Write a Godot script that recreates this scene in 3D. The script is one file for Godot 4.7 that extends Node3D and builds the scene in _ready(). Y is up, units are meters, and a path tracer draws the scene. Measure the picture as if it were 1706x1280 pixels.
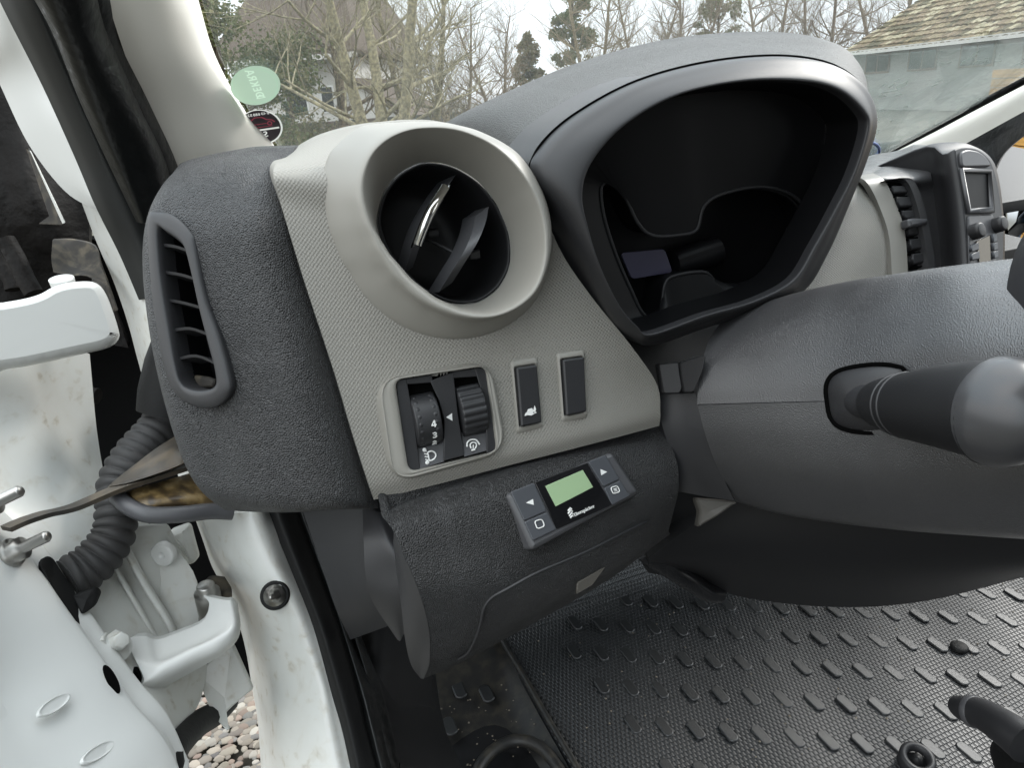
extends Node3D
# The driver's corner of a van cab, seen through the open door. Metres; x to the right across the cab, y up from the gravel, z towards the back of the van.

var used := {}
var M := {}


class Geo:
	var v := PackedVector3Array()
	var n := PackedVector3Array()
	var uv := PackedVector2Array()
	var ix := PackedInt32Array()
	var tint := PackedColorArray()

	func grid(rows: Array, close_u := false, close_v := false) -> void:
		var h := rows.size()
		var w: int = rows[0].size()
		var base := v.size()
		var acc := PackedVector3Array()
		acc.resize(h * w)
		for r in h:
			for c in w:
				v.append(rows[r][c])
				uv.append(Vector2(rows[r][c].x, rows[r][c].y))
		for r in (h if close_v else h - 1):
			for c in (w if close_u else w - 1):
				var a := r * w + c
				var b := r * w + (c + 1) % w
				var d := ((r + 1) % h) * w + c
				var e := ((r + 1) % h) * w + (c + 1) % w
				for t in [[a, b, d], [b, e, d]]:
					var fn := (v[base + t[2]] - v[base + t[0]]).cross(v[base + t[1]] - v[base + t[0]])
					if fn.length_squared() < 1e-22:
						continue
					for k in t:
						acc[k] += fn
						ix.append(base + k)
		for k in acc.size():
			n.append(acc[k].normalized() if acc[k].length() > 0.0 else Vector3.UP)

	func fan(poly: PackedVector3Array) -> void:
		# a flat polygon, cut into triangles in its own plane
		var nn := Vector3.ZERO
		for i in poly.size():
			nn += poly[i].cross(poly[(i + 1) % poly.size()])
		nn = nn.normalized()
		var ax := nn.cross(Vector3.UP if absf(nn.y) < 0.9 else Vector3.RIGHT).normalized()
		var ay := nn.cross(ax)
		var flat := PackedVector2Array()
		for p in poly:
			flat.append(Vector2(p.dot(ax), p.dot(ay)) * 100.0)
		var tri := Geometry2D.triangulate_polygon(flat)
		if tri.is_empty():
			var mid := Vector3.ZERO
			for p in poly:
				mid += p / poly.size()
			for i in poly.size():
				var p := poly[i]
				var q := poly[(i + 1) % poly.size()]
				if (q - p).cross(mid - p).length_squared() > 1e-20:
					if (mid - p).cross(q - p).dot(nn) > 0:
						self.tri(p, q, mid)
					else:
						self.tri(q, p, mid)
			return
		var base := v.size()
		for p in poly:
			v.append(p)
			n.append(nn)
			uv.append(Vector2(p.x, p.y))
		for i in range(0, tri.size(), 3):
			var a := tri[i]
			var b := tri[i + 1]
			var c := tri[i + 2]
			if (poly[c] - poly[a]).cross(poly[b] - poly[a]).dot(nn) < 0:
				var s := b
				b = c
				c = s
			ix.append_array([base + a, base + b, base + c])

	func tri(a: Vector3, b: Vector3, c: Vector3) -> void:
		var base := v.size()
		var nn := (c - a).cross(b - a).normalized()
		for p in [a, b, c]:
			v.append(p)
			n.append(nn)
			uv.append(Vector2(p.x, p.y))
		ix.append_array([base, base + 1, base + 2])

	func mesh() -> ArrayMesh:
		var a := []
		a.resize(Mesh.ARRAY_MAX)
		a[Mesh.ARRAY_VERTEX] = v
		a[Mesh.ARRAY_NORMAL] = n
		a[Mesh.ARRAY_TEX_UV] = uv
		a[Mesh.ARRAY_INDEX] = ix
		if tint.size() == v.size():
			a[Mesh.ARRAY_COLOR] = tint
		var m := ArrayMesh.new()
		m.add_surface_from_arrays(Mesh.PRIMITIVE_TRIANGLES, a)
		return m


# ---------- shapes ----------
func catmull(p: Array, sub: int, closed := false) -> PackedVector3Array:
	var out := PackedVector3Array()
	var k := p.size()
	for i in (k if closed else k - 1):
		var a: Vector3 = p[(i - 1 + k) % k] if closed or i > 0 else p[0] * 2.0 - p[1]
		var b: Vector3 = p[i]
		var c: Vector3 = p[(i + 1) % k]
		var d: Vector3 = p[(i + 2) % k] if closed or i + 2 < k else p[k - 1] * 2.0 - p[k - 2]
		for s in sub:
			out.append(b.cubic_interpolate(c, a, d, float(s) / sub))
	if not closed:
		out.append(p[k - 1])
	return out


func surf(rows: Array, su := 6, sv := 6, closed := false, closed_v := false) -> Array:
	var wide := []
	for r in rows:
		wide.append(catmull(r, su, closed))
	var out := []
	var cols := []
	for c in wide[0].size():
		var line := []
		for r in wide:
			line.append(r[c])
		cols.append(catmull(line, sv, closed_v))
	for r in cols[0].size():
		var line := PackedVector3Array()
		for c in cols.size():
			line.append(cols[c][r])
		out.append(line)
	return out


func shifted(p, off: Vector3) -> PackedVector3Array:
	var out := PackedVector3Array()
	for q in p:
		out.append(q + off)
	return out


func shell(g: Geo, rows: Array, off: Vector3, hole = null) -> void:
	# a curved panel with thickness: the surface, its back and the four edges between them
	if hole != null:
		var kept := Geo.new()
		kept.grid(rows)
		var base := g.v.size()
		g.v.append_array(kept.v)
		g.n.append_array(kept.n)
		g.uv.append_array(kept.uv)
		for i in range(0, kept.ix.size(), 3):
			var mid := (kept.v[kept.ix[i]] + kept.v[kept.ix[i + 1]] + kept.v[kept.ix[i + 2]]) / 3.0
			if not hole.call(mid):
				g.ix.append_array([base + kept.ix[i], base + kept.ix[i + 1], base + kept.ix[i + 2]])
	else:
		g.grid(rows)
		var back := []
		for r in rows:
			back.append(shifted(r, off))
		back.reverse()
		g.grid(back)
	var rim := PackedVector3Array()
	var w: int = rows[0].size()
	for p in rows[0]:
		rim.append(p)
	for r in range(1, rows.size()):
		rim.append(rows[r][w - 1])
	for c in range(w - 2, -1, -1):
		rim.append(rows[rows.size() - 1][c])
	for r in range(rows.size() - 2, 0, -1):
		rim.append(rows[r][0])
	g.grid([shifted(rim, off), rim], true)


func middle(p) -> Vector3:
	var m := Vector3.ZERO
	for q in p:
		m += q
	return m / p.size()


func rounded(p: Array, r: float, k := 4) -> PackedVector3Array:
	var out := PackedVector3Array()
	for i in p.size():
		var b: Vector3 = p[i]
		var ta: Vector3 = p[(i - 1 + p.size()) % p.size()] - b
		var tc: Vector3 = p[(i + 1) % p.size()] - b
		var a := b + ta.normalized() * minf(r, ta.length() * 0.48)
		var c := b + tc.normalized() * minf(r, tc.length() * 0.48)
		for s in k + 1:
			var t := float(s) / k
			out.append(a.lerp(b, t).lerp(b.lerp(c, t), t))
	return out


func inset(p, by: float) -> PackedVector3Array:
	# a closed outline drawn in by so many metres in its own plane
	var nn := Vector3.ZERO
	for i in p.size():
		nn += (p[i] - p[0]).cross(p[(i + 1) % p.size()] - p[0])
	nn = nn.normalized()
	var out := PackedVector3Array()
	var k: int = p.size()
	for i in k:
		var t: Vector3 = (p[(i + 1) % k] - p[(i - 1 + k) % k]).normalized()
		out.append(p[i] + nn.cross(t) * by)
	return out


func facing(p) -> Vector3:
	var nn := Vector3.ZERO
	for i in p.size():
		nn += (p[i] - p[0]).cross(p[(i + 1) % p.size()] - p[0])
	return nn.normalized()


func block(g: Geo, outline, up: Vector3, bevel := 0.001) -> void:
	# the outline is the foot; up reaches to the top face; the top edge is rounded
	var h := up.length()
	var d := up / h
	var b := minf(bevel, h * 0.9)
	var rings := [PackedVector3Array(outline), shifted(outline, d * (h - b)), shifted(inset(outline, b * 0.3), d * (h - b * 0.3)), shifted(inset(outline, b), up)]
	var side := [rings[0], rings[1]]
	g.grid(side, true)
	g.grid([rings[1], rings[2], rings[3]], true)
	g.fan(rings[3])
	g.fan(rings[0])


func box(g: Geo, c: Vector3, size: Vector3, b := Basis(), bevel := 0.002) -> void:
	var hx := b.x * size.x / 2
	var hy := b.y * size.y / 2
	var hz := b.z * size.z / 2
	block(g, [c - hx - hy - hz, c + hx - hy - hz, c + hx + hy - hz, c - hx + hy - hz], hz * 2, bevel)


func plate(g: Geo, c: Array, off: Vector3, bevel := 0.0015) -> void:
	# a flat or bent sheet between four corners or a longer outline, with thickness
	block(g, c, off, bevel)


func tube(g: Geo, path, radius, sides := 12, flat := 1.0) -> void:
	var rows := []
	var k: int = path.size()
	var side := Vector3.ZERO
	for i in k:
		var t: Vector3 = (path[mini(i + 1, k - 1)] - path[maxi(i - 1, 0)]).normalized()
		if side == Vector3.ZERO:
			side = t.cross(Vector3.UP if absf(t.y) < 0.9 else Vector3.RIGHT).normalized()
		side = (side - t * side.dot(t)).normalized()
		var other := t.cross(side)
		var r: float = radius[i] if radius is Array or radius is PackedFloat32Array else radius
		var ring := PackedVector3Array()
		for s in sides:
			var a := TAU * s / sides
			ring.append(path[i] + side * cos(a) * r + other * sin(a) * r * flat)
		rows.append(ring)
	g.grid(rows, true)
	g.fan(rows[0])
	g.fan(rows[k - 1])


func lathe(g: Geo, c: Vector3, axis: Vector3, profile: Array, seg := 48, wide := 1.0, caps := false) -> void:
	var a := axis.normalized()
	var u := Vector3.UP.cross(a)
	u = u.normalized() if u.length() > 0.05 else Vector3.RIGHT
	var w := a.cross(u)
	var rows := []
	for p in profile:
		var ring := PackedVector3Array()
		for s in seg:
			var t := TAU * s / seg
			ring.append(c + a * p[1] + (u * cos(t) * wide + w * sin(t)) * p[0])
		rows.append(ring)
	g.grid(rows, true)
	if caps:
		g.fan(rows[0])
		g.fan(rows[rows.size() - 1])


func hoop(g: Geo, rings: Array, sub := 6, sv := 1) -> void:
	# closed outlines joined one after the other
	if sv > 1:
		g.grid(surf(rings, sub, sv, true), true)
		return
	var rows := []
	for r in rings:
		rows.append(catmull(r, sub, true))
	g.grid(rows, true)


func ribbon(g: Geo, path, wide: Vector3, thick: Vector3) -> void:
	# a bar of rectangular section along a path
	for f in [[0, 1], [1, 2], [2, 3], [3, 0]]:
		var corner := [wide * 0.5 + thick * 0.5, -wide * 0.5 + thick * 0.5, -wide * 0.5 - thick * 0.5, wide * 0.5 - thick * 0.5]
		g.grid([shifted(path, corner[f[0]]), shifted(path, corner[f[1]])])
	for e in [0, path.size() - 1]:
		g.fan([path[e] + wide * 0.5 + thick * 0.5, path[e] - wide * 0.5 + thick * 0.5, path[e] - wide * 0.5 - thick * 0.5, path[e] + wide * 0.5 - thick * 0.5])


# ---------- naming ----------
func numbered(called: String) -> String:
	if not used.has(called):
		used[called] = 0
		return called
	used[called] += 1
	return "%s_%03d" % [called, used[called]]


func thing(called: String, label: String, category: String, group := "") -> Node3D:
	var o := Node3D.new()
	o.name = numbered(called)
	add_child(o)
	return tag(o, label, category, group)


func tag(o: Node3D, label: String, category: String, group := "") -> Node3D:
	o.set_meta("label", label)
	o.set_meta("category", category)
	if group:
		o.set_meta("group", group)
	return o


func put(called: String, g: Geo, m: Material, parent: Node3D = self) -> MeshInstance3D:
	return put_mesh(called, g.mesh(), m, parent)


func put_mesh(called: String, mesh: Mesh, m: Material, parent: Node3D = self) -> MeshInstance3D:
	var o := MeshInstance3D.new()
	o.mesh = mesh
	o.material_override = m
	if parent == self:
		o.name = numbered(called)
	else:
		var key := "%s/%s" % [parent.get_instance_id(), called]
		used[key] = used.get(key, -1) + 1
		o.name = called if used[key] == 0 else "%s_%03d" % [called, used[key]]
	parent.add_child(o, true)
	return o


func lettering(called: String, words: String, size: float, at: Vector3, x: Vector3, y: Vector3, m: Material, parent: Node3D, bold := true, font := "Droid Sans", thick := 0.0004) -> void:
	var t := TextMesh.new()
	var f := SystemFont.new()
	f.font_names = [font]
	f.font_weight = 700 if bold else 400
	t.font = f
	t.text = words
	t.font_size = 32
	t.pixel_size = size / 32.0
	t.depth = thick
	t.curve_step = 1.0
	var o := put_mesh(called, t, m, parent)
	o.transform = Transform3D(Basis(x.normalized(), y.normalized(), x.cross(y).normalized()).orthonormalized(), at)


# ---------- flat print ----------
func dab(im: Image, path: Array, r: float, c: Color) -> void:
	for i in path.size() - 1:
		var a: Vector2 = path[i]
		var b: Vector2 = path[i + 1]
		var n := int(a.distance_to(b)) + 1
		for k in n + 1:
			var p := a.lerp(b, float(k) / n)
			im.fill_rect(Rect2i(int(p.x - r), int(p.y - r), maxi(int(r * 2), 1), maxi(int(r * 2), 1)), c)


func round_print(im: Image, centre: Vector2, r0: float, r1: float, c: Color) -> void:
	for y in im.get_height():
		for x in im.get_width():
			var d := Vector2(x, y).distance_to(centre)
			if d >= r0 and d < r1:
				im.set_pixel(x, y, c)


func words_print(im: Image, words: String, at: Vector2, height: float, c: Color) -> void:
	# the outlines of the letters, filled into the print
	var t := TextMesh.new()
	var f := SystemFont.new()
	f.font_names = ["Droid Sans"]
	f.font_weight = 700
	t.font = f
	t.text = words
	t.font_size = 32
	t.pixel_size = height / 24.0
	t.depth = 0.0
	var a := t.get_mesh_arrays()
	var pts: PackedVector3Array = a[Mesh.ARRAY_VERTEX]
	var idx: PackedInt32Array = a[Mesh.ARRAY_INDEX]
	for i in range(0, idx.size(), 3):
		var p: Array[Vector2] = []
		for k in 3:
			p.append(at + Vector2(pts[idx[i + k]].x, -pts[idx[i + k]].y))
		for y in range(int(minf(p[0].y, minf(p[1].y, p[2].y))), int(maxf(p[0].y, maxf(p[1].y, p[2].y))) + 1):
			for x in range(int(minf(p[0].x, minf(p[1].x, p[2].x))), int(maxf(p[0].x, maxf(p[1].x, p[2].x))) + 1):
				if x >= 0 and y >= 0 and x < im.get_width() and y < im.get_height() and Geometry2D.point_is_inside_triangle(Vector2(x + 0.5, y + 0.5), p[0], p[1], p[2]):
					im.set_pixel(x, y, c)


func sticker(called: String, im: Image, outline: Array, x: Vector3, y: Vector3, parent: Node3D) -> void:
	var g := Geo.new()
	g.fan(PackedVector3Array(outline))
	var m := middle(outline)
	var rx := 0.0
	var ry := 0.0
	for p in outline:
		rx = maxf(rx, absf((p - m).dot(x)))
		ry = maxf(ry, absf((p - m).dot(y)))
	for k in g.v.size():
		g.uv[k] = Vector2(0.5 + (g.v[k] - m).dot(x) / rx * 0.5, 0.5 - (g.v[k] - m).dot(y) / ry * 0.5)
	var mt := plain(1, 1, 1, 0.5)
	mt.albedo_texture = ImageTexture.create_from_image(im)
	mt.backlight_enabled = true
	mt.backlight = Color(1, 1, 1)
	put(called, g, mt, parent)


# ---------- materials ----------
func plain(r: float, g: float, b: float, rough := 0.5, metal := 0.0, spec := 0.5) -> StandardMaterial3D:
	# r, g, b are the real-world base colour (linear)
	var m := StandardMaterial3D.new()
	m.albedo_color = Color(r, g, b).linear_to_srgb()
	m.roughness = rough
	m.metallic = metal
	m.metallic_specular = spec
	return m


func bumped(m: StandardMaterial3D, tex: Texture2D, tile: float, cm: float) -> StandardMaterial3D:
	m.heightmap_enabled = true
	m.heightmap_texture = tex
	m.heightmap_scale = cm
	m.uv1_triplanar = true
	m.uv1_scale = Vector3.ONE / tile
	return m


func noise(kind: int, freq: float, size := 512, sd := 1, octaves := 1, ret := -1, warp := 0.0) -> NoiseTexture2D:
	var f := FastNoiseLite.new()
	f.noise_type = kind
	f.frequency = freq
	f.seed = sd
	f.fractal_type = FastNoiseLite.FRACTAL_FBM if octaves > 1 else FastNoiseLite.FRACTAL_NONE
	f.fractal_octaves = octaves
	if ret >= 0:
		f.cellular_return_type = ret
	if warp > 0.0:
		f.domain_warp_enabled = true
		f.domain_warp_amplitude = warp
		f.domain_warp_frequency = freq * 0.8
		f.domain_warp_fractal_type = FastNoiseLite.DOMAIN_WARP_FRACTAL_NONE
	var t := NoiseTexture2D.new()
	t.width = size
	t.height = size
	t.seamless = true
	t.noise = f
	return t


func ramp(t: NoiseTexture2D, stops: Array) -> NoiseTexture2D:
	var g := Gradient.new()
	var offs := PackedFloat32Array()
	var cols := PackedColorArray()
	for s in stops:
		offs.append(s[0])
		cols.append(s[1])
	g.offsets = offs
	g.colors = cols
	t.color_ramp = g
	return t


func pips(size: int, kind: int) -> ImageTexture:
	# little raised pips in offset rows (kind 0), or short upright ribs in offset rows (kind 1)
	var im := Image.create(size, size, false, Image.FORMAT_L8)
	for y in size:
		for x in size:
			var u := float(x) / size
			var w := float(y) / size
			var h := 0.0
			if kind == 0:
				h = 0.5 + 0.5 * cos(TAU * u) * cos(TAU * w)
				h = smoothstep(0.25, 0.8, h)
			else:
				var row := floorf(w * 2.0)
				var a := fposmod(u * 2.0 + row * 0.5, 1.0) - 0.5
				var b := fposmod(w * 2.0, 1.0) - 0.5
				h = smoothstep(0.5, 0.2, absf(a)) * smoothstep(0.5, 0.36, absf(b))
			im.set_pixel(x, y, Color(h, h, h))
	return ImageTexture.create_from_image(im)


func make_materials() -> void:
	var smudge := ramp(noise(FastNoiseLite.TYPE_SIMPLEX, 0.005, 1024, 19, 5), [[0.2, Color(0.72, 0.72, 0.72)], [0.5, Color(0.86, 0.86, 0.86)], [0.8, Color(1, 1, 1)]])
	var wide_fine := noise(FastNoiseLite.TYPE_SIMPLEX_SMOOTH, 0.17, 1024, 9, 2)
	var grain := noise(FastNoiseLite.TYPE_CELLULAR, 0.064, 2048, 4, 1, FastNoiseLite.RETURN_DISTANCE2_SUB, 9.0)
	var fine := noise(FastNoiseLite.TYPE_SIMPLEX_SMOOTH, 0.16, 512, 9, 2)
	M.leather = bumped(plain(0.038, 0.038, 0.039, 0.53), grain, 0.2, 0.32)
	M.hood_leather = bumped(plain(0.085, 0.087, 0.085, 0.55), grain, 0.2, 0.2)
	M.fascia = bumped(plain(0.262, 0.25, 0.224, 0.5), pips(64, 0), 0.0031, 0.035)
	M.grey_plastic = bumped(plain(0.272, 0.26, 0.233, 0.42), fine, 0.05, 0.004)
	M.black_plastic = bumped(plain(0.024, 0.024, 0.026, 0.47), fine, 0.035, 0.006)
	M.column_plastic = bumped(plain(0.043, 0.043, 0.045, 0.40, 0.0, 1.0), wide_fine, 0.2, 0.05)
	for k in ["leather", "column_plastic"]:
		M[k].roughness_texture = smudge
	M.dark_plastic = bumped(plain(0.012, 0.012, 0.013, 0.5, 0.0, 0.4), fine, 0.04, 0.005)
	M.satin_grey = bumped(plain(0.075, 0.075, 0.08, 0.38), fine, 0.03, 0.004)
	M.key_grey = plain(0.065, 0.069, 0.078, 0.42)
	M.gloss_black = plain(0.008, 0.008, 0.009, 0.12)
	M.lining = plain(0.004, 0.004, 0.0045, 0.42, 0.0, 0.28)
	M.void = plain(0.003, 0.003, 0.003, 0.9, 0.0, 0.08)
	M.chrome = plain(0.75, 0.74, 0.71, 0.12, 1.0)
	M.steel = plain(0.42, 0.41, 0.39, 0.36, 1.0)
	M.print = plain(0.78, 0.78, 0.76, 0.55)
	M.lcd = plain(0.33, 0.46, 0.27, 0.25)
	M.lcd_dark = plain(0.02, 0.018, 0.03, 0.15)
	M.rubber = bumped(plain(0.012, 0.012, 0.012, 0.6, 0.0, 0.3), noise(FastNoiseLite.TYPE_SIMPLEX, 0.03, 256, 3, 3), 0.05, 0.02)
	M.liner = bumped(plain(0.010, 0.009, 0.0085, 0.6, 0.0, 0.22), noise(FastNoiseLite.TYPE_SIMPLEX, 0.012, 512, 33, 5), 0.30, 0.45)
	M.hose = plain(0.032, 0.031, 0.031, 0.62)
	M.seal = bumped(plain(0.006, 0.0065, 0.0065, 0.36, 0.0, 0.4), noise(FastNoiseLite.TYPE_SIMPLEX, 0.02, 256, 31, 4), 0.12, 0.12)
	var paint := plain(0.65, 0.655, 0.635, 0.40)
	paint.clearcoat_enabled = true
	paint.clearcoat = 0.35
	paint.clearcoat_roughness = 0.12
	M.paint = paint
	var dirty: StandardMaterial3D = paint.duplicate()
	dirty.albedo_color = Color.WHITE
	dirty.albedo_texture = ramp(noise(FastNoiseLite.TYPE_SIMPLEX, 0.010, 1024, 77, 6), [[0.0, Color(0.55, 0.51, 0.45)], [0.12, Color(0.71, 0.69, 0.64)], [0.28, Color(0.785, 0.785, 0.765)], [1.0, Color(0.80, 0.805, 0.79)]])
	dirty.uv1_triplanar = true
	dirty.uv1_scale = Vector3.ONE / 0.30
	M.dirty_paint = dirty
	M.trim = bumped(plain(0.74, 0.715, 0.65, 0.65), fine, 0.03, 0.006)
	var mat := bumped(plain(0.015, 0.016, 0.0175, 0.42, 0.0, 0.8), pips(64, 1), 0.0125, 0.11)
	M.mat_rib = mat
	var dusty := plain(1, 1, 1, 0.5)
	dusty.albedo_texture = ramp(noise(FastNoiseLite.TYPE_SIMPLEX, 0.012, 512, 91, 5), [[0.2, Color(0.14, 0.14, 0.14)], [0.5, Color(0.17, 0.165, 0.155)], [0.8, Color(0.235, 0.22, 0.195)]])
	M.mat_plain = bumped(dusty, fine, 0.18, 0.012)
	M.mat_stud = bumped(plain(0.020, 0.021, 0.022, 0.42, 0.0, 0.7), fine, 0.03, 0.008)
	var oily := plain(1, 1, 1, 0.42)
	oily.albedo_texture = ramp(noise(FastNoiseLite.TYPE_SIMPLEX, 0.014, 512, 5, 5), [[0.2, Color(0.17, 0.16, 0.145)], [0.5, Color(0.25, 0.23, 0.205)], [0.8, Color(0.36, 0.32, 0.27)]])
	oily.uv1_triplanar = true
	oily.uv1_scale = Vector3.ONE / 0.34
	M.oily = oily
	var grime := plain(1, 1, 1, 0.75)
	grime.albedo_texture = ramp(noise(FastNoiseLite.TYPE_SIMPLEX, 0.016, 512, 15, 5), [[0.2, Color(0.10, 0.09, 0.08)], [0.5, Color(0.17, 0.155, 0.135)], [0.72, Color(0.33, 0.30, 0.25)]])
	grime.uv1_triplanar = true
	grime.uv1_scale = Vector3.ONE / 0.22
	M.grime = grime
	var wax := plain(1, 1, 1, 0.35)
	wax.albedo_texture = ramp(noise(FastNoiseLite.TYPE_SIMPLEX, 0.02, 512, 8, 4), [[0.3, Color(0.22, 0.18, 0.13)], [0.55, Color(0.46, 0.38, 0.24)], [0.75, Color(0.60, 0.52, 0.38)]])
	wax.uv1_triplanar = true
	wax.uv1_scale = Vector3.ONE / 0.22
	M.wax = wax
	var glass := plain(0.86, 0.95, 0.90, 0.0)
	glass.transparency = BaseMaterial3D.TRANSPARENCY_ALPHA
	glass.albedo_color.a = 0.04
	M.glass = glass
	M.sticker_green = plain(0.50, 0.59, 0.49, 0.5)
	M.sticker_green.backlight_enabled = true
	M.sticker_green.backlight = Color(0.93, 1.0, 0.93)
	M.sticker_dark = plain(0.045, 0.040, 0.042, 0.5)
	M.thin_print = plain(0.78, 0.80, 0.77, 0.5)
	M.thin_print.backlight_enabled = true
	M.thin_print.backlight = Color(1, 1, 1)
	M.sticker_red = plain(0.34, 0.10, 0.12, 0.5)


func _ready() -> void:
	var cam := Camera3D.new()
	cam.name = "camera"
	cam.transform = Transform3D(Basis(Vector3(0.9219, -0.0647, 0.3819), Vector3(0.199, 0.9249, -0.3239), Vector3(-0.3323, 0.3746, 0.8656)), Vector3(0, 1.45, 0))
	cam.fov = 56.83
	cam.near = 0.02
	cam.far = 400.0
	add_child(cam)
	var env := Environment.new()
	env.background_mode = Environment.BG_SKY
	env.tonemap_mode = Environment.TONE_MAPPER_LINEAR
	env.tonemap_exposure = 2.0
	env.sdfgi_enabled = true
	env.ssao_enabled = true
	env.ssil_enabled = true
	env.background_energy_multiplier = 1.6
	var sky := Sky.new()
	var pano := PanoramaSkyMaterial.new()
	pano.panorama = cloudy()
	sky.sky_material = pano
	env.sky = sky
	var around := WorldEnvironment.new()
	around.name = "surroundings"
	around.environment = env
	add_child(around)
	var sun := DirectionalLight3D.new()
	sun.name = "sun"
	sun.light_color = Color(1.0, 0.985, 0.96)
	sun.light_energy = 0.42
	sun.light_angular_distance = 14.0
	sun.shadow_enabled = true
	add_child(sun)
	sun.look_at_from_position(Vector3(7.8, 5.2, -2.0), Vector3.ZERO, Vector3.UP)
	make_materials()
	van_body()
	driver_door()
	dashboard()
	steering_column()
	floor_mat()
	small_things()
	outside()


func cloudy() -> ImageTexture:
	var w := 512
	var h := 256
	var f := FastNoiseLite.new()
	f.seed = 12
	f.noise_type = FastNoiseLite.TYPE_SIMPLEX_SMOOTH
	f.frequency = 1.3
	f.fractal_octaves = 5
	var im := Image.create(w, h, false, Image.FORMAT_RGBF)
	for y in h:
		var el := (0.5 - (y + 0.5) / h) * PI
		for x in w:
			var az := TAU * (x + 0.5) / w
			var d := Vector3(cos(el) * cos(az), sin(el), cos(el) * sin(az))
			var c := smoothstep(-0.25, 0.3, f.get_noise_3d(d.x, d.y * 2.4, d.z))
			var blue := Color(0.66, 0.77, 0.84)
			var cloud := Color(0.92, 0.925, 0.92)
			var low := Color(0.86, 0.88, 0.885)
			var k := blue.lerp(cloud, c).lerp(low, clampf(1.0 - absf(el) * 2.2, 0.0, 1.0) * 0.6)
			k *= 1.22 * (1.0 + 1.3 * maxf(sin(el), 0.0)) / 2.3 + 0.06
			k.a = 1.0
			if el < 0.0:
				k = Color(0.12, 0.12, 0.12)
			im.set_pixel(x, y, k)
	return ImageTexture.create_from_image(im)


# ---------- dashboard ----------
func in_poly(p: Vector3, poly) -> bool:
	var flat := PackedVector2Array()
	for q in poly:
		flat.append(Vector2(q.x, q.y))
	return Geometry2D.is_point_in_polygon(Vector2(p.x, p.y), flat)


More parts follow.
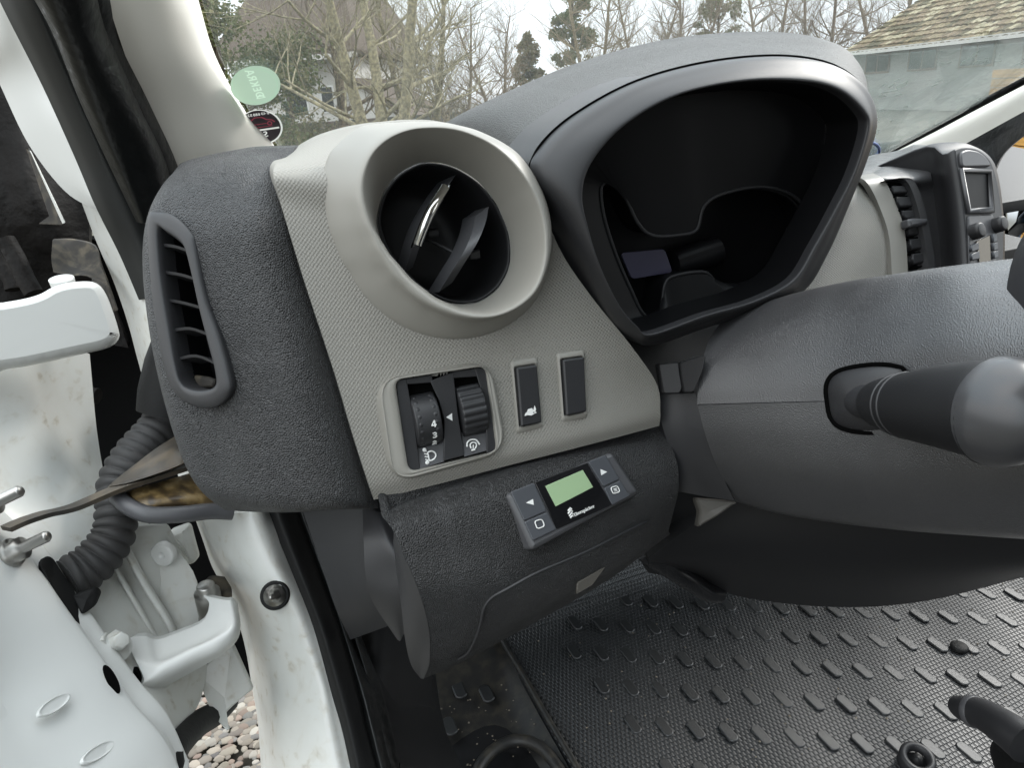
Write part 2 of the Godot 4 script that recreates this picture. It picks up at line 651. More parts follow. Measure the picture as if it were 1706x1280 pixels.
func dashboard() -> void:
	var dash := thing("dashboard", "black and warm grey van dashboard with round air vent and instrument hood", "dashboard")
	var fn: Vector3 = Vector3(-0.0287, 0.2872, 0.9574)
	var across := Vector3(1, 0, 0.03).normalized()
	var upwards := fn.cross(across).normalized()

	# the leather-grained end of the dashboard with its window vent
	var vn: Vector3 = Vector3(-0.6584, 0.3221, 0.6803)
	var mouth: Array = [Vector3(-0.0408, 1.3762, -0.585), Vector3(-0.0348, 1.3734, -0.5778), Vector3(-0.0274, 1.367, -0.5676), Vector3(-0.0253, 1.3617, -0.5631), Vector3(-0.0246, 1.3445, -0.5544), Vector3(-0.0243, 1.321, -0.5429), Vector3(-0.0236, 1.2998, -0.5321), Vector3(-0.0229, 1.2829, -0.5235), Vector3(-0.0248, 1.2721, -0.5202), Vector3(-0.0336, 1.268, -0.5268), Vector3(-0.0433, 1.268, -0.5362), Vector3(-0.048, 1.2718, -0.5425), Vector3(-0.049, 1.2826, -0.5486), Vector3(-0.0482, 1.3066, -0.5592), Vector3(-0.047, 1.3328, -0.5704), Vector3(-0.0449, 1.3547, -0.5787)]
	var rim: Array = [Vector3(-0.0481, 1.3832, -0.5954), Vector3(-0.0383, 1.388, -0.5881), Vector3(-0.0287, 1.3842, -0.577), Vector3(-0.0208, 1.3741, -0.5647), Vector3(-0.0192, 1.3639, -0.5582), Vector3(-0.0193, 1.3298, -0.5422), Vector3(-0.0162, 1.3046, -0.5273), Vector3(-0.0149, 1.2816, -0.5151), Vector3(-0.0165, 1.2699, -0.5111), Vector3(-0.0246, 1.2605, -0.5145), Vector3(-0.0351, 1.2561, -0.5225), Vector3(-0.0457, 1.2569, -0.5333), Vector3(-0.0549, 1.2634, -0.5453), Vector3(-0.0591, 1.2772, -0.5558), Vector3(-0.0587, 1.3058, -0.569), Vector3(-0.056, 1.3368, -0.5811)]
	var rows: Array = [[Vector3(-0.0236, 1.4132, -0.7325), Vector3(-0.0166, 1.4164, -0.7081), Vector3(-0.0061, 1.4196, -0.6824), Vector3(0.0139, 1.423, -0.653), Vector3(0.0324, 1.4248, -0.6352), Vector3(0.0659, 1.4234, -0.6217)],
		[Vector3(-0.0417, 1.3955, -0.6856), Vector3(-0.0347, 1.4048, -0.6326), Vector3(-0.019, 1.4111, -0.6097), Vector3(0.0042, 1.4135, -0.5914), Vector3(0.0308, 1.4144, -0.577), Vector3(0.0559, 1.4064, -0.5835)],
		[Vector3(-0.0555, 1.3735, -0.6583), Vector3(-0.05, 1.3823, -0.6045), Vector3(-0.0346, 1.3828, -0.585), Vector3(-0.0069, 1.3828, -0.5581), Vector3(0.0259, 1.3878, -0.5315), Vector3(0.0531, 1.3827, -0.5489)],
		[Vector3(-0.0645, 1.3382, -0.6464), Vector3(-0.0597, 1.3479, -0.591), Vector3(-0.0386, 1.3487, -0.57), Vector3(-0.0058, 1.3478, -0.5379), Vector3(0.0254, 1.3498, -0.5141), Vector3(0.0522, 1.3417, -0.5361)],
		[Vector3(-0.0703, 1.2834, -0.6249), Vector3(-0.0642, 1.2978, -0.5711), Vector3(-0.0403, 1.2992, -0.5504), Vector3(-0.005, 1.2993, -0.5189), Vector3(0.0291, 1.3019, -0.4954), Vector3(0.057, 1.2899, -0.5188)],
		[Vector3(-0.0695, 1.2318, -0.6023), Vector3(-0.064, 1.2503, -0.5516), Vector3(-0.0406, 1.2518, -0.53), Vector3(-0.0029, 1.2524, -0.5002), Vector3(0.033, 1.2522, -0.4794), Vector3(0.064, 1.2352, -0.504)],
		[Vector3(-0.0647, 1.19, -0.5824), Vector3(-0.0601, 1.2102, -0.5374), Vector3(-0.0362, 1.2107, -0.5145), Vector3(-0.0016, 1.2102, -0.486), Vector3(0.0387, 1.2108, -0.4673), Vector3(0.0671, 1.1911, -0.4918)],
		[Vector3(-0.056, 1.1664, -0.5688), Vector3(-0.0529, 1.1864, -0.5312), Vector3(-0.0298, 1.1853, -0.5069), Vector3(0.0037, 1.1835, -0.4817), Vector3(0.0407, 1.1838, -0.463), Vector3(0.0682, 1.1648, -0.4835)],
		[Vector3(-0.0437, 1.1432, -0.5772), Vector3(-0.0428, 1.1567, -0.5503), Vector3(-0.023, 1.1602, -0.5304), Vector3(0.0074, 1.1613, -0.5111), Vector3(0.04, 1.1653, -0.4911), Vector3(0.0664, 1.1611, -0.4883)]]
	var g := Geo.new()
	var opening := inset(rim, 0.004)
	shell(g, surf(rows, 9, 9), Vector3(0.01, 0, -0.03), func(p): return in_poly(p, opening))
	put("side_cover", g, M.leather, dash)
	var sv := put("window_vent", vent_rim(rim, mouth, vn), M.black_plastic, dash)
	g = Geo.new()
	g.grid([catmull(mouth, 4, true), shifted(catmull(mouth, 4, true), vn * -0.03)], true)
	g.fan(shifted(catmull(mouth, 4, true), vn * -0.03))
	put("duct", g, M.lining, sv)
	for s in [[Vector3(-0.0444, 1.3637, -0.5855), Vector3(-0.0339, 1.3624, -0.5747), Vector3(-0.0249, 1.3593, -0.5646)], [Vector3(-0.0472, 1.3447, -0.5792), Vector3(-0.0358, 1.3436, -0.5676), Vector3(-0.0246, 1.3406, -0.5554)], [Vector3(-0.0482, 1.3256, -0.5711), Vector3(-0.0361, 1.324, -0.5586), Vector3(-0.0241, 1.3211, -0.5456)], [Vector3(-0.0494, 1.3044, -0.5623), Vector3(-0.0361, 1.3067, -0.5505), Vector3(-0.0231, 1.3029, -0.5361)], [Vector3(-0.0499, 1.2849, -0.5535), Vector3(-0.0357, 1.2882, -0.5413), Vector3(-0.0227, 1.2838, -0.5266)]]:
		g = Geo.new()
		var path := catmull(s, 4)
		ribbon(g, shifted(path, vn * -0.009), Vector3(0, 0.0022, 0), vn * 0.018 + Vector3(0, 0.004, 0))
		put("slat", g, M.black_plastic, sv)
	g = Geo.new()
	block(g, [Vector3(-0.0482, 1.269, -0.562), Vector3(-0.0393, 1.2715, -0.5546), Vector3(-0.0315, 1.2714, -0.547), Vector3(-0.0261, 1.2702, -0.5411), Vector3(-0.0282, 1.2642, -0.5404), Vector3(-0.0368, 1.2624, -0.5478), Vector3(-0.0451, 1.2624, -0.5559)], vn * 0.003, 0.002)
	put("dust", g, M.grime, sv)

	# grey fascia with the round vent
	var hub: Vector3 = Vector3(0.1539, 1.357, -0.5216)
	var axis := Vector3(0.14, 0.22, 1.0).normalized()
	var f_rows: Array = [[Vector3(0.0575, 1.4175, -0.605), Vector3(0.0933, 1.4313, -0.6204), Vector3(0.1414, 1.437, -0.6217), Vector3(0.1981, 1.431, -0.6204), Vector3(0.2476, 1.3878, -0.5827)],
		[Vector3(0.0414, 1.4127, -0.5459), Vector3(0.0835, 1.4091, -0.5393), Vector3(0.135, 1.4018, -0.5356), Vector3(0.1862, 1.3924, -0.5354), Vector3(0.241, 1.3877, -0.5512)], [Vector3(0.0417, 1.3884, -0.5354), Vector3(0.0848, 1.3736, -0.5286), Vector3(0.1315, 1.3618, -0.5237), Vector3(0.1811, 1.3494, -0.5185), Vector3(0.2492, 1.3349, -0.5226)], [Vector3(0.0467, 1.3368, -0.5198), Vector3(0.0911, 1.3181, -0.5118), Vector3(0.1437, 1.3059, -0.5066), Vector3(0.1952, 1.2936, -0.5013), Vector3(0.2669, 1.2959, -0.5041)],
		[Vector3(0.0543, 1.2726, -0.5003), Vector3(0.0967, 1.2565, -0.4932), Vector3(0.1513, 1.2464, -0.4885), Vector3(0.2106, 1.2401, -0.4848), Vector3(0.2966, 1.2503, -0.4895)], [Vector3(0.0584, 1.2264, -0.4863), Vector3(0.1059, 1.2102, -0.479), Vector3(0.1687, 1.2085, -0.4766), Vector3(0.2336, 1.2072, -0.4743), Vector3(0.3204, 1.2111, -0.4854)], [Vector3(0.0622, 1.1925, -0.476), Vector3(0.1087, 1.1887, -0.4725), Vector3(0.1725, 1.189, -0.4706), Vector3(0.2413, 1.1902, -0.4689), Vector3(0.3202, 1.1862, -0.4789)], [Vector3(0.0647, 1.1748, -0.4759), Vector3(0.1122, 1.176, -0.4727), Vector3(0.1745, 1.1773, -0.4713), Vector3(0.2429, 1.1784, -0.4695), Vector3(0.3195, 1.1735, -0.4793)]]
	g = Geo.new()
	var cut: Array = [Vector3(0.0965, 1.2585, -0.4938), Vector3(0.1668, 1.2561, -0.4909), Vector3(0.164, 1.1924, -0.4719), Vector3(0.0941, 1.1921, -0.4739)]
	shell(g, surf(f_rows, 24, 16), Vector3(0, 0, -0.03), func(p): return in_poly(p, cut) or ((p - hub) - axis * (p - hub).dot(axis)).length() < 0.074)
	put("fascia_panel", g, M.fascia, dash)
	var vent := put("air_vent", vent_bezel(), M.grey_plastic, dash)
	g = Geo.new()
	var throat: Array = [Vector3(0.1095, 1.3604, -0.5386), Vector3(0.1091, 1.3678, -0.5408), Vector3(0.1112, 1.3752, -0.543), Vector3(0.1146, 1.3825, -0.545), Vector3(0.1191, 1.3895, -0.547), Vector3(0.1254, 1.3955, -0.5486), Vector3(0.1327, 1.4006, -0.5499), Vector3(0.141, 1.4041, -0.5507), Vector3(0.1498, 1.4065, -0.5512), Vector3(0.1588, 1.406, -0.5508), Vector3(0.1673, 1.4041, -0.5499), Vector3(0.175, 1.401, -0.5488), Vector3(0.1818, 1.3968, -0.5473), Vector3(0.1878, 1.3923, -0.5458), Vector3(0.193, 1.3872, -0.5441), Vector3(0.197, 1.3814, -0.5422), Vector3(0.2007, 1.3756, -0.5404), Vector3(0.2038, 1.3694, -0.5385), Vector3(0.2057, 1.3628, -0.5364), Vector3(0.2076, 1.3559, -0.5343), Vector3(0.2088, 1.3485, -0.532), Vector3(0.2086, 1.3407, -0.5297), Vector3(0.2074, 1.3325, -0.5273), Vector3(0.2046, 1.3242, -0.5248), Vector3(0.1994, 1.3166, -0.5227), Vector3(0.1927, 1.31, -0.521), Vector3(0.1843, 1.3052, -0.5198), Vector3(0.1751, 1.302, -0.5191), Vector3(0.1654, 1.3019, -0.5193), Vector3(0.1563, 1.3035, -0.5201), Vector3(0.1481, 1.3068, -0.5213), Vector3(0.1411, 1.3112, -0.5229), Vector3(0.135, 1.3154, -0.5243), Vector3(0.1299, 1.3203, -0.5259), Vector3(0.1259, 1.3257, -0.5276), Vector3(0.1217, 1.3304, -0.5292), Vector3(0.118, 1.3355, -0.5308), Vector3(0.1153, 1.3411, -0.5326), Vector3(0.1125, 1.347, -0.5345), Vector3(0.1105, 1.3534, -0.5364)]
	var throat_mid := middle(throat)
	var lips := []
	for k in [[1.015, -0.004], [1.01, 0.0016], [0.985, 0.002], [0.965, 0.0], [0.955, -0.006], [0.93, -0.024], [0.86, -0.062], [0.5, -0.064], [0.02, -0.064]]:
		var ring := []
		for p in throat:
			ring.append(throat_mid + (p - throat_mid) * k[0] + axis * k[1])
		lips.append(ring)
	hoop(g, lips, 2)
	put("inner_ring", g, M.dark_plastic, vent)
	for s in [[[Vector3(0.176, 1.3951, -0.5556), Vector3(0.1627, 1.3889, -0.5378), Vector3(0.1489, 1.3775, -0.5272), Vector3(0.1397, 1.3659, -0.524), Vector3(0.1331, 1.3517, -0.5256), Vector3(0.1283, 1.3288, -0.5429)], 0.024, 0.0075], [[Vector3(0.1901, 1.3683, -0.534), Vector3(0.1807, 1.3586, -0.5184), Vector3(0.1699, 1.3462, -0.5103), Vector3(0.1605, 1.3337, -0.5119), Vector3(0.1519, 1.315, -0.5256)], 0.024, 0.0115]]:
		g = Geo.new()
		ribbon(g, shifted(catmull(s[0], 8), axis * -0.5 * s[1]), Vector3(s[2], s[2] * 0.5, 0), axis * s[1])
		put("vane", g, M.satin_grey, vent)
	g = Geo.new()
	var strip := catmull([Vector3(0.1621, 1.3885, -0.5375), Vector3(0.1487, 1.3776, -0.5267), Vector3(0.1399, 1.3662, -0.5235), Vector3(0.1327, 1.3515, -0.5254)], 10)
	for k in strip.size():
		strip[k] += axis * 0.0005
	ribbon(g, strip, Vector3(0.0092, 0.0046, 0), axis * 0.004)
	tube(g, shifted(strip, axis * 0.0012), 0.0040, 12)
	put("chrome_strip", g, M.chrome, vent)
	g = Geo.new()
	tube(g, [Vector3(0.1422, 1.3521, -0.5673), Vector3(0.1548, 1.3457, -0.5563), Vector3(0.1684, 1.3362, -0.5446), Vector3(0.1838, 1.3322, -0.5369)], 0.0018, 8)
	box(g, Vector3(0.1536, 1.3536, -0.552), Vector3(0.009, 0.006, 0.006))
	box(g, Vector3(0.1805, 1.3355, -0.5339), Vector3(0.009, 0.007, 0.006))
	put("link_rod", g, M.black_plastic, vent)

	dimmer_panel(dash, fn, across, upwards)
	for r in [[[Vector3(0.1898, 1.2523, -0.4891), Vector3(0.2082, 1.2515, -0.4883), Vector3(0.2041, 1.2065, -0.4749), Vector3(0.1854, 1.2066, -0.4755)], true], [[Vector3(0.2295, 1.2515, -0.4877), Vector3(0.2494, 1.2505, -0.4868), Vector3(0.2436, 1.2071, -0.4739), Vector3(0.2247, 1.2074, -0.4746)], false]]:
		g = Geo.new()
		var foot: PackedVector3Array = rounded(r[0], 0.0022)
		var mid := middle(foot)
		var lip := PackedVector3Array()
		for p in foot:
			lip.append(mid + (p - mid) * 1.0 + (p - mid).normalized() * 0.0016)
		var lip2 := PackedVector3Array()
		for p in foot:
			lip2.append(mid + (p - mid) * 1.0 + (p - mid).normalized() * 0.0052)
		hoop(g, [shifted(lip2, fn * -0.0008), shifted(lip2, fn * 0.0006), shifted(lip, fn * 0.0022), shifted(foot, fn * 0.0016), shifted(foot, fn * -0.006)], 1)
		var sw := put("rocker_switch", g, M.grey_plastic, dash)
		g = Geo.new()
		var small := inset(foot, 0.0007)
		var tall := PackedVector3Array()
		for p in small:
			var high := clampf((p - mid).dot(upwards) / 0.05 + 0.5, 0.0, 1.0)
			tall.append(p + fn * (0.0045 + 0.002 * absf(high - 0.45)))
		g.grid([shifted(small, fn * -0.004), tall], true)
		var crown := inset(tall, 0.0012)
		for k in crown.size():
			crown[k] += fn * 0.0009
		g.grid([tall, crown], true)
		g.fan(crown)
		put("rocker", g, M.black_plastic, sw)
		if r[1]:
			g = Geo.new()
			for sym in [[Vector3(0.1899, 1.2174, -0.4717), Vector3(0.1908, 1.2188, -0.4721), Vector3(0.1923, 1.2194, -0.4723), Vector3(0.1933, 1.2213, -0.4728), Vector3(0.1971, 1.2215, -0.4728), Vector3(0.1976, 1.2192, -0.4721), Vector3(0.197, 1.2175, -0.4716), Vector3(0.1955, 1.2166, -0.4713)], [Vector3(0.1994, 1.2232, -0.4732), Vector3(0.2001, 1.22, -0.4722), Vector3(0.1993, 1.2189, -0.4719), Vector3(0.1995, 1.2176, -0.4715), Vector3(0.1972, 1.2187, -0.4719), Vector3(0.1983, 1.2209, -0.4726)]]:
				block(g, rounded(sym, 0.0004, 2), fn * 0.0004, 0.0001)
			var wave := PackedVector3Array([Vector3(0.1898, 1.2172, -0.4715), Vector3(0.1925, 1.2173, -0.4714), Vector3(0.1953, 1.2164, -0.4711), Vector3(0.1975, 1.2172, -0.4712), Vector3(0.1999, 1.2176, -0.4713)])
			tube(g, wave, 0.0004, 6)
			put("symbol", g, M.print, sw)

	# instrument hood
	var hn: Vector3 = Vector3(0, 0.1191, 0.9929)
	var rim_out: Array = [Vector3(0.3231, 1.2431, -0.4985), Vector3(0.2999, 1.2537, -0.4997), Vector3(0.2802, 1.2761, -0.5024), Vector3(0.2587, 1.3214, -0.5079), Vector3(0.2398, 1.3659, -0.5132), Vector3(0.2247, 1.3957, -0.5168), Vector3(0.2379, 1.415, -0.5191), Vector3(0.2685, 1.4344, -0.5214), Vector3(0.3234, 1.4545, -0.5239), Vector3(0.3922, 1.4654, -0.5252), Vector3(0.466, 1.4668, -0.5253), Vector3(0.5223, 1.4572, -0.5242), Vector3(0.5584, 1.437, -0.5217), Vector3(0.5731, 1.4084, -0.5183), Vector3(0.5632, 1.3766, -0.5145), Vector3(0.54, 1.3343, -0.5094), Vector3(0.5166, 1.296, -0.5048), Vector3(0.4894, 1.2653, -0.5011), Vector3(0.443, 1.2531, -0.4997), Vector3(0.383, 1.249, -0.4992)]
	var rim_mid: Array = [Vector3(0.3127, 1.2532, -0.4816), Vector3(0.2937, 1.2627, -0.4827), Vector3(0.2762, 1.2836, -0.4852), Vector3(0.2589, 1.3222, -0.4898), Vector3(0.2443, 1.3607, -0.4945), Vector3(0.2338, 1.3903, -0.498), Vector3(0.2458, 1.4106, -0.5005), Vector3(0.2737, 1.428, -0.5025), Vector3(0.3224, 1.4479, -0.5049), Vector3(0.387, 1.4584, -0.5062), Vector3(0.4529, 1.4597, -0.5063), Vector3(0.5043, 1.4517, -0.5054), Vector3(0.5392, 1.4331, -0.5031), Vector3(0.5519, 1.409, -0.5003), Vector3(0.5416, 1.3783, -0.4966), Vector3(0.5192, 1.3381, -0.4917), Vector3(0.4966, 1.3016, -0.4874), Vector3(0.4704, 1.2742, -0.4841), Vector3(0.4264, 1.2634, -0.4828), Vector3(0.3692, 1.2598, -0.4823)]
	var rim_in: Array = [Vector3(0.3061, 1.2625, -0.4716), Vector3(0.2931, 1.2712, -0.4726), Vector3(0.2785, 1.2897, -0.4749), Vector3(0.2644, 1.3211, -0.4786), Vector3(0.2557, 1.3518, -0.4823), Vector3(0.2522, 1.3798, -0.4857), Vector3(0.2634, 1.4028, -0.4884), Vector3(0.2939, 1.4257, -0.4912), Vector3(0.3418, 1.4434, -0.4933), Vector3(0.4041, 1.4499, -0.4941), Vector3(0.4646, 1.4467, -0.4937), Vector3(0.5032, 1.4372, -0.4926), Vector3(0.5305, 1.4188, -0.4904), Vector3(0.5358, 1.4038, -0.4885), Vector3(0.5223, 1.37, -0.4845), Vector3(0.501, 1.3392, -0.4808), Vector3(0.4789, 1.311, -0.4774), Vector3(0.4547, 1.2847, -0.4743), Vector3(0.412, 1.273, -0.4729), Vector3(0.3589, 1.2689, -0.4724)]
	var deep := []
	var mid_in := middle(rim_in)
	for p in rim_in:
		deep.append(mid_in + (p - mid_in) * 0.965 + Vector3(0.002, -0.004, -0.045))
	g = Geo.new()
	var lip_in := []
	for k in rim_in.size():
		lip_in.append((rim_in[k] as Vector3).lerp(deep[k], 0.25))
	hoop(g, [shifted(rim_out, Vector3(0, 0, -0.06)), rim_out, rim_mid, rim_in, lip_in], 8, 6)
	var hood := put("instrument_hood", g, M.black_plastic, dash)
	g = Geo.new()
	var trim_path := catmull([Vector3(0.2988, 1.3753, -0.5385), Vector3(0.3094, 1.3765, -0.5387), Vector3(0.3213, 1.363, -0.537), Vector3(0.3318, 1.3415, -0.5345), Vector3(0.3457, 1.3294, -0.533), Vector3(0.3734, 1.3263, -0.5326), Vector3(0.3917, 1.3289, -0.5329), Vector3(0.4004, 1.348, -0.5352), Vector3(0.4219, 1.3567, -0.5363), Vector3(0.4656, 1.3581, -0.5365), Vector3(0.5025, 1.3455, -0.5349), Vector3(0.5202, 1.3232, -0.5323), Vector3(0.5202, 1.2956, -0.529), Vector3(0.5052, 1.272, -0.5261), Vector3(0.4755, 1.2623, -0.525), Vector3(0.4353, 1.2651, -0.5253), Vector3(0.4109, 1.2791, -0.527), Vector3(0.3978, 1.29, -0.5283), Vector3(0.3663, 1.2913, -0.5284), Vector3(0.3556, 1.2853, -0.5277), Vector3(0.3505, 1.2663, -0.5254), Vector3(0.3435, 1.2564, -0.5242), Vector3(0.3311, 1.2629, -0.525), Vector3(0.3203, 1.2863, -0.5278), Vector3(0.3081, 1.3177, -0.5316), Vector3(0.2991, 1.3514, -0.5357)], 6, true)
	trim_path.append(trim_path[0])
	# the mask between the hood lining and the two gauge openings, and the well behind them
	var wide := []
	for k in deep.size():
		wide.append(deep[(k + 5) % deep.size()])
	var around := even(catmull(wide, 6, true), 72)
	var edge := even(trim_path, 72)
	g.grid([around, edge], true)
	g.grid([edge, shifted(edge, Vector3(0.004, -0.002, -0.038))], true)
	g.fan(shifted(edge, Vector3(0.004, -0.002, -0.038)))
	put("gauge_mask", g, M.lining, hood)
	g = Geo.new()
	hoop(g, [lip_in, deep], 8, 2)
	put("hood_lining", g, M.lining, hood)
	g = Geo.new()
	tube(g, trim_path, 0.0017, 8)
	tube(g, shifted(trim_path.slice(48, 96), Vector3(0.002, -0.002, -0.009)), 0.0014, 8)
	put("gauge_trim", g, M.dark_plastic, hood)
	g = Geo.new()
	block(g, rounded([Vector3(0.321, 1.3149, -0.5474), Vector3(0.3667, 1.3125, -0.5471), Vector3(0.374, 1.29, -0.5444), Vector3(0.3304, 1.2902, -0.5444)], 0.004), Vector3(0, 0.0006, 0.002), 0.0005)
	var screen := plain(0.035, 0.033, 0.055, 0.2)
	put("display_screen", g, screen, hood)
	g = Geo.new()
	tube(g, [Vector3(0.3804, 1.2959, -0.5532), Vector3(0.405, 1.2981, -0.5534), Vector3(0.4302, 1.3004, -0.5537)], [0.013, 0.014, 0.014], 16)
	put("trip_barrel", g, M.lining, hood)
	g = Geo.new()
	block(g, [Vector3(0.3443, 1.3419, -0.5526), Vector3(0.357, 1.3415, -0.5526), Vector3(0.358, 1.3296, -0.5512), Vector3(0.3473, 1.3305, -0.5513)], Vector3(0, 0, 0.004), 0.001)
	put("sensor", g, M.dark_plastic, hood)

	# the padded leather cowl over it
	var c_rows: Array = [[Vector3(0.2236, 1.3896, -0.5221), Vector3(0.237, 1.4136, -0.525), Vector3(0.2695, 1.4339, -0.5274), Vector3(0.3256, 1.4551, -0.53), Vector3(0.3962, 1.4665, -0.5313), Vector3(0.4721, 1.4679, -0.5315), Vector3(0.5304, 1.4586, -0.5304), Vector3(0.5663, 1.4368, -0.5278), Vector3(0.5791, 1.4064, -0.5241)],
		[Vector3(0.2449, 1.3872, -0.5951), Vector3(0.2588, 1.4197, -0.6038), Vector3(0.2996, 1.4437, -0.6101), Vector3(0.3705, 1.466, -0.6156), Vector3(0.4542, 1.4789, -0.618), Vector3(0.5415, 1.4806, -0.6141), Vector3(0.599, 1.4696, -0.5988), Vector3(0.6214, 1.4432, -0.5788), Vector3(0.6182, 1.4023, -0.5623)],
		[Vector3(0.2482, 1.3967, -0.6903), Vector3(0.2606, 1.4336, -0.69), Vector3(0.311, 1.4567, -0.6922), Vector3(0.393, 1.4792, -0.6936), Vector3(0.4888, 1.4922, -0.6913), Vector3(0.5872, 1.4928, -0.6826), Vector3(0.6573, 1.4832, -0.669), Vector3(0.6816, 1.455, -0.6416), Vector3(0.6594, 1.3991, -0.6029)],
		[Vector3(0.2436, 1.409, -0.8129), Vector3(0.2507, 1.4283, -0.7955), Vector3(0.3115, 1.4525, -0.7826), Vector3(0.4009, 1.478, -0.7824), Vector3(0.5084, 1.4969, -0.784), Vector3(0.6193, 1.5017, -0.7782), Vector3(0.7048, 1.4937, -0.765), Vector3(0.7546, 1.4665, -0.7341), Vector3(0.7254, 1.3872, -0.6763)],
		[Vector3(0.242, 1.3869, -0.9195), Vector3(0.247, 1.4043, -0.902), Vector3(0.3143, 1.4261, -0.8856), Vector3(0.4047, 1.4483, -0.8837), Vector3(0.5099, 1.464, -0.8847), Vector3(0.6255, 1.4666, -0.8761), Vector3(0.7331, 1.4578, -0.8657), Vector3(0.802, 1.4313, -0.8393), Vector3(0.7944, 1.3694, -0.7692)],
		[Vector3(0.2338, 1.3555, -1.0708), Vector3(0.2448, 1.38, -1.0657), Vector3(0.3209, 1.3926, -1.0419), Vector3(0.4133, 1.4063, -1.0355), Vector3(0.5205, 1.4112, -1.0311), Vector3(0.6532, 1.4018, -1.0223), Vector3(0.7673, 1.3846, -1.0057), Vector3(0.8773, 1.3673, -0.9906), Vector3(0.9289, 1.3322, -0.921)]]
	g = Geo.new()
	shell(g, surf(c_rows, 6, 6), Vector3(0, -0.02, 0))
	put("padded_cowl", g, M.hood_leather, dash)
	g = Geo.new()
	tube(g, catmull([Vector3(0.2167, 1.3854, -0.5161), Vector3(0.223, 1.3962, -0.5174), Vector3(0.2366, 1.4151, -0.5196), Vector3(0.2678, 1.4348, -0.522), Vector3(0.3232, 1.455, -0.5244), Vector3(0.3927, 1.4661, -0.5257), Vector3(0.4665, 1.4675, -0.5259), Vector3(0.5235, 1.4581, -0.5248), Vector3(0.5604, 1.4369, -0.5222), Vector3(0.5752, 1.4072, -0.5187)], 8), 0.0009, 8)
	put("cowl_seam", g, M.void, dash)

	# knee bolster below
	var k_rows: Array = [[Vector3(0.0726, 1.1611, -0.4802), Vector3(0.1259, 1.1691, -0.4828), Vector3(0.2222, 1.1725, -0.482), Vector3(0.3309, 1.1644, -0.4945)],
		[Vector3(0.0661, 1.1711, -0.4581), Vector3(0.1189, 1.1748, -0.4591), Vector3(0.2175, 1.1734, -0.4611), Vector3(0.3321, 1.1562, -0.4847)],
		[Vector3(0.0701, 1.1661, -0.4417), Vector3(0.1328, 1.1662, -0.4431), Vector3(0.2216, 1.1618, -0.4487), Vector3(0.3304, 1.1395, -0.4666)],
		[Vector3(0.0731, 1.1504, -0.4315), Vector3(0.1386, 1.1387, -0.4325), Vector3(0.2279, 1.1341, -0.4366), Vector3(0.3289, 1.1162, -0.4617)],
		[Vector3(0.0785, 1.1236, -0.4224), Vector3(0.1476, 1.1063, -0.4242), Vector3(0.2389, 1.0986, -0.4378), Vector3(0.328, 1.0903, -0.467)],
		[Vector3(0.0822, 1.0877, -0.424), Vector3(0.1538, 1.0703, -0.4294), Vector3(0.2535, 1.0658, -0.4469), Vector3(0.3304, 1.0628, -0.4773)],
		[Vector3(0.0807, 1.0518, -0.4297), Vector3(0.126, 1.0358, -0.4424), Vector3(0.2563, 1.0436, -0.4651), Vector3(0.3392, 1.0497, -0.4879)],
		[Vector3(0.0768, 1.0208, -0.4456), Vector3(0.1186, 1.0142, -0.4567), Vector3(0.2597, 1.0214, -0.4831), Vector3(0.3428, 1.0384, -0.499)]]
	g = Geo.new()
	var knee := surf(k_rows, 10, 8)
	shell(g, knee, Vector3(0.004, 0.012, -0.035))
	var bolster := put("knee_bolster", g, M.leather, dash)
	var kn: Vector3 = Vector3(0.17, 0.3514, 0.9207)
	g = Geo.new()
	tube(g, catmull([Vector3(0.1061, 1.035, -0.4382), Vector3(0.1123, 1.0441, -0.4316), Vector3(0.1178, 1.0577, -0.4274), Vector3(0.1228, 1.0733, -0.4247), Vector3(0.1265, 1.0878, -0.4237), Vector3(0.1333, 1.0967, -0.4226), Vector3(0.1455, 1.1029, -0.4195), Vector3(0.1716, 1.1104, -0.4179), Vector3(0.216, 1.1068, -0.4282), Vector3(0.2619, 1.103, -0.4424), Vector3(0.2875, 1.0999, -0.4515), Vector3(0.2974, 1.0954, -0.4579), Vector3(0.3014, 1.087, -0.4602), Vector3(0.2986, 1.0789, -0.4613), Vector3(0.2941, 1.0706, -0.4634)], 6), 0.0013, 8)
	put("pocket_seam", g, M.black_plastic, bolster)
	g = Geo.new()
	block(g, [Vector3(0.2129, 1.0736, -0.437), Vector3(0.2409, 1.0765, -0.4414), Vector3(0.2268, 1.064, -0.439), Vector3(0.2106, 1.0634, -0.4358)], Vector3(0, 0.0008, 0.0025), 0.0006)
	put("pocket_pull", g, plain(0.13, 0.12, 0.105, 0.6), bolster)
	g = Geo.new()
	g.grid(surf([[Vector3(0.0704, 1.1656, -0.4414), Vector3(0.0734, 1.1499, -0.4312), Vector3(0.0789, 1.1232, -0.4221), Vector3(0.0825, 1.0872, -0.4236), Vector3(0.0811, 1.0513, -0.4294), Vector3(0.0772, 1.0203, -0.4452)],
		[Vector3(0.071, 1.1564, -0.4487), Vector3(0.071, 1.1374, -0.4405), Vector3(0.073, 1.1073, -0.436), Vector3(0.0748, 1.0772, -0.4338), Vector3(0.0757, 1.045, -0.4403), Vector3(0.0763, 1.0186, -0.4483)],
		[Vector3(0.072, 1.1417, -0.4628), Vector3(0.07, 1.1204, -0.4543), Vector3(0.0686, 1.0915, -0.4482), Vector3(0.0677, 1.0631, -0.4477), Vector3(0.0699, 1.0331, -0.4513), Vector3(0.0761, 1.0149, -0.4525)]], 6, 6))
	put("end_face", g, M.black_plastic, bolster)
	g = Geo.new()
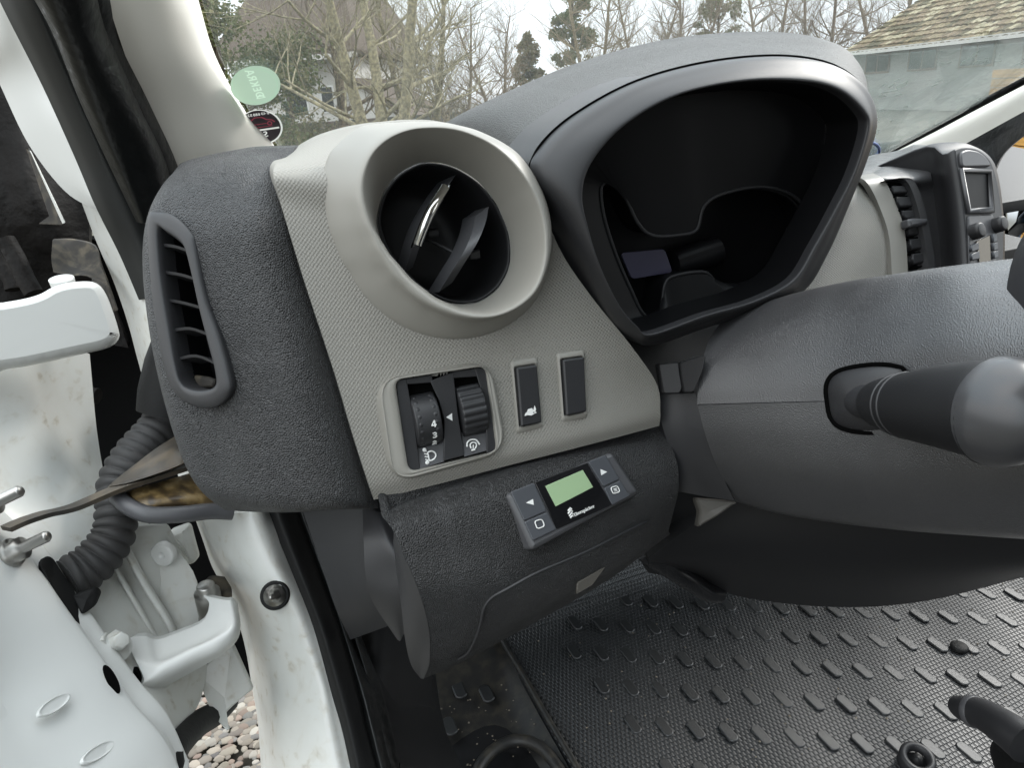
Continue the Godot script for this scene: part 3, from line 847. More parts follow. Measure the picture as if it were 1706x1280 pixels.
	shell(g, surf([[Vector3(0.059, 1.1524, -0.5071), Vector3(0.0617, 1.153, -0.5005), Vector3(0.0675, 1.1543, -0.4931), Vector3(0.0754, 1.1504, -0.486)],
		[Vector3(0.0524, 1.1374, -0.48), Vector3(0.0599, 1.1397, -0.4723), Vector3(0.0682, 1.1419, -0.4643), Vector3(0.0749, 1.1372, -0.4597)],
		[Vector3(0.0485, 1.1115, -0.4703), Vector3(0.0596, 1.116, -0.4622), Vector3(0.0696, 1.1204, -0.4545), Vector3(0.0759, 1.1178, -0.451)],
		[Vector3(0.0509, 1.0875, -0.4705), Vector3(0.062, 1.0931, -0.4572), Vector3(0.0695, 1.098, -0.4506), Vector3(0.0741, 1.0955, -0.4477)],
		[Vector3(0.0648, 1.0456, -0.4702), Vector3(0.0663, 1.048, -0.4649), Vector3(0.0689, 1.0558, -0.4615), Vector3(0.0726, 1.0626, -0.4572)]], 5, 5), Vector3(0.01, 0.0, -0.03))
	put("end_cap", g, M.black_plastic, dash)
	g = Geo.new()
	shell(g, surf([[Vector3(0.015, 1.1286, -0.583), Vector3(0.0427, 1.1349, -0.552), Vector3(0.0666, 1.1435, -0.5234)],
		[Vector3(0.0205, 1.0847, -0.5619), Vector3(0.0437, 1.0947, -0.5342), Vector3(0.0645, 1.1014, -0.5175)],
		[Vector3(0.0257, 1.0354, -0.5501), Vector3(0.0457, 1.0494, -0.5254), Vector3(0.065, 1.0593, -0.5107)],
		[Vector3(0.0336, 0.9926, -0.5516), Vector3(0.048, 1.0071, -0.535), Vector3(0.0671, 1.023, -0.5173)]], 4, 4), Vector3(0.01, 0, -0.02))
	put("kick_panel", g, M.black_plastic, dash)

	# dark lower dashboard behind the column
	g = Geo.new()
	shell(g, surf([[Vector3(0.3096, 1.247, -0.5211), Vector3(0.3593, 1.2296, -0.5292), Vector3(0.4509, 1.2454, -0.5702), Vector3(0.5377, 1.2418, -0.5815)],
		[Vector3(0.3273, 1.1935, -0.5143), Vector3(0.3598, 1.1788, -0.5185), Vector3(0.4421, 1.1397, -0.5047), Vector3(0.5239, 1.134, -0.4708)],
		[Vector3(0.3385, 1.101, -0.5046), Vector3(0.3669, 1.0778, -0.4952), Vector3(0.4233, 1.0522, -0.474), Vector3(0.5171, 1.0236, -0.4488)],
		[Vector3(0.3407, 0.9958, -0.5276), Vector3(0.3848, 1.0103, -0.5169), Vector3(0.4802, 0.9744, -0.4878), Vector3(0.5665, 0.9563, -0.4469)]], 4, 4), Vector3(0, 0, -0.02))
	put("lower_dashboard", g, M.dark_plastic, dash)
	g = Geo.new()
	shell(g, surf([[Vector3(0.3282, 1.1956, -0.4975), Vector3(0.3412, 1.1983, -0.4822), Vector3(0.3493, 1.2023, -0.4692)],
		[Vector3(0.3274, 1.1687, -0.4862), Vector3(0.3384, 1.1697, -0.4709), Vector3(0.3481, 1.173, -0.4512)],
		[Vector3(0.3327, 1.1364, -0.4759), Vector3(0.3426, 1.1379, -0.4612), Vector3(0.3546, 1.1417, -0.441)],
		[Vector3(0.3359, 1.1059, -0.4731), Vector3(0.3535, 1.105, -0.4544), Vector3(0.3647, 1.1109, -0.4295)]], 4, 4), Vector3(0, 0, -0.02))
	put("column_side_panel", g, M.black_plastic, dash)
	g = Geo.new()
	block(g, rounded([Vector3(0.327, 1.224, -0.4987), Vector3(0.3398, 1.227, -0.487), Vector3(0.3379, 1.22, -0.4824), Vector3(0.3373, 1.2067, -0.4769), Vector3(0.3352, 1.2017, -0.4778), Vector3(0.3242, 1.201, -0.4864)], 0.0025), Vector3(-0.003, 0.004, 0.010), 0.0012)
	block(g, rounded([Vector3(0.3393, 1.2273, -0.4839), Vector3(0.3483, 1.2347, -0.4721), Vector3(0.3526, 1.2373, -0.4657), Vector3(0.3474, 1.2247, -0.4623), Vector3(0.3395, 1.2072, -0.4635), Vector3(0.3361, 1.2049, -0.4719), Vector3(0.3382, 1.2181, -0.4803)], 0.0025), Vector3(-0.004, 0.004, 0.010), 0.0012)
	put("column_lock_lever", g, M.dark_plastic, dash)
	g = Geo.new()
	block(g, rounded([Vector3(0.3523, 1.0946, -0.4734), Vector3(0.3824, 1.0947, -0.4503), Vector3(0.3653, 1.0806, -0.4566), Vector3(0.3514, 1.0663, -0.4673), Vector3(0.3549, 1.0808, -0.4688)], 0.003), Vector3(-0.002, 0.004, 0.008), 0.002)
	put("bracket", g, plain(0.075, 0.07, 0.062, 0.6), dash)
	g = Geo.new()
	shell(g, surf([[Vector3(0.3315, 1.0081, -0.5133), Vector3(0.3603, 1.0427, -0.4941), Vector3(0.4013, 1.0804, -0.4716), Vector3(0.4368, 1.093, -0.4287), Vector3(0.4807, 1.1055, -0.3595), Vector3(0.5128, 1.1269, -0.2756)],
		[Vector3(0.3434, 0.9809, -0.5316), Vector3(0.3753, 0.9963, -0.5029), Vector3(0.4211, 1.0162, -0.4593), Vector3(0.4645, 1.0252, -0.4119), Vector3(0.5094, 1.0404, -0.355), Vector3(0.5453, 1.0735, -0.2863)],
		[Vector3(0.3649, 0.9434, -0.5649), Vector3(0.4131, 0.9317, -0.5414), Vector3(0.4534, 0.9175, -0.5081), Vector3(0.5242, 0.9219, -0.4482), Vector3(0.5889, 0.9425, -0.3976), Vector3(0.649, 0.994, -0.3391)]], 5, 6), Vector3(0, 0.01, -0.03))
	put("lower_cover", g, M.dark_plastic, dash)

	centre_stack(dash)


func vent_rim(rim: Array, mouth: Array, vn: Vector3) -> Geo:
	var g := Geo.new()
	var crest := []
	for k in rim.size():
		crest.append((rim[k] as Vector3).lerp(mouth[k], 0.4) + vn * 0.004)
	hoop(g, [shifted(rim, vn * -0.003), shifted(rim, vn * 0.0015), crest, shifted(mouth, vn * 0.003), shifted(mouth, vn * -0.012)], 6, 3)
	return g


func even(path, n: int) -> PackedVector3Array:
	# a closed path cut into n equal steps
	var length := 0.0
	var k: int = path.size()
	for i in k:
		length += path[i].distance_to(path[(i + 1) % k])
	var out := PackedVector3Array()
	var i := 0
	var gone := 0.0
	for s in n:
		var want := length * s / n
		while i < k - 1 and gone + path[i].distance_to(path[(i + 1) % k]) < want:
			gone += path[i].distance_to(path[(i + 1) % k])
			i += 1
		var step: float = path[i].distance_to(path[(i + 1) % k])
		out.append(path[i].lerp(path[(i + 1) % k], clampf((want - gone) / maxf(step, 1e-6), 0.0, 1.0)))
	return out


func vent_bezel() -> Geo:
	var g := Geo.new()
	var seam: Array = [Vector3(0.0714, 1.3697, -0.5266), Vector3(0.0711, 1.3818, -0.5303), Vector3(0.0719, 1.3949, -0.5342), Vector3(0.0757, 1.4082, -0.538), Vector3(0.0829, 1.4208, -0.5416), Vector3(0.0947, 1.4298, -0.544), Vector3(0.1081, 1.4367, -0.5456), Vector3(0.1234, 1.4379, -0.5455), Vector3(0.1378, 1.4373, -0.5449), Vector3(0.1511, 1.4355, -0.544), Vector3(0.1637, 1.4338, -0.5431), Vector3(0.1757, 1.4309, -0.5419), Vector3(0.1872, 1.4269, -0.5403), Vector3(0.1983, 1.4218, -0.5385), Vector3(0.209, 1.4157, -0.5363), Vector3(0.2182, 1.4076, -0.5336), Vector3(0.2257, 1.3979, -0.5305), Vector3(0.2315, 1.3871, -0.5271), Vector3(0.2354, 1.3754, -0.5234), Vector3(0.2374, 1.3631, -0.5197), Vector3(0.2374, 1.3503, -0.5158), Vector3(0.2361, 1.337, -0.5119), Vector3(0.2324, 1.3237, -0.508), Vector3(0.226, 1.3109, -0.5043), Vector3(0.2167, 1.2993, -0.5011), Vector3(0.2043, 1.2905, -0.4989), Vector3(0.1903, 1.2844, -0.4975), Vector3(0.1757, 1.281, -0.4969), Vector3(0.1611, 1.2801, -0.4971), Vector3(0.1471, 1.2815, -0.4979), Vector3(0.1341, 1.2848, -0.4993), Vector3(0.1224, 1.2897, -0.5011), Vector3(0.1119, 1.2958, -0.5032), Vector3(0.1029, 1.3029, -0.5056), Vector3(0.0951, 1.3108, -0.5083), Vector3(0.0887, 1.3195, -0.511), Vector3(0.0837, 1.3287, -0.5139), Vector3(0.0801, 1.3383, -0.517), Vector3(0.0759, 1.348, -0.52), Vector3(0.0734, 1.3585, -0.5232)]
	var shoulder: Array = [Vector3(0.084, 1.3734, -0.5077), Vector3(0.0831, 1.3836, -0.5108), Vector3(0.0831, 1.3949, -0.5142), Vector3(0.0859, 1.4064, -0.5176), Vector3(0.0921, 1.4171, -0.5206), Vector3(0.1012, 1.4261, -0.523), Vector3(0.1123, 1.433, -0.5248), Vector3(0.1251, 1.4366, -0.5254), Vector3(0.138, 1.438, -0.5255), Vector3(0.1505, 1.4373, -0.5249), Vector3(0.1626, 1.4359, -0.5241), Vector3(0.174, 1.4329, -0.5229), Vector3(0.1851, 1.4293, -0.5214), Vector3(0.1955, 1.4242, -0.5196), Vector3(0.2056, 1.4182, -0.5175), Vector3(0.2147, 1.4108, -0.515), Vector3(0.2215, 1.4014, -0.512), Vector3(0.2265, 1.3911, -0.5087), Vector3(0.2304, 1.3801, -0.5053), Vector3(0.2324, 1.3684, -0.5018), Vector3(0.2325, 1.3563, -0.4981), Vector3(0.2305, 1.344, -0.4945), Vector3(0.2261, 1.3319, -0.491), Vector3(0.2193, 1.3206, -0.4878), Vector3(0.2102, 1.3105, -0.4851), Vector3(0.1984, 1.3031, -0.4832), Vector3(0.1856, 1.2982, -0.4821), Vector3(0.1723, 1.2958, -0.4818), Vector3(0.1592, 1.296, -0.4822), Vector3(0.1471, 1.2982, -0.4833), Vector3(0.1362, 1.3026, -0.4849), Vector3(0.127, 1.3083, -0.4869), Vector3(0.1188, 1.3138, -0.4888), Vector3(0.112, 1.3202, -0.4909), Vector3(0.106, 1.3266, -0.493), Vector3(0.1006, 1.3332, -0.4952), Vector3(0.0965, 1.3405, -0.4975), Vector3(0.0922, 1.3477, -0.4998), Vector3(0.0889, 1.3556, -0.5022), Vector3(0.0863, 1.3641, -0.5049)]
	var crest: Array = [Vector3(0.0919, 1.3744, -0.4931), Vector3(0.0908, 1.383, -0.4958), Vector3(0.0905, 1.3925, -0.4986), Vector3(0.0923, 1.4027, -0.5016), Vector3(0.0969, 1.4124, -0.5044), Vector3(0.104, 1.4213, -0.5069), Vector3(0.1135, 1.428, -0.5086), Vector3(0.1245, 1.4323, -0.5096), Vector3(0.1361, 1.4343, -0.5098), Vector3(0.1477, 1.4343, -0.5095), Vector3(0.159, 1.4332, -0.5088), Vector3(0.1697, 1.4306, -0.5077), Vector3(0.1796, 1.4264, -0.5061), Vector3(0.1889, 1.4213, -0.5043), Vector3(0.1971, 1.415, -0.5022), Vector3(0.2042, 1.4076, -0.4997), Vector3(0.2101, 1.3993, -0.4971), Vector3(0.2151, 1.3903, -0.4942), Vector3(0.2191, 1.3807, -0.4912), Vector3(0.2216, 1.3703, -0.488), Vector3(0.2224, 1.3593, -0.4847), Vector3(0.2212, 1.3479, -0.4813), Vector3(0.2186, 1.3362, -0.4779), Vector3(0.2132, 1.3249, -0.4747), Vector3(0.2052, 1.3148, -0.4719), Vector3(0.1939, 1.3077, -0.4701), Vector3(0.1813, 1.3034, -0.4692), Vector3(0.1683, 1.302, -0.4691), Vector3(0.1558, 1.3034, -0.4699), Vector3(0.1446, 1.3067, -0.4713), Vector3(0.1349, 1.3112, -0.4729), Vector3(0.1265, 1.3162, -0.4747), Vector3(0.1195, 1.3218, -0.4766), Vector3(0.1136, 1.3276, -0.4785), Vector3(0.109, 1.334, -0.4805), Vector3(0.1046, 1.3399, -0.4824), Vector3(0.1014, 1.3463, -0.4844), Vector3(0.0985, 1.3527, -0.4865), Vector3(0.0958, 1.3594, -0.4885), Vector3(0.0942, 1.3666, -0.4907)]
	var bowl: Array = [Vector3(0.0965, 1.3732, -0.4979), Vector3(0.0954, 1.3813, -0.5003), Vector3(0.0953, 1.3903, -0.503), Vector3(0.0971, 1.3997, -0.5058), Vector3(0.1012, 1.4091, -0.5085), Vector3(0.1076, 1.4178, -0.5109), Vector3(0.1166, 1.4242, -0.5126), Vector3(0.127, 1.4284, -0.5135), Vector3(0.1381, 1.4305, -0.5138), Vector3(0.1491, 1.4302, -0.5134), Vector3(0.1597, 1.4289, -0.5127), Vector3(0.1698, 1.4262, -0.5116), Vector3(0.1792, 1.4224, -0.5101), Vector3(0.1878, 1.4173, -0.5084), Vector3(0.1954, 1.4112, -0.5063), Vector3(0.202, 1.4043, -0.504), Vector3(0.2075, 1.3965, -0.5015), Vector3(0.2121, 1.3881, -0.4989), Vector3(0.2153, 1.379, -0.496), Vector3(0.2177, 1.3693, -0.4931), Vector3(0.2184, 1.3591, -0.49), Vector3(0.2175, 1.3485, -0.4868), Vector3(0.2149, 1.3377, -0.4837), Vector3(0.2101, 1.3271, -0.4806), Vector3(0.2026, 1.3176, -0.478), Vector3(0.1923, 1.3107, -0.4763), Vector3(0.1806, 1.3064, -0.4753), Vector3(0.1685, 1.3048, -0.4752), Vector3(0.1566, 1.3069, -0.4762), Vector3(0.1462, 1.3106, -0.4776), Vector3(0.1374, 1.3157, -0.4794), Vector3(0.13, 1.3207, -0.4811), Vector3(0.1242, 1.3266, -0.4831), Vector3(0.119, 1.3318, -0.4848), Vector3(0.1146, 1.337, -0.4865), Vector3(0.1112, 1.3426, -0.4883), Vector3(0.1078, 1.3479, -0.4899), Vector3(0.1043, 1.3533, -0.4917), Vector3(0.1017, 1.3594, -0.4936), Vector3(0.099, 1.3659, -0.4956)]
	var deep: Array = [Vector3(0.1077, 1.3609, -0.5367), Vector3(0.1074, 1.3685, -0.539), Vector3(0.1097, 1.376, -0.5412), Vector3(0.1132, 1.3834, -0.5433), Vector3(0.1177, 1.3906, -0.5453), Vector3(0.1241, 1.3967, -0.5469), Vector3(0.1316, 1.4019, -0.5483), Vector3(0.1401, 1.4054, -0.5491), Vector3(0.1491, 1.4077, -0.5495), Vector3(0.1583, 1.4074, -0.5491), Vector3(0.1669, 1.4055, -0.5483), Vector3(0.1749, 1.4024, -0.5471), Vector3(0.1818, 1.3983, -0.5457), Vector3(0.188, 1.3936, -0.5441), Vector3(0.1933, 1.3884, -0.5424), Vector3(0.1975, 1.3825, -0.5405), Vector3(0.2013, 1.3765, -0.5386), Vector3(0.2044, 1.3702, -0.5366), Vector3(0.2064, 1.3634, -0.5345), Vector3(0.2084, 1.3563, -0.5323), Vector3(0.2095, 1.3487, -0.53), Vector3(0.2093, 1.3407, -0.5276), Vector3(0.208, 1.3323, -0.5251), Vector3(0.2051, 1.3238, -0.5226), Vector3(0.1999, 1.3161, -0.5205), Vector3(0.193, 1.3092, -0.5186), Vector3(0.1843, 1.3044, -0.5174), Vector3(0.1749, 1.3012, -0.5168), Vector3(0.165, 1.3012, -0.517), Vector3(0.1556, 1.3027, -0.5178), Vector3(0.1473, 1.306, -0.519), Vector3(0.1401, 1.3103, -0.5205), Vector3(0.1338, 1.3147, -0.522), Vector3(0.1285, 1.3196, -0.5237), Vector3(0.1244, 1.3251, -0.5254), Vector3(0.12, 1.33, -0.527), Vector3(0.1163, 1.3353, -0.5287), Vector3(0.1135, 1.3411, -0.5306), Vector3(0.1107, 1.3471, -0.5325), Vector3(0.1087, 1.3537, -0.5345)]
	var half := []
	for k in 40:
		half.append((bowl[k] as Vector3).lerp(deep[k], 0.6))
	var seat := shifted(seam, Vector3(0, 0, -0.006))
	g.grid(surf([seat, seam, shoulder, crest, bowl, half, deep], 4, 5, true), true)
	return g


func dimmer_panel(dash: Node3D, fn: Vector3, across: Vector3, upwards: Vector3) -> void:
	var outer = rounded([Vector3(0.0792, 1.2625, -0.4965), Vector3(0.1734, 1.2612, -0.4933), Vector3(0.1736, 1.1883, -0.4714), Vector3(0.078, 1.185, -0.4733)], 0.024, 6)
	var ridge = rounded([Vector3(0.0861, 1.2641, -0.4895), Vector3(0.1674, 1.2608, -0.4861), Vector3(0.1671, 1.1954, -0.4665), Vector3(0.0816, 1.192, -0.468)], 0.014, 6)
	var inner = rounded([Vector3(0.0951, 1.2619, -0.4886), Vector3(0.1661, 1.2593, -0.4856), Vector3(0.1632, 1.1941, -0.4662), Vector3(0.092, 1.1944, -0.4684)], 0.0075, 6)
	var g := Geo.new()
	var slope := []
	for k in outer.size():
		slope.append(outer[k].lerp(ridge[k], 0.6) + fn * 0.003)
	hoop(g, [outer, slope, ridge, inner, shifted(inner, fn * -0.012)], 1, 3)
	var panel := put("dimmer_panel", g, M.grey_plastic, dash)
	g = Geo.new()
	g.fan(shifted(inner, fn * -0.0105))
	put("well", g, M.void, panel)
	# bars of the black plate beside the two wells
	for q in [[Vector3(0.0967, 1.26, -0.4921), Vector3(0.1046, 1.2597, -0.4918), Vector3(0.1039, 1.2229, -0.4808), Vector3(0.1019, 1.193, -0.4719), Vector3(0.0928, 1.193, -0.4721), Vector3(0.0915, 1.2065, -0.4762)], [Vector3(0.1218, 1.2548, -0.4898), Vector3(0.1406, 1.2581, -0.4902), Vector3(0.1382, 1.2233, -0.4799), Vector3(0.1375, 1.1956, -0.4716), Vector3(0.1204, 1.1951, -0.472), Vector3(0.127, 1.2241, -0.4804), Vector3(0.1259, 1.2391, -0.485)], [Vector3(0.1577, 1.2576, -0.4896), Vector3(0.1657, 1.2575, -0.4893), Vector3(0.1682, 1.252, -0.4876), Vector3(0.164, 1.193, -0.47), Vector3(0.1551, 1.193, -0.4703), Vector3(0.1595, 1.2191, -0.4779), Vector3(0.1597, 1.2416, -0.4847)], [Vector3(0.103, 1.2594, -0.4923), Vector3(0.1243, 1.2589, -0.4915), Vector3(0.1239, 1.2531, -0.4898), Vector3(0.1033, 1.2554, -0.4911)], [Vector3(0.1397, 1.2581, -0.4908), Vector3(0.1595, 1.2576, -0.49), Vector3(0.1591, 1.2511, -0.4881), Vector3(0.1399, 1.2534, -0.4894)]]:
		g = Geo.new()
		block(g, rounded(q, 0.0015, 2), fn * 0.0012, 0.0006)
		put("plate", g, M.black_plastic, panel)
	# sloping label fields under the wheels
	for q in [[Vector3(0.103, 1.2097, -0.4831), Vector3(0.1253, 1.2087, -0.4821), Vector3(0.121, 1.1942, -0.4722), Vector3(0.1015, 1.1932, -0.4724)], [Vector3(0.1399, 1.2101, -0.4821), Vector3(0.1595, 1.2104, -0.4816), Vector3(0.1567, 1.1952, -0.4714), Vector3(0.1372, 1.1945, -0.4718)]]:
		g = Geo.new()
		block(g, q, fn * 0.0012, 0.0004)
		put("label_field", g, M.satin_grey, panel)
	# wheels
	for w in [[Vector3(0.1139, 1.2231, -0.4931), 0.0215, false], [Vector3(0.1506, 1.2237, -0.4921), 0.0215, true]]:
		var dir := across
		g = Geo.new()
		var wheel: MeshInstance3D
		var c: Vector3 = w[0]
		var half := 0.0098
		var face: Basis = Basis(dir, upwards, fn)
		var ribs := 22
		var rows := []
		for e in [[-half - 0.0002, 0.80], [-half, 0.97], [-half * 0.85, 1.0], [half * 0.85, 1.0], [half, 0.97], [half + 0.0002, 0.80]]:
			var ring := PackedVector3Array()
			for k in ribs * 6:
				var t := TAU * k / (ribs * 6)
				var r: float = w[1] * e[1]
				if w[2]:
					r -= 0.0011 * smoothstep(0.1, 0.8, cos(t * ribs)) * (1.0 if absf(e[0]) < half * 0.9 else 0.4)
				ring.append(c + dir * e[0] + (upwards * cos(t) + fn * sin(t)) * r)
			rows.append(ring)
		g.grid(rows, true)
		g.fan(rows[0])
		g.fan(rows[5])
		if not w[2]:
			for k in 9:
				for s in [-1, 1]:
					var t: float = 0.35 + k * 0.28 + 0.14 * s
					lathe(g, c + dir * half * 0.62 * s + (upwards * cos(t) + fn * sin(t)) * (w[1] - 0.0002), upwards * cos(t) + fn * sin(t), [[0.0019, 0.0], [0.0012, 0.0005], [0.0001, 0.0007]], 10)
		wheel = put("thumbwheel", g, M.black_plastic, panel)
		if not w[2]:
			for s in [["4", 1.66], ["3", 2.10], ["2", 2.50]]:
				var t: float = s[1]
				var o := upwards * cos(t) + fn * sin(t)
				lettering("numeral", s[0], 0.0072, c + o * (w[1] + 0.0002) + dir * 0.0032, dir, upwards * sin(t) - fn * cos(t), M.print, panel)
	g = Geo.new()
	block(g, [Vector3(0.1286, 1.2268, -0.4799), Vector3(0.1337, 1.2288, -0.4804), Vector3(0.133, 1.2232, -0.4787)], fn * 0.0003, 0.0001)
	put("arrow_mark", g, M.print, panel)
	# headlamp symbol and lamp symbol
	g = Geo.new()
	tube(g, catmull([Vector3(0.1103, 1.2036, -0.4754), Vector3(0.1132, 1.2039, -0.4754), Vector3(0.1154, 1.2022, -0.4749), Vector3(0.1159, 1.2, -0.4742), Vector3(0.1146, 1.1982, -0.4737), Vector3(0.1126, 1.1973, -0.4735), Vector3(0.1102, 1.1971, -0.4735)], 4), 0.0006, 6)
	tube(g, [Vector3(0.1101, 1.2038, -0.4755), Vector3(0.1102, 1.197, -0.4734)], 0.0006, 6)
	for k in 5:
		var a: Vector3 = (Vector3(0.1075, 1.2051, -0.4768)).lerp(Vector3(0.1073, 1.1969, -0.4727), k / 4.0)
		tube(g, [a, a + (Vector3(0.1095, 1.2016, -0.4752) - Vector3(0.1072, 1.2027, -0.4756)) * 0.9], 0.0005, 6)
	for p in [Vector3(0.1082, 1.2055, -0.4769), Vector3(0.1081, 1.1968, -0.4724)]:
		lathe(g, p, fn, [[0.0016, 0.0], [0.0014, 0.0004], [0.0001, 0.0005]], 12)
	put("headlamp_symbol", g, M.print, panel)
	g = Geo.new()
	tube(g, catmull([Vector3(0.1436, 1.2, -0.4721), Vector3(0.1438, 1.2022, -0.4738), Vector3(0.1458, 1.2034, -0.4745), Vector3(0.1482, 1.2026, -0.4742), Vector3(0.1486, 1.2006, -0.4732), Vector3(0.1467, 1.199, -0.4717)], 4), 0.0006, 6)
	tube(g, catmull([Vector3(0.1409, 1.2013, -0.4736), Vector3(0.1421, 1.2041, -0.475), Vector3(0.1451, 1.2053, -0.4757), Vector3(0.1487, 1.2047, -0.4754), Vector3(0.1505, 1.2027, -0.4743), Vector3(0.1511, 1.2006, -0.4733)], 4), 0.0007, 6)
	tube(g, [Vector3(0.1436, 1.1985, -0.4714), Vector3(0.1465, 1.1985, -0.4713)], 0.0008, 6)
	tube(g, [Vector3(0.1453, 1.1996, -0.4719), Vector3(0.146, 1.2022, -0.4727)], 0.0005, 6)
	put("lamp_symbol", g, M.print, panel)


func centre_stack(dash: Node3D) -> void:
	var rn: Vector3 = Vector3(0.1489, 0.3973, 0.9055)
	var g := Geo.new()
	shell(g, surf([[Vector3(0.6432, 1.3456, -0.6391), Vector3(0.6509, 1.3462, -0.6186), Vector3(0.6603, 1.3452, -0.6086), Vector3(0.6698, 1.3433, -0.605)], [Vector3(0.6003, 1.3333, -0.6046), Vector3(0.616, 1.3337, -0.5808), Vector3(0.6393, 1.3298, -0.5786), Vector3(0.6581, 1.3246, -0.5794)], [Vector3(0.5668, 1.3087, -0.5772), Vector3(0.5979, 1.3071, -0.5596), Vector3(0.633, 1.3012, -0.5605), Vector3(0.6599, 1.2957, -0.5648)], [Vector3(0.5339, 1.2815, -0.5599), Vector3(0.573, 1.2789, -0.5431), Vector3(0.6218, 1.2716, -0.5457), Vector3(0.6564, 1.2659, -0.5511)], [Vector3(0.4856, 1.2445, -0.5357), Vector3(0.5422, 1.2457, -0.5235), Vector3(0.6117, 1.2375, -0.5313), Vector3(0.6518, 1.236, -0.5394)]], 6, 6), Vector3(0, 0, -0.03))
	put("middle_fascia", g, M.fascia, dash)
	g = Geo.new()
	ribbon(g, catmull([Vector3(0.665, 1.3439, -0.6078), Vector3(0.654, 1.339, -0.5817), Vector3(0.6652, 1.3134, -0.5723), Vector3(0.6693, 1.2824, -0.5593), Vector3(0.657, 1.2357, -0.5369)], 6), Vector3(0.030, 0, -0.006), rn * 0.006)
	put("edge_band", g, M.grey_plastic, dash)
	# housing of the middle vent, with the radio tower on its right
	g = Geo.new()
	shell(g, surf([[Vector3(0.7794, 1.3278, -0.7089), Vector3(0.8587, 1.3393, -0.7491), Vector3(0.9292, 1.3407, -0.7613), Vector3(0.9388, 1.3485, -0.7442)], [Vector3(0.6725, 1.3438, -0.6034), Vector3(0.6958, 1.343, -0.6003), Vector3(0.73, 1.3399, -0.5979), Vector3(0.7617, 1.3399, -0.6009)], [Vector3(0.684, 1.3252, -0.5949), Vector3(0.6994, 1.3238, -0.5924), Vector3(0.7251, 1.3216, -0.5868), Vector3(0.7582, 1.3179, -0.5885)], [Vector3(0.6934, 1.2927, -0.5822), Vector3(0.7036, 1.2918, -0.5791), Vector3(0.724, 1.2901, -0.5728), Vector3(0.7542, 1.2863, -0.5739)], [Vector3(0.6963, 1.2608, -0.5687), Vector3(0.7025, 1.2605, -0.5651), Vector3(0.7229, 1.2587, -0.5589), Vector3(0.7474, 1.2553, -0.5592)], [Vector3(0.6862, 1.2279, -0.5526), Vector3(0.6949, 1.2272, -0.5493), Vector3(0.7152, 1.2254, -0.543), Vector3(0.7394, 1.2216, -0.5431)]], 6, 6), Vector3(0, 0, -0.03))
	var vent := put("middle_vent", g, M.column_plastic, dash)
	g = Geo.new()
	ribbon(g, catmull([Vector3(0.6651, 1.3397, -0.5783), Vector3(0.6835, 1.3389, -0.581), Vector3(0.7008, 1.3342, -0.5818), Vector3(0.7084, 1.3147, -0.5745), Vector3(0.7098, 1.2866, -0.5623), Vector3(0.7074, 1.2559, -0.5485), Vector3(0.6995, 1.2294, -0.5355)], 6), Vector3(0.010, 0, 0), rn * 0.012)
	put("vent_surround", g, M.column_plastic, vent)
	for s in [[Vector3(0.6736, 1.3367, -0.585), Vector3(0.7105, 1.3311, -0.5886), Vector3(0.7106, 1.3276, -0.5871), Vector3(0.6725, 1.3326, -0.583)], [Vector3(0.6763, 1.3221, -0.5785), Vector3(0.7091, 1.3188, -0.5824), Vector3(0.71, 1.3168, -0.5817), Vector3(0.6765, 1.3199, -0.5776)], [Vector3(0.6812, 1.3076, -0.5729), Vector3(0.714, 1.3041, -0.5768), Vector3(0.7143, 1.3021, -0.576), Vector3(0.6812, 1.3055, -0.572)], [Vector3(0.6845, 1.2776, -0.5603), Vector3(0.7174, 1.2757, -0.5649), Vector3(0.7176, 1.2734, -0.5639), Vector3(0.6848, 1.2754, -0.5594)], [Vector3(0.6841, 1.2626, -0.5537), Vector3(0.7166, 1.261, -0.5583), Vector3(0.7169, 1.2588, -0.5574), Vector3(0.6845, 1.2607, -0.5529)], [Vector3(0.682, 1.2482, -0.547), Vector3(0.7139, 1.247, -0.5517), Vector3(0.7137, 1.2452, -0.5509), Vector3(0.6823, 1.2469, -0.5465)]]:
		g = Geo.new()
		block(g, s, rn * 0.004, 0.0005)
		put("slot", g, M.void, vent)
	for s in [[Vector3(0.6747, 1.3305, -0.5824), Vector3(0.7114, 1.3263, -0.5867), Vector3(0.7101, 1.3194, -0.5834), Vector3(0.6762, 1.3226, -0.5793)], [Vector3(0.6789, 1.3185, -0.5779), Vector3(0.7112, 1.315, -0.5817), Vector3(0.7128, 1.3049, -0.5775), Vector3(0.6814, 1.3082, -0.5738)], [Vector3(0.6834, 1.3041, -0.5723), Vector3(0.7154, 1.3007, -0.5761), Vector3(0.7172, 1.291, -0.5721), Vector3(0.6862, 1.2952, -0.5689)], [Vector3(0.6875, 1.2889, -0.5663), Vector3(0.7162, 1.2849, -0.5693), Vector3(0.718, 1.2764, -0.5659), Vector3(0.6857, 1.2786, -0.5615)], [Vector3(0.6862, 1.2744, -0.5597), Vector3(0.7182, 1.272, -0.5639), Vector3(0.7178, 1.2618, -0.5594), Vector3(0.6853, 1.2636, -0.5548)], [Vector3(0.6853, 1.2595, -0.5531), Vector3(0.7171, 1.2572, -0.5573), Vector3(0.7157, 1.248, -0.553), Vector3(0.6832, 1.2491, -0.5481)]]:
		g = Geo.new()
		block(g, s, rn * 0.006 + Vector3(0, 0.002, 0), 0.0015)
		put("vane", g, M.black_plastic, vent)
	g = Geo.new()
	block(g, rounded([Vector3(0.6797, 1.2974, -0.5632), Vector3(0.6905, 1.2971, -0.5649), Vector3(0.7128, 1.2935, -0.567), Vector3(0.7119, 1.2877, -0.5643), Vector3(0.6924, 1.2879, -0.5612), Vector3(0.6786, 1.289, -0.5593)], 0.003), rn * 0.010, 0.003)
	put("thumb_tab", g, M.satin_grey, vent)

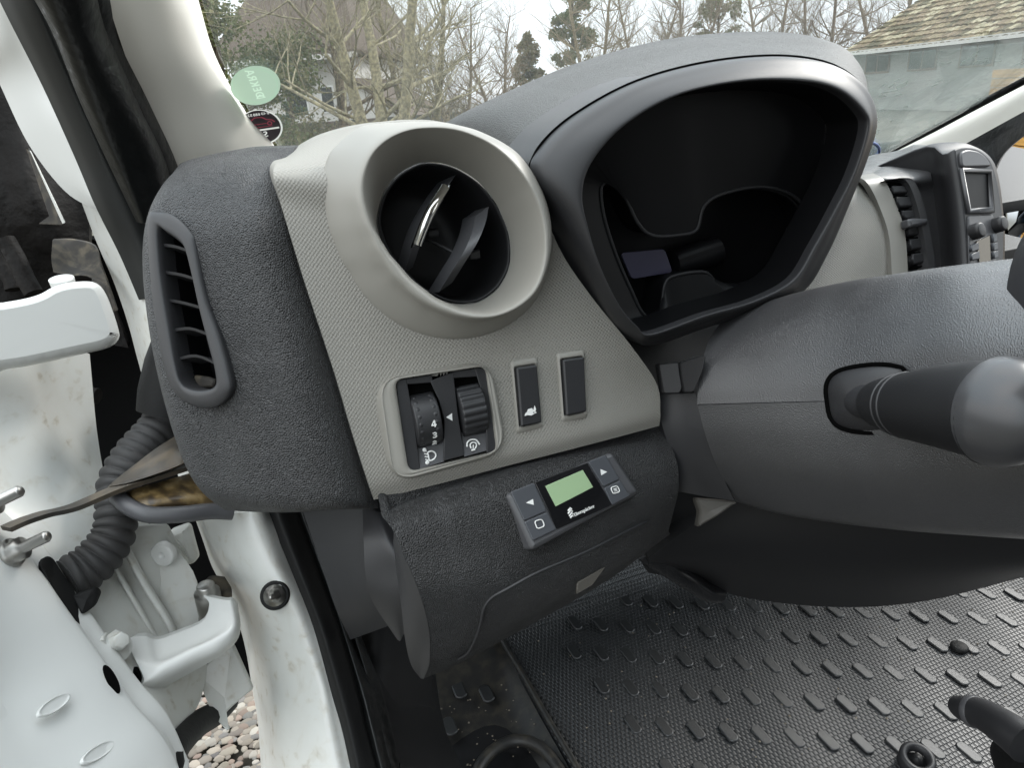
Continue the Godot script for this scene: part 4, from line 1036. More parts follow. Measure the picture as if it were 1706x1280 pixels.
	var con := thing("radio_console", "rounded black centre console tower with storage slot above the radio", "console")
	g = Geo.new()
	var tower: Array = [Vector3(0.7406, 1.367, -0.5596), Vector3(0.7567, 1.3675, -0.5625), Vector3(0.7775, 1.3645, -0.5646), Vector3(0.7927, 1.3576, -0.5641), Vector3(0.8033, 1.3465, -0.5609), Vector3(0.8066, 1.3257, -0.5524), Vector3(0.8035, 1.3009, -0.541), Vector3(0.7975, 1.2767, -0.5293), Vector3(0.7852, 1.2505, -0.5158), Vector3(0.7702, 1.2222, -0.5009), Vector3(0.7071, 1.2333, -0.4954), Vector3(0.7154, 1.2556, -0.5066), Vector3(0.7259, 1.2898, -0.5233), Vector3(0.7329, 1.3248, -0.5399), Vector3(0.7356, 1.3516, -0.552), Vector3(0.7377, 1.3635, -0.5576)]
	var side: Array = [Vector3(0.7653, 1.3671, -0.6134), Vector3(0.8181, 1.3655, -0.6214), Vector3(0.8478, 1.3599, -0.6238), Vector3(0.8762, 1.3488, -0.6236), Vector3(0.8916, 1.3335, -0.6194), Vector3(0.893, 1.309, -0.6089), Vector3(0.8879, 1.2818, -0.5962), Vector3(0.8802, 1.2552, -0.5832), Vector3(0.8674, 1.2279, -0.5691), Vector3(0.8509, 1.1983, -0.5534), Vector3(0.733, 1.2191, -0.5432), Vector3(0.74, 1.2433, -0.5549), Vector3(0.748, 1.2773, -0.5711), Vector3(0.7545, 1.3149, -0.5887), Vector3(0.7572, 1.3436, -0.6018), Vector3(0.7593, 1.3595, -0.6091)]
	hoop(g, [shifted(side, rn * -0.06), shifted(side, rn * 0.002), shifted(tower, rn * -0.012), tower, shifted(inset(tower, 0.004), rn * 0.001)], 4, 3)
	g.fan(catmull(shifted(inset(tower, 0.004), rn * 0.001), 4, true))
	put("tower", g, M.black_plastic, con)
	g = Geo.new()
	block(g, rounded([Vector3(0.7434, 1.363, -0.5572), Vector3(0.7579, 1.3644, -0.5602), Vector3(0.777, 1.3607, -0.5617), Vector3(0.7893, 1.3541, -0.5609), Vector3(0.7968, 1.3433, -0.5573), Vector3(0.7401, 1.3482, -0.5502)], 0.006), rn * 0.003, 0.0015)
	put("top_lid", g, M.satin_grey, con)
	g = Geo.new()
	var sl_o: Array = [Vector3(0.7391, 1.3471, -0.5495), Vector3(0.794, 1.3396, -0.5553), Vector3(0.7803, 1.297, -0.5343), Vector3(0.7342, 1.3029, -0.5293)]
	var sl_i: Array = [Vector3(0.7403, 1.3434, -0.5481), Vector3(0.7898, 1.337, -0.5534), Vector3(0.778, 1.303, -0.5366), Vector3(0.7375, 1.3066, -0.5315)]
	hoop(g, [sl_o, shifted(sl_o, rn * 0.004), shifted(sl_i, rn * 0.004), sl_i], 1)
	put("slot_frame", g, M.satin_grey, con)
	g = Geo.new()
	g.fan(shifted(sl_i, rn * 0.0008))
	put("storage_slot", g, M.lining, con)
	g = Geo.new()
	block(g, rounded([Vector3(0.7339, 1.3008, -0.5284), Vector3(0.7814, 1.2953, -0.5338), Vector3(0.7639, 1.2388, -0.5061), Vector3(0.7613, 1.2239, -0.4991), Vector3(0.7086, 1.2332, -0.4946)], 0.004), rn * 0.002, 0.001)
	put("radio_front", g, M.satin_grey, con)
	for p in [Vector3(0.7351, 1.2843, -0.5202), Vector3(0.78, 1.2848, -0.5278)]:
		g = Geo.new()
		lathe(g, p, rn, [[0.0085, 0.0], [0.0085, 0.007], [0.0078, 0.010], [0.006, 0.011], [0.0001, 0.011]], 24)
		put("rotary_knob", g, M.black_plastic, con)
	g = Geo.new()
	block(g, [Vector3(0.7357, 1.2754, -0.5147), Vector3(0.7632, 1.2774, -0.5202), Vector3(0.754, 1.253, -0.5079), Vector3(0.7323, 1.2541, -0.5048)], rn * 0.0008, 0.0003)
	put("radio_screen", g, plain(0.10, 0.085, 0.06, 0.06, 0.3), con)
	for q in [[Vector3(0.7663, 1.2778, -0.5208), Vector3(0.7735, 1.2775, -0.5219), Vector3(0.7711, 1.2694, -0.518), Vector3(0.7634, 1.2698, -0.5169)], [Vector3(0.7631, 1.2689, -0.5164), Vector3(0.7708, 1.2687, -0.5176), Vector3(0.7688, 1.2614, -0.514), Vector3(0.7606, 1.2619, -0.5129)], [Vector3(0.7601, 1.2609, -0.5124), Vector3(0.7685, 1.2606, -0.5137), Vector3(0.7662, 1.2541, -0.5104), Vector3(0.7583, 1.2539, -0.509)], [Vector3(0.7217, 1.273, -0.5114), Vector3(0.7351, 1.274, -0.514), Vector3(0.7334, 1.2668, -0.5106), Vector3(0.7198, 1.2666, -0.5083)], [Vector3(0.7192, 1.2652, -0.5076), Vector3(0.7332, 1.2656, -0.51), Vector3(0.7312, 1.2581, -0.5064), Vector3(0.7171, 1.2589, -0.5045)]]:
		g = Geo.new()
		block(g, q, rn * 0.003, 0.001)
		put("radio_key", g, M.key_grey, con)


# ---------- steering column ----------
func steering_column() -> void:
	var col := thing("steering_column", "dark grey steering column shroud with a seam along its side", "steering column")
	var g := Geo.new()
	shell(g, surf([[Vector3(0.4497, 1.2255, -0.5389), Vector3(0.4725, 1.2479, -0.4994), Vector3(0.4932, 1.2691, -0.4486), Vector3(0.5057, 1.2892, -0.3948), Vector3(0.5087, 1.3026, -0.3532), Vector3(0.5197, 1.3126, -0.3187)],
		[Vector3(0.4146, 1.2494, -0.5107), Vector3(0.4339, 1.2721, -0.4727), Vector3(0.4537, 1.2934, -0.4224), Vector3(0.4622, 1.3112, -0.369), Vector3(0.4622, 1.324, -0.3284), Vector3(0.4748, 1.3337, -0.2931)],
		[Vector3(0.3766, 1.2455, -0.4855), Vector3(0.3972, 1.2645, -0.4431), Vector3(0.4181, 1.2839, -0.3915), Vector3(0.4239, 1.302, -0.3393), Vector3(0.4252, 1.3164, -0.2988), Vector3(0.4326, 1.3266, -0.2634)],
		[Vector3(0.3537, 1.2316, -0.4675), Vector3(0.3757, 1.246, -0.4225), Vector3(0.395, 1.2644, -0.3711), Vector3(0.4014, 1.2833, -0.3191), Vector3(0.403, 1.2972, -0.2783), Vector3(0.4067, 1.3082, -0.2423)],
		[Vector3(0.3429, 1.2149, -0.4575), Vector3(0.3655, 1.2284, -0.4119), Vector3(0.3841, 1.2456, -0.3602), Vector3(0.3925, 1.2635, -0.3081), Vector3(0.3947, 1.2774, -0.2683), Vector3(0.3981, 1.2887, -0.2326)],
		[Vector3(0.339, 1.2001, -0.4526), Vector3(0.3603, 1.2138, -0.4076), Vector3(0.3798, 1.2301, -0.3563), Vector3(0.39, 1.2477, -0.3034), Vector3(0.3923, 1.2618, -0.2636), Vector3(0.396, 1.2739, -0.2281)]], 8, 6), Vector3(0.03, -0.01, -0.02))
	put("upper_shroud", g, M.column_plastic, col)
	g = Geo.new()
	shell(g, surf([[Vector3(0.3391, 1.1993, -0.4522), Vector3(0.3601, 1.213, -0.4073), Vector3(0.3796, 1.2294, -0.3561), Vector3(0.3899, 1.2471, -0.3032), Vector3(0.3922, 1.2612, -0.2634), Vector3(0.3959, 1.2733, -0.2279)],
		[Vector3(0.3426, 1.1724, -0.4438), Vector3(0.3608, 1.1871, -0.3993), Vector3(0.3774, 1.203, -0.3478), Vector3(0.3863, 1.2215, -0.2958), Vector3(0.3892, 1.238, -0.2568), Vector3(0.3934, 1.2516, -0.2218)],
		[Vector3(0.3524, 1.1411, -0.438), Vector3(0.3672, 1.1536, -0.3939), Vector3(0.3813, 1.1695, -0.3446), Vector3(0.3896, 1.1898, -0.2935), Vector3(0.3938, 1.2076, -0.2546), Vector3(0.3993, 1.223, -0.2198)],
		[Vector3(0.3721, 1.1059, -0.4383), Vector3(0.3834, 1.1132, -0.4002), Vector3(0.3996, 1.1277, -0.3518), Vector3(0.4075, 1.1479, -0.302), Vector3(0.4147, 1.1644, -0.2625), Vector3(0.4248, 1.1782, -0.2276)],
		[Vector3(0.3936, 1.0862, -0.454), Vector3(0.4071, 1.0915, -0.4164), Vector3(0.4256, 1.1037, -0.3684), Vector3(0.4363, 1.1222, -0.3203), Vector3(0.4482, 1.1373, -0.2818), Vector3(0.4627, 1.1501, -0.2471)]], 8, 6), Vector3(0.03, 0.01, -0.02))
	put("lower_shroud", g, M.column_plastic, col)
	var cn: Vector3 = Vector3(-0.9743, 0.0608, 0.2167)
	var hole: Array = [Vector3(0.3778, 1.2428, -0.3568), Vector3(0.3791, 1.2529, -0.3536), Vector3(0.3817, 1.2607, -0.3444), Vector3(0.3862, 1.2687, -0.326), Vector3(0.3897, 1.2715, -0.3112), Vector3(0.3913, 1.2679, -0.3032), Vector3(0.3915, 1.2477, -0.2964), Vector3(0.3905, 1.2322, -0.2966), Vector3(0.3872, 1.2221, -0.3086), Vector3(0.3827, 1.2153, -0.3269), Vector3(0.3795, 1.2142, -0.3412), Vector3(0.3779, 1.2197, -0.3497), Vector3(0.3776, 1.231, -0.3543)]
	g = Geo.new()
	hoop(g, [shifted(hole, cn * 0.0002), shifted(hole, cn * 0.0016), shifted(inset(hole, 0.0025), cn * 0.0012), shifted(inset(hole, 0.003), cn * 0.0004)], 4)
	put("recess_rim", g, M.void, col)
	g = Geo.new()
	var soft := inset(catmull(hole, 4, true), 0.0028)
	var m := middle(soft)
	var bulge := []
	for k in [[1.0, 0.0004], [0.9, 0.0035], [0.7, 0.0065], [0.4, 0.009], [0.05, 0.010]]:
		var ring := PackedVector3Array()
		for p in soft:
			ring.append(m + (p - m) * k[0] + cn * k[1])
		bulge.append(ring)
	g.grid(bulge, true)
	put("lever_boot", g, M.black_plastic, col)

	# pale lint caught round the recess
	var rng := RandomNumberGenerator.new()
	rng.seed = 31
	g = Geo.new()
	for k in 26:
		var p: Vector3 = (Vector3(0.3762, 1.2309, -0.3497)).lerp(Vector3(0.3802, 1.2185, -0.3279), rng.randf()) + Vector3(rng.randf_range(-0.006, 0.006), rng.randf_range(-0.006, 0.006), 0)
		var r := rng.randf_range(0.0003, 0.0008)
		g.tri(p + Vector3(-r, 0, 0), p + Vector3(r, r * 0.4, 0), p + Vector3(0, r, r))
	put("lint", g, M.print, col).set_meta("kind", "stuff")

	var lev := thing("control_lever", "column lever with dark collar and silver-grey rounded end knob", "lever")
	g = Geo.new()
	tube(g, catmull([Vector3(0.3895, 1.2317, -0.351), Vector3(0.3852, 1.2372, -0.3354), Vector3(0.3788, 1.2441, -0.3177), Vector3(0.3733, 1.2502, -0.3017)], 5), PackedFloat32Array([.008, .0085, .009, .0095, .010, .0105, .011, .0115, .012, .0125, .0122, .0125, .0128, .0130, .0133, .0138]), 20)
	put("stem", g, M.black_plastic, lev)
	g = Geo.new()
	var body := catmull([Vector3(0.3757, 1.2468, -0.3108), Vector3(0.3697, 1.2544, -0.291), Vector3(0.3633, 1.2633, -0.2696), Vector3(0.3581, 1.2722, -0.2477), Vector3(0.3536, 1.2803, -0.2252), Vector3(0.3527, 1.282, -0.2182)], 6)
	var radii := PackedFloat32Array()
	for k in body.size():
		radii.append(lerpf(0.0140, 0.0290, pow(float(k) / (body.size() - 1), 0.72)))
	tube(g, body, radii, 32)
	put("collar", g, M.dark_plastic, lev)
	for k in [7, 9]:
		g = Geo.new()
		var dir := (body[k + 1] - body[k - 1]).normalized()
		lathe(g, body[k], dir, [[radii[k] - 0.0005, -0.0012], [radii[k] + 0.0006, -0.0005], [radii[k] + 0.0007, 0.0005], [radii[k] - 0.0003, 0.0012]], 32)
		put("ring", g, M.black_plastic, lev)
	g = Geo.new()
	var knob := catmull([Vector3(0.3533, 1.2815, -0.22), Vector3(0.353, 1.2823, -0.2171), Vector3(0.3515, 1.2838, -0.2113), Vector3(0.3514, 1.2845, -0.2059), Vector3(0.3548, 1.2842, -0.1987), Vector3(0.3586, 1.2832, -0.1945)], 6)
	radii = PackedFloat32Array()
	for k in knob.size():
		var t := float(k) / (knob.size() - 1)
		radii.append(0.0292 * sqrt(maxf(1.0 - pow(maxf(t - 0.25, 0.0) / 0.76, 2.4), 0.001)) * lerpf(0.955, 1.0, minf(t * 6, 1)))
	tube(g, knob, radii, 36)
	put("end_knob", g, plain(0.055, 0.055, 0.058, 0.30, 0.2), lev)

	var wheel := thing("steering_wheel", "dark steering wheel hub cut off by the picture edge", "steering wheel")
	g = Geo.new()
	var ca := Vector3(0.05, 0.38, 0.92)
	lathe(g, Vector3(0.5021, 1.3098, -0.2203), ca, [[0.055, -0.06], [0.078, -0.05], [0.088, -0.03], [0.090, -0.01], [0.084, 0.01], [0.06, 0.03], [0.001, 0.035]], 48)
	put("hub", g, M.black_plastic, wheel)


# ---------- van body, door, floor ----------
func van_body() -> void:
	var body := thing("van_body", "white van body with grey windscreen pillar trim and black door seals", "van")
	# windscreen pillar: trim inside, seal, painted frame
	var g := Geo.new()
	shell(g, surf([[Vector3(-0.0514, 1.549, -0.7557), Vector3(-0.0298, 1.5514, -0.7658), Vector3(-0.0034, 1.5545, -0.7859), Vector3(0.016, 1.557, -0.8258), Vector3(0.0237, 1.5628, -0.8715)],
		[Vector3(-0.0505, 1.5068, -0.8007), Vector3(-0.0274, 1.5086, -0.8041), Vector3(0.0008, 1.512, -0.8237), Vector3(0.0229, 1.5081, -0.8655), Vector3(0.031, 1.5112, -0.9157)],
		[Vector3(-0.0465, 1.4574, -0.8471), Vector3(-0.0213, 1.4603, -0.8502), Vector3(0.0139, 1.4623, -0.8665), Vector3(0.0452, 1.4515, -0.9075), Vector3(0.054, 1.4511, -0.9502)],
		[Vector3(-0.0393, 1.3989, -0.8883), Vector3(-0.0109, 1.4024, -0.8905), Vector3(0.0315, 1.4062, -0.9047), Vector3(0.0746, 1.4098, -0.9591), Vector3(0.0857, 1.4056, -1.0107)],
		[Vector3(-0.0349, 1.3519, -0.9298), Vector3(-0.0019, 1.3517, -0.9286), Vector3(0.0433, 1.3525, -0.9405), Vector3(0.0887, 1.3533, -0.9985), Vector3(0.1027, 1.3474, -1.0483)]], 6, 6), Vector3(0, -0.006, -0.02))
	put("pillar_trim", g, M.trim, body)
	g = Geo.new()
	shell(g, surf([[Vector3(-0.1056, 1.5585, -0.7344), Vector3(-0.0922, 1.5527, -0.7094), Vector3(-0.0745, 1.551, -0.7077), Vector3(-0.0596, 1.5525, -0.7257), Vector3(-0.051, 1.5564, -0.7703)],
		[Vector3(-0.0993, 1.5248, -0.7636), Vector3(-0.09, 1.5201, -0.7407), Vector3(-0.0744, 1.5186, -0.7399), Vector3(-0.061, 1.5194, -0.7639), Vector3(-0.052, 1.5214, -0.8018)],
		[Vector3(-0.0976, 1.4711, -0.8033), Vector3(-0.0876, 1.469, -0.7812), Vector3(-0.0707, 1.4679, -0.78), Vector3(-0.056, 1.4663, -0.7968), Vector3(-0.0472, 1.4652, -0.8334)],
		[Vector3(-0.091, 1.416, -0.8289), Vector3(-0.0802, 1.4148, -0.8127), Vector3(-0.0648, 1.4142, -0.8181), Vector3(-0.0473, 1.413, -0.8339), Vector3(-0.0372, 1.4088, -0.8744)],
		[Vector3(-0.082, 1.353, -0.856), Vector3(-0.0743, 1.3526, -0.8413), Vector3(-0.0617, 1.3539, -0.8485), Vector3(-0.0484, 1.3547, -0.8611), Vector3(-0.0373, 1.3545, -0.9087)]], 6, 6), Vector3(0.01, -0.004, -0.03))
	put("door_seal", g, M.seal, body)
	g = Geo.new()
	shell(g, surf([[Vector3(-0.1429, 1.5826, -0.8054), Vector3(-0.1258, 1.5774, -0.7793), Vector3(-0.1093, 1.5669, -0.7626), Vector3(-0.101, 1.5654, -0.7819)],
		[Vector3(-0.1377, 1.5423, -0.8206), Vector3(-0.1231, 1.5403, -0.7969), Vector3(-0.1069, 1.5385, -0.7841), Vector3(-0.0987, 1.5356, -0.8028)],
		[Vector3(-0.1313, 1.4875, -0.8522), Vector3(-0.1187, 1.4876, -0.8301), Vector3(-0.1032, 1.4873, -0.8182), Vector3(-0.0948, 1.4822, -0.8359)],
		[Vector3(-0.1252, 1.4213, -0.879), Vector3(-0.1127, 1.4235, -0.8578), Vector3(-0.0972, 1.4238, -0.8462), Vector3(-0.088, 1.4173, -0.8572)],
		[Vector3(-0.1194, 1.3699, -0.8834), Vector3(-0.107, 1.372, -0.868), Vector3(-0.0911, 1.3721, -0.8619), Vector3(-0.0806, 1.3672, -0.8673)],
		[Vector3(-0.1103, 1.3159, -0.8912), Vector3(-0.1004, 1.3192, -0.883), Vector3(-0.0864, 1.3222, -0.8732), Vector3(-0.071, 1.3194, -0.8776)],
		[Vector3(-0.1038, 1.2627, -0.8946), Vector3(-0.0941, 1.2645, -0.8858), Vector3(-0.0835, 1.265, -0.8762), Vector3(-0.0699, 1.2616, -0.8753)]], 6, 6), Vector3(0.01, -0.004, -0.03))
	put("glass_channel", g, plain(0.022, 0.023, 0.023, 0.42, 0.0, 0.4), body)
	g = Geo.new()
	shell(g, surf([[Vector3(-0.1854, 1.5949, -0.9425), Vector3(-0.1594, 1.5855, -0.8823), Vector3(-0.1406, 1.5754, -0.8476), Vector3(-0.1309, 1.561, -0.8492)],
		[Vector3(-0.1936, 1.5325, -0.9649), Vector3(-0.1644, 1.5379, -0.9098), Vector3(-0.1433, 1.5353, -0.889), Vector3(-0.1307, 1.5152, -0.8755)],
		[Vector3(-0.1937, 1.4991, -0.9967), Vector3(-0.1646, 1.504, -0.9415), Vector3(-0.1406, 1.4984, -0.9067), Vector3(-0.1262, 1.4771, -0.8804)],
		[Vector3(-0.1822, 1.4357, -0.988), Vector3(-0.1557, 1.4503, -0.9379), Vector3(-0.1323, 1.4461, -0.8982), Vector3(-0.1207, 1.4324, -0.8878)],
		[Vector3(-0.1553, 1.3843, -0.9554), Vector3(-0.1388, 1.397, -0.9199), Vector3(-0.1255, 1.3973, -0.8976), Vector3(-0.1152, 1.3894, -0.8902)],
		[Vector3(-0.1225, 1.3629, -0.9104), Vector3(-0.1194, 1.3651, -0.8987), Vector3(-0.1171, 1.3643, -0.8917), Vector3(-0.1144, 1.3629, -0.8842)]], 6, 6), Vector3(0.01, -0.004, -0.03))
	put("door_frame", g, M.paint, body)
	g = Geo.new()
	shell(g, surf([[Vector3(-0.1501, 1.3744, -1.0069), Vector3(-0.1343, 1.3718, -0.965), Vector3(-0.1182, 1.3626, -0.9202), Vector3(-0.1078, 1.3538, -0.9008)],
		[Vector3(-0.144, 1.3218, -0.9933), Vector3(-0.1295, 1.3243, -0.9542), Vector3(-0.112, 1.3267, -0.9138), Vector3(-0.0988, 1.3249, -0.8965)],
		[Vector3(-0.1371, 1.2692, -0.991), Vector3(-0.1228, 1.2733, -0.9527), Vector3(-0.1053, 1.2785, -0.9077), Vector3(-0.0912, 1.2795, -0.8854)],
		[Vector3(-0.134, 1.2147, -0.9893), Vector3(-0.119, 1.2231, -0.941), Vector3(-0.1035, 1.2303, -0.8977), Vector3(-0.091, 1.2329, -0.8767)],
		[Vector3(-0.1348, 1.1655, -0.9915), Vector3(-0.1224, 1.176, -0.945), Vector3(-0.1076, 1.1851, -0.8971), Vector3(-0.0944, 1.1894, -0.8708)],
		[Vector3(-0.1335, 1.103, -0.987), Vector3(-0.124, 1.1154, -0.9425), Vector3(-0.1121, 1.1284, -0.8974), Vector3(-0.094, 1.1387, -0.8602)],
		[Vector3(-0.1131, 1.0275, -0.9003), Vector3(-0.0946, 1.0453, -0.8547), Vector3(-0.0765, 1.068, -0.7998), Vector3(-0.0585, 1.081, -0.7639)],
		[Vector3(-0.0992, 0.9985, -0.8363), Vector3(-0.0813, 1.0312, -0.7742), Vector3(-0.0427, 1.0653, -0.699), Vector3(-0.0142, 1.0746, -0.6748)]], 6, 6), Vector3(0.02, 0, -0.03))
	put("hinge_pillar", g, M.dirty_paint, body)
	g = Geo.new()
	shell(g, surf([[Vector3(-0.0959, 1.0255, -0.8004), Vector3(-0.0842, 1.0615, -0.7307), Vector3(-0.0664, 1.0876, -0.6774), Vector3(-0.0411, 1.1006, -0.6443), Vector3(-0.0223, 1.1009, -0.6373), Vector3(-0.0109, 1.0882, -0.6563)],
		[Vector3(-0.0919, 0.9959, -0.7861), Vector3(-0.081, 1.0351, -0.718), Vector3(-0.0639, 1.063, -0.6658), Vector3(-0.0405, 1.0792, -0.6314), Vector3(-0.0217, 1.0811, -0.6227), Vector3(-0.0057, 1.0711, -0.6353)],
		[Vector3(-0.0885, 0.9697, -0.7734), Vector3(-0.0789, 1.0052, -0.7158), Vector3(-0.0618, 1.036, -0.659), Vector3(-0.0378, 1.0551, -0.6177), Vector3(-0.0175, 1.0582, -0.6054), Vector3(-0.0024, 1.0464, -0.6176)],
		[Vector3(-0.0794, 0.9397, -0.757), Vector3(-0.0704, 0.973, -0.7102), Vector3(-0.0535, 1.0082, -0.6496), Vector3(-0.0326, 1.0295, -0.6069), Vector3(-0.0123, 1.0355, -0.5901), Vector3(0.0036, 1.0247, -0.6001)],
		[Vector3(-0.0735, 0.9068, -0.7404), Vector3(-0.0667, 0.9368, -0.7046), Vector3(-0.051, 0.9778, -0.647), Vector3(-0.0318, 1.0002, -0.6031), Vector3(-0.0088, 1.0092, -0.5797), Vector3(0.006, 0.9992, -0.5824)],
		[Vector3(-0.072, 0.8774, -0.7272), Vector3(-0.0666, 0.9058, -0.6911), Vector3(-0.0517, 0.9481, -0.6344), Vector3(-0.0308, 0.9696, -0.5953), Vector3(-0.0066, 0.982, -0.5682), Vector3(0.0075, 0.9761, -0.5684)],
		[Vector3(-0.0739, 0.8385, -0.711), Vector3(-0.0683, 0.8663, -0.6747), Vector3(-0.0509, 0.9121, -0.6185), Vector3(-0.0295, 0.9406, -0.5765), Vector3(-0.0029, 0.9538, -0.5489), Vector3(0.0086, 0.9477, -0.5475)],
		[Vector3(-0.0758, 0.7996, -0.6949), Vector3(-0.0692, 0.8372, -0.6509), Vector3(-0.0517, 0.891, -0.5866), Vector3(-0.0312, 0.9137, -0.5539), Vector3(-0.0049, 0.928, -0.5269), Vector3(0.0091, 0.9219, -0.5247)],
		[Vector3(-0.083, 0.7557, -0.6556), Vector3(-0.0755, 0.799, -0.6137), Vector3(-0.0525, 0.8586, -0.5498), Vector3(-0.03, 0.8833, -0.5172), Vector3(-0.0045, 0.8946, -0.495), Vector3(0.0094, 0.8893, -0.4931)]], 6, 6), Vector3(0.02, 0, -0.02))
	put("door_jamb", g, M.dirty_paint, body)
	g = Geo.new()
	var bn: Vector3 = (Vector3(0, 1.45, 0) - Vector3(-0.0217, 1.0363, -0.5918)).normalized()
	bn = (bn + Vector3(-0.25, 0.05, 0.2)).normalized()
	var bc: Vector3 = Vector3(-0.0225, 1.0341, -0.5934)
	lathe(g, bc, bn, [[0.0135, -0.004], [0.0135, 0.002], [0.0115, 0.0035], [0.0105, 0.002], [0.001, 0.002]], 28)
	var sw := put("door_switch", g, M.rubber, body)
	g = Geo.new()
	lathe(g, bc + bn * 0.002, bn, [[0.0102, 0.0], [0.0098, 0.003], [0.007, 0.005], [0.0062, 0.0065], [0.0058, 0.010], [0.004, 0.0115], [0.0035, 0.016], [0.002, 0.0185], [0.0001, 0.019]], 28)
	put("plunger", g, M.steel, sw)
	# lower door seals and sill trim, from the jamb inwards
	for s in [[[[Vector3(-0.0152, 1.0911, -0.6534), Vector3(-0.0053, 1.0956, -0.64), Vector3(0.0087, 1.0868, -0.6482)],
		[Vector3(-0.004, 1.0462, -0.6031), Vector3(0.0033, 1.0543, -0.5923), Vector3(0.0167, 1.0426, -0.6029)],
		[Vector3(0.0041, 1.0003, -0.5755), Vector3(0.0111, 1.0081, -0.5647), Vector3(0.0239, 0.998, -0.575)],
		[Vector3(0.0075, 0.9463, -0.5416), Vector3(0.0152, 0.9564, -0.5292), Vector3(0.0286, 0.9452, -0.5388)],
		[Vector3(0.0097, 0.9192, -0.5175), Vector3(0.0165, 0.9294, -0.5077), Vector3(0.0292, 0.9189, -0.5157)],
		[Vector3(0.0093, 0.8842, -0.4909), Vector3(0.0156, 0.8968, -0.4801), Vector3(0.0304, 0.8878, -0.4844)]], M.rubber], [[[Vector3(0.0079, 1.0765, -0.6671), Vector3(0.0165, 1.0837, -0.6496), Vector3(0.0281, 1.0751, -0.6588)],
		[Vector3(0.0161, 1.0307, -0.6211), Vector3(0.0237, 1.0392, -0.6045), Vector3(0.0341, 1.0295, -0.6136)],
		[Vector3(0.0233, 0.9836, -0.5921), Vector3(0.0302, 0.9931, -0.5763), Vector3(0.0375, 0.9681, -0.5858)],
		[Vector3(0.0282, 0.9339, -0.5514), Vector3(0.0348, 0.9415, -0.5383), Vector3(0.0446, 0.9301, -0.5434)],
		[Vector3(0.0286, 0.9109, -0.524), Vector3(0.036, 0.9169, -0.5122), Vector3(0.0455, 0.9004, -0.5187)],
		[Vector3(0.0287, 0.874, -0.4906), Vector3(0.037, 0.8833, -0.4799), Vector3(0.0472, 0.8665, -0.4918)]], M.seal]]:
		g = Geo.new()
		shell(g, surf(s[0], 6, 6), Vector3(0.008, 0, -0.02))
		put("sill_seal", g, s[1], body)
	g = Geo.new()
	shell(g, surf([[Vector3(0.0281, 1.0596, -0.6867), Vector3(0.0508, 1.0631, -0.668), Vector3(0.0995, 1.0494, -0.6664)],
		[Vector3(0.0376, 0.9934, -0.6544), Vector3(0.0601, 0.9979, -0.6362), Vector3(0.112, 0.97, -0.6504)],
		[Vector3(0.043, 0.9267, -0.635), Vector3(0.0727, 0.9246, -0.6227), Vector3(0.1295, 0.8795, -0.6507)],
		[Vector3(0.0472, 0.8995, -0.5754), Vector3(0.076, 0.8701, -0.5979), Vector3(0.1214, 0.8131, -0.6482)],
		[Vector3(0.0475, 0.8758, -0.5419), Vector3(0.0805, 0.8215, -0.5751), Vector3(0.1164, 0.7583, -0.6149)],
		[Vector3(0.047, 0.8462, -0.5062), Vector3(0.0869, 0.7816, -0.5438), Vector3(0.1208, 0.7351, -0.5685)]], 5, 5), Vector3(0.01, 0, -0.02))
	put("sill_trim", g, M.dark_plastic, body)
	# dark wheel-arch cavity and its rubber flap behind the upper hinge
	g = Geo.new()
	shell(g, surf([[Vector3(-0.2643, 1.5213, -1.1259), Vector3(-0.2235, 1.5067, -1.1501), Vector3(-0.2025, 1.4258, -1.1301), Vector3(-0.1585, 1.346, -1.1133)],
		[Vector3(-0.2897, 1.4336, -1.1207), Vector3(-0.2417, 1.4222, -1.1205), Vector3(-0.2102, 1.37, -1.0858), Vector3(-0.1714, 1.2924, -1.1067)],
		[Vector3(-0.3045, 1.3648, -1.0966), Vector3(-0.2553, 1.3589, -1.0983), Vector3(-0.2186, 1.3174, -1.0893), Vector3(-0.17, 1.252, -1.1002)],
		[Vector3(-0.3266, 1.2925, -1.0969), Vector3(-0.2749, 1.2921, -1.1001), Vector3(-0.2263, 1.2754, -1.1088), Vector3(-0.1626, 1.2079, -1.1014)],
		[Vector3(-0.3365, 1.2088, -1.0877), Vector3(-0.2822, 1.2021, -1.0755), Vector3(-0.2339, 1.1872, -1.0967), Vector3(-0.1548, 1.1572, -1.088)]], 6, 6), Vector3(0, 0, -0.03))
	put("arch_liner", g, M.liner, body)
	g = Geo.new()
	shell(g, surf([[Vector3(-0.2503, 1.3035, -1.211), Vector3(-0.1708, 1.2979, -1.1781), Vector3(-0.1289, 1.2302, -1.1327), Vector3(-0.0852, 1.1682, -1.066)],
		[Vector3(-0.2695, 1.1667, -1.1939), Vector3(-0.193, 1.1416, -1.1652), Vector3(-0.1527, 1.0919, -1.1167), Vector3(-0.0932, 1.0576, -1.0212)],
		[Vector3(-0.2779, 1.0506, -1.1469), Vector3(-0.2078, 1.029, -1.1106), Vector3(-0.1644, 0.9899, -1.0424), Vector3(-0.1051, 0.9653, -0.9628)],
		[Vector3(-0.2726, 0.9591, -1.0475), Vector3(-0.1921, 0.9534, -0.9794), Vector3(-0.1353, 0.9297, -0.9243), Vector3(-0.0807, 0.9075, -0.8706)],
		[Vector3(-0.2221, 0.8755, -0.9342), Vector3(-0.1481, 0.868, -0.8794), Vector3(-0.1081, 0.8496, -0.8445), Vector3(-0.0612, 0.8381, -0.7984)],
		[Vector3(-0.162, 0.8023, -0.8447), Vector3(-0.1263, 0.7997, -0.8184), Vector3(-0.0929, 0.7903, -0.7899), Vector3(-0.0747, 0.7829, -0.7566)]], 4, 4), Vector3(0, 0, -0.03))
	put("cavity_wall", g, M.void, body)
	g = Geo.new()
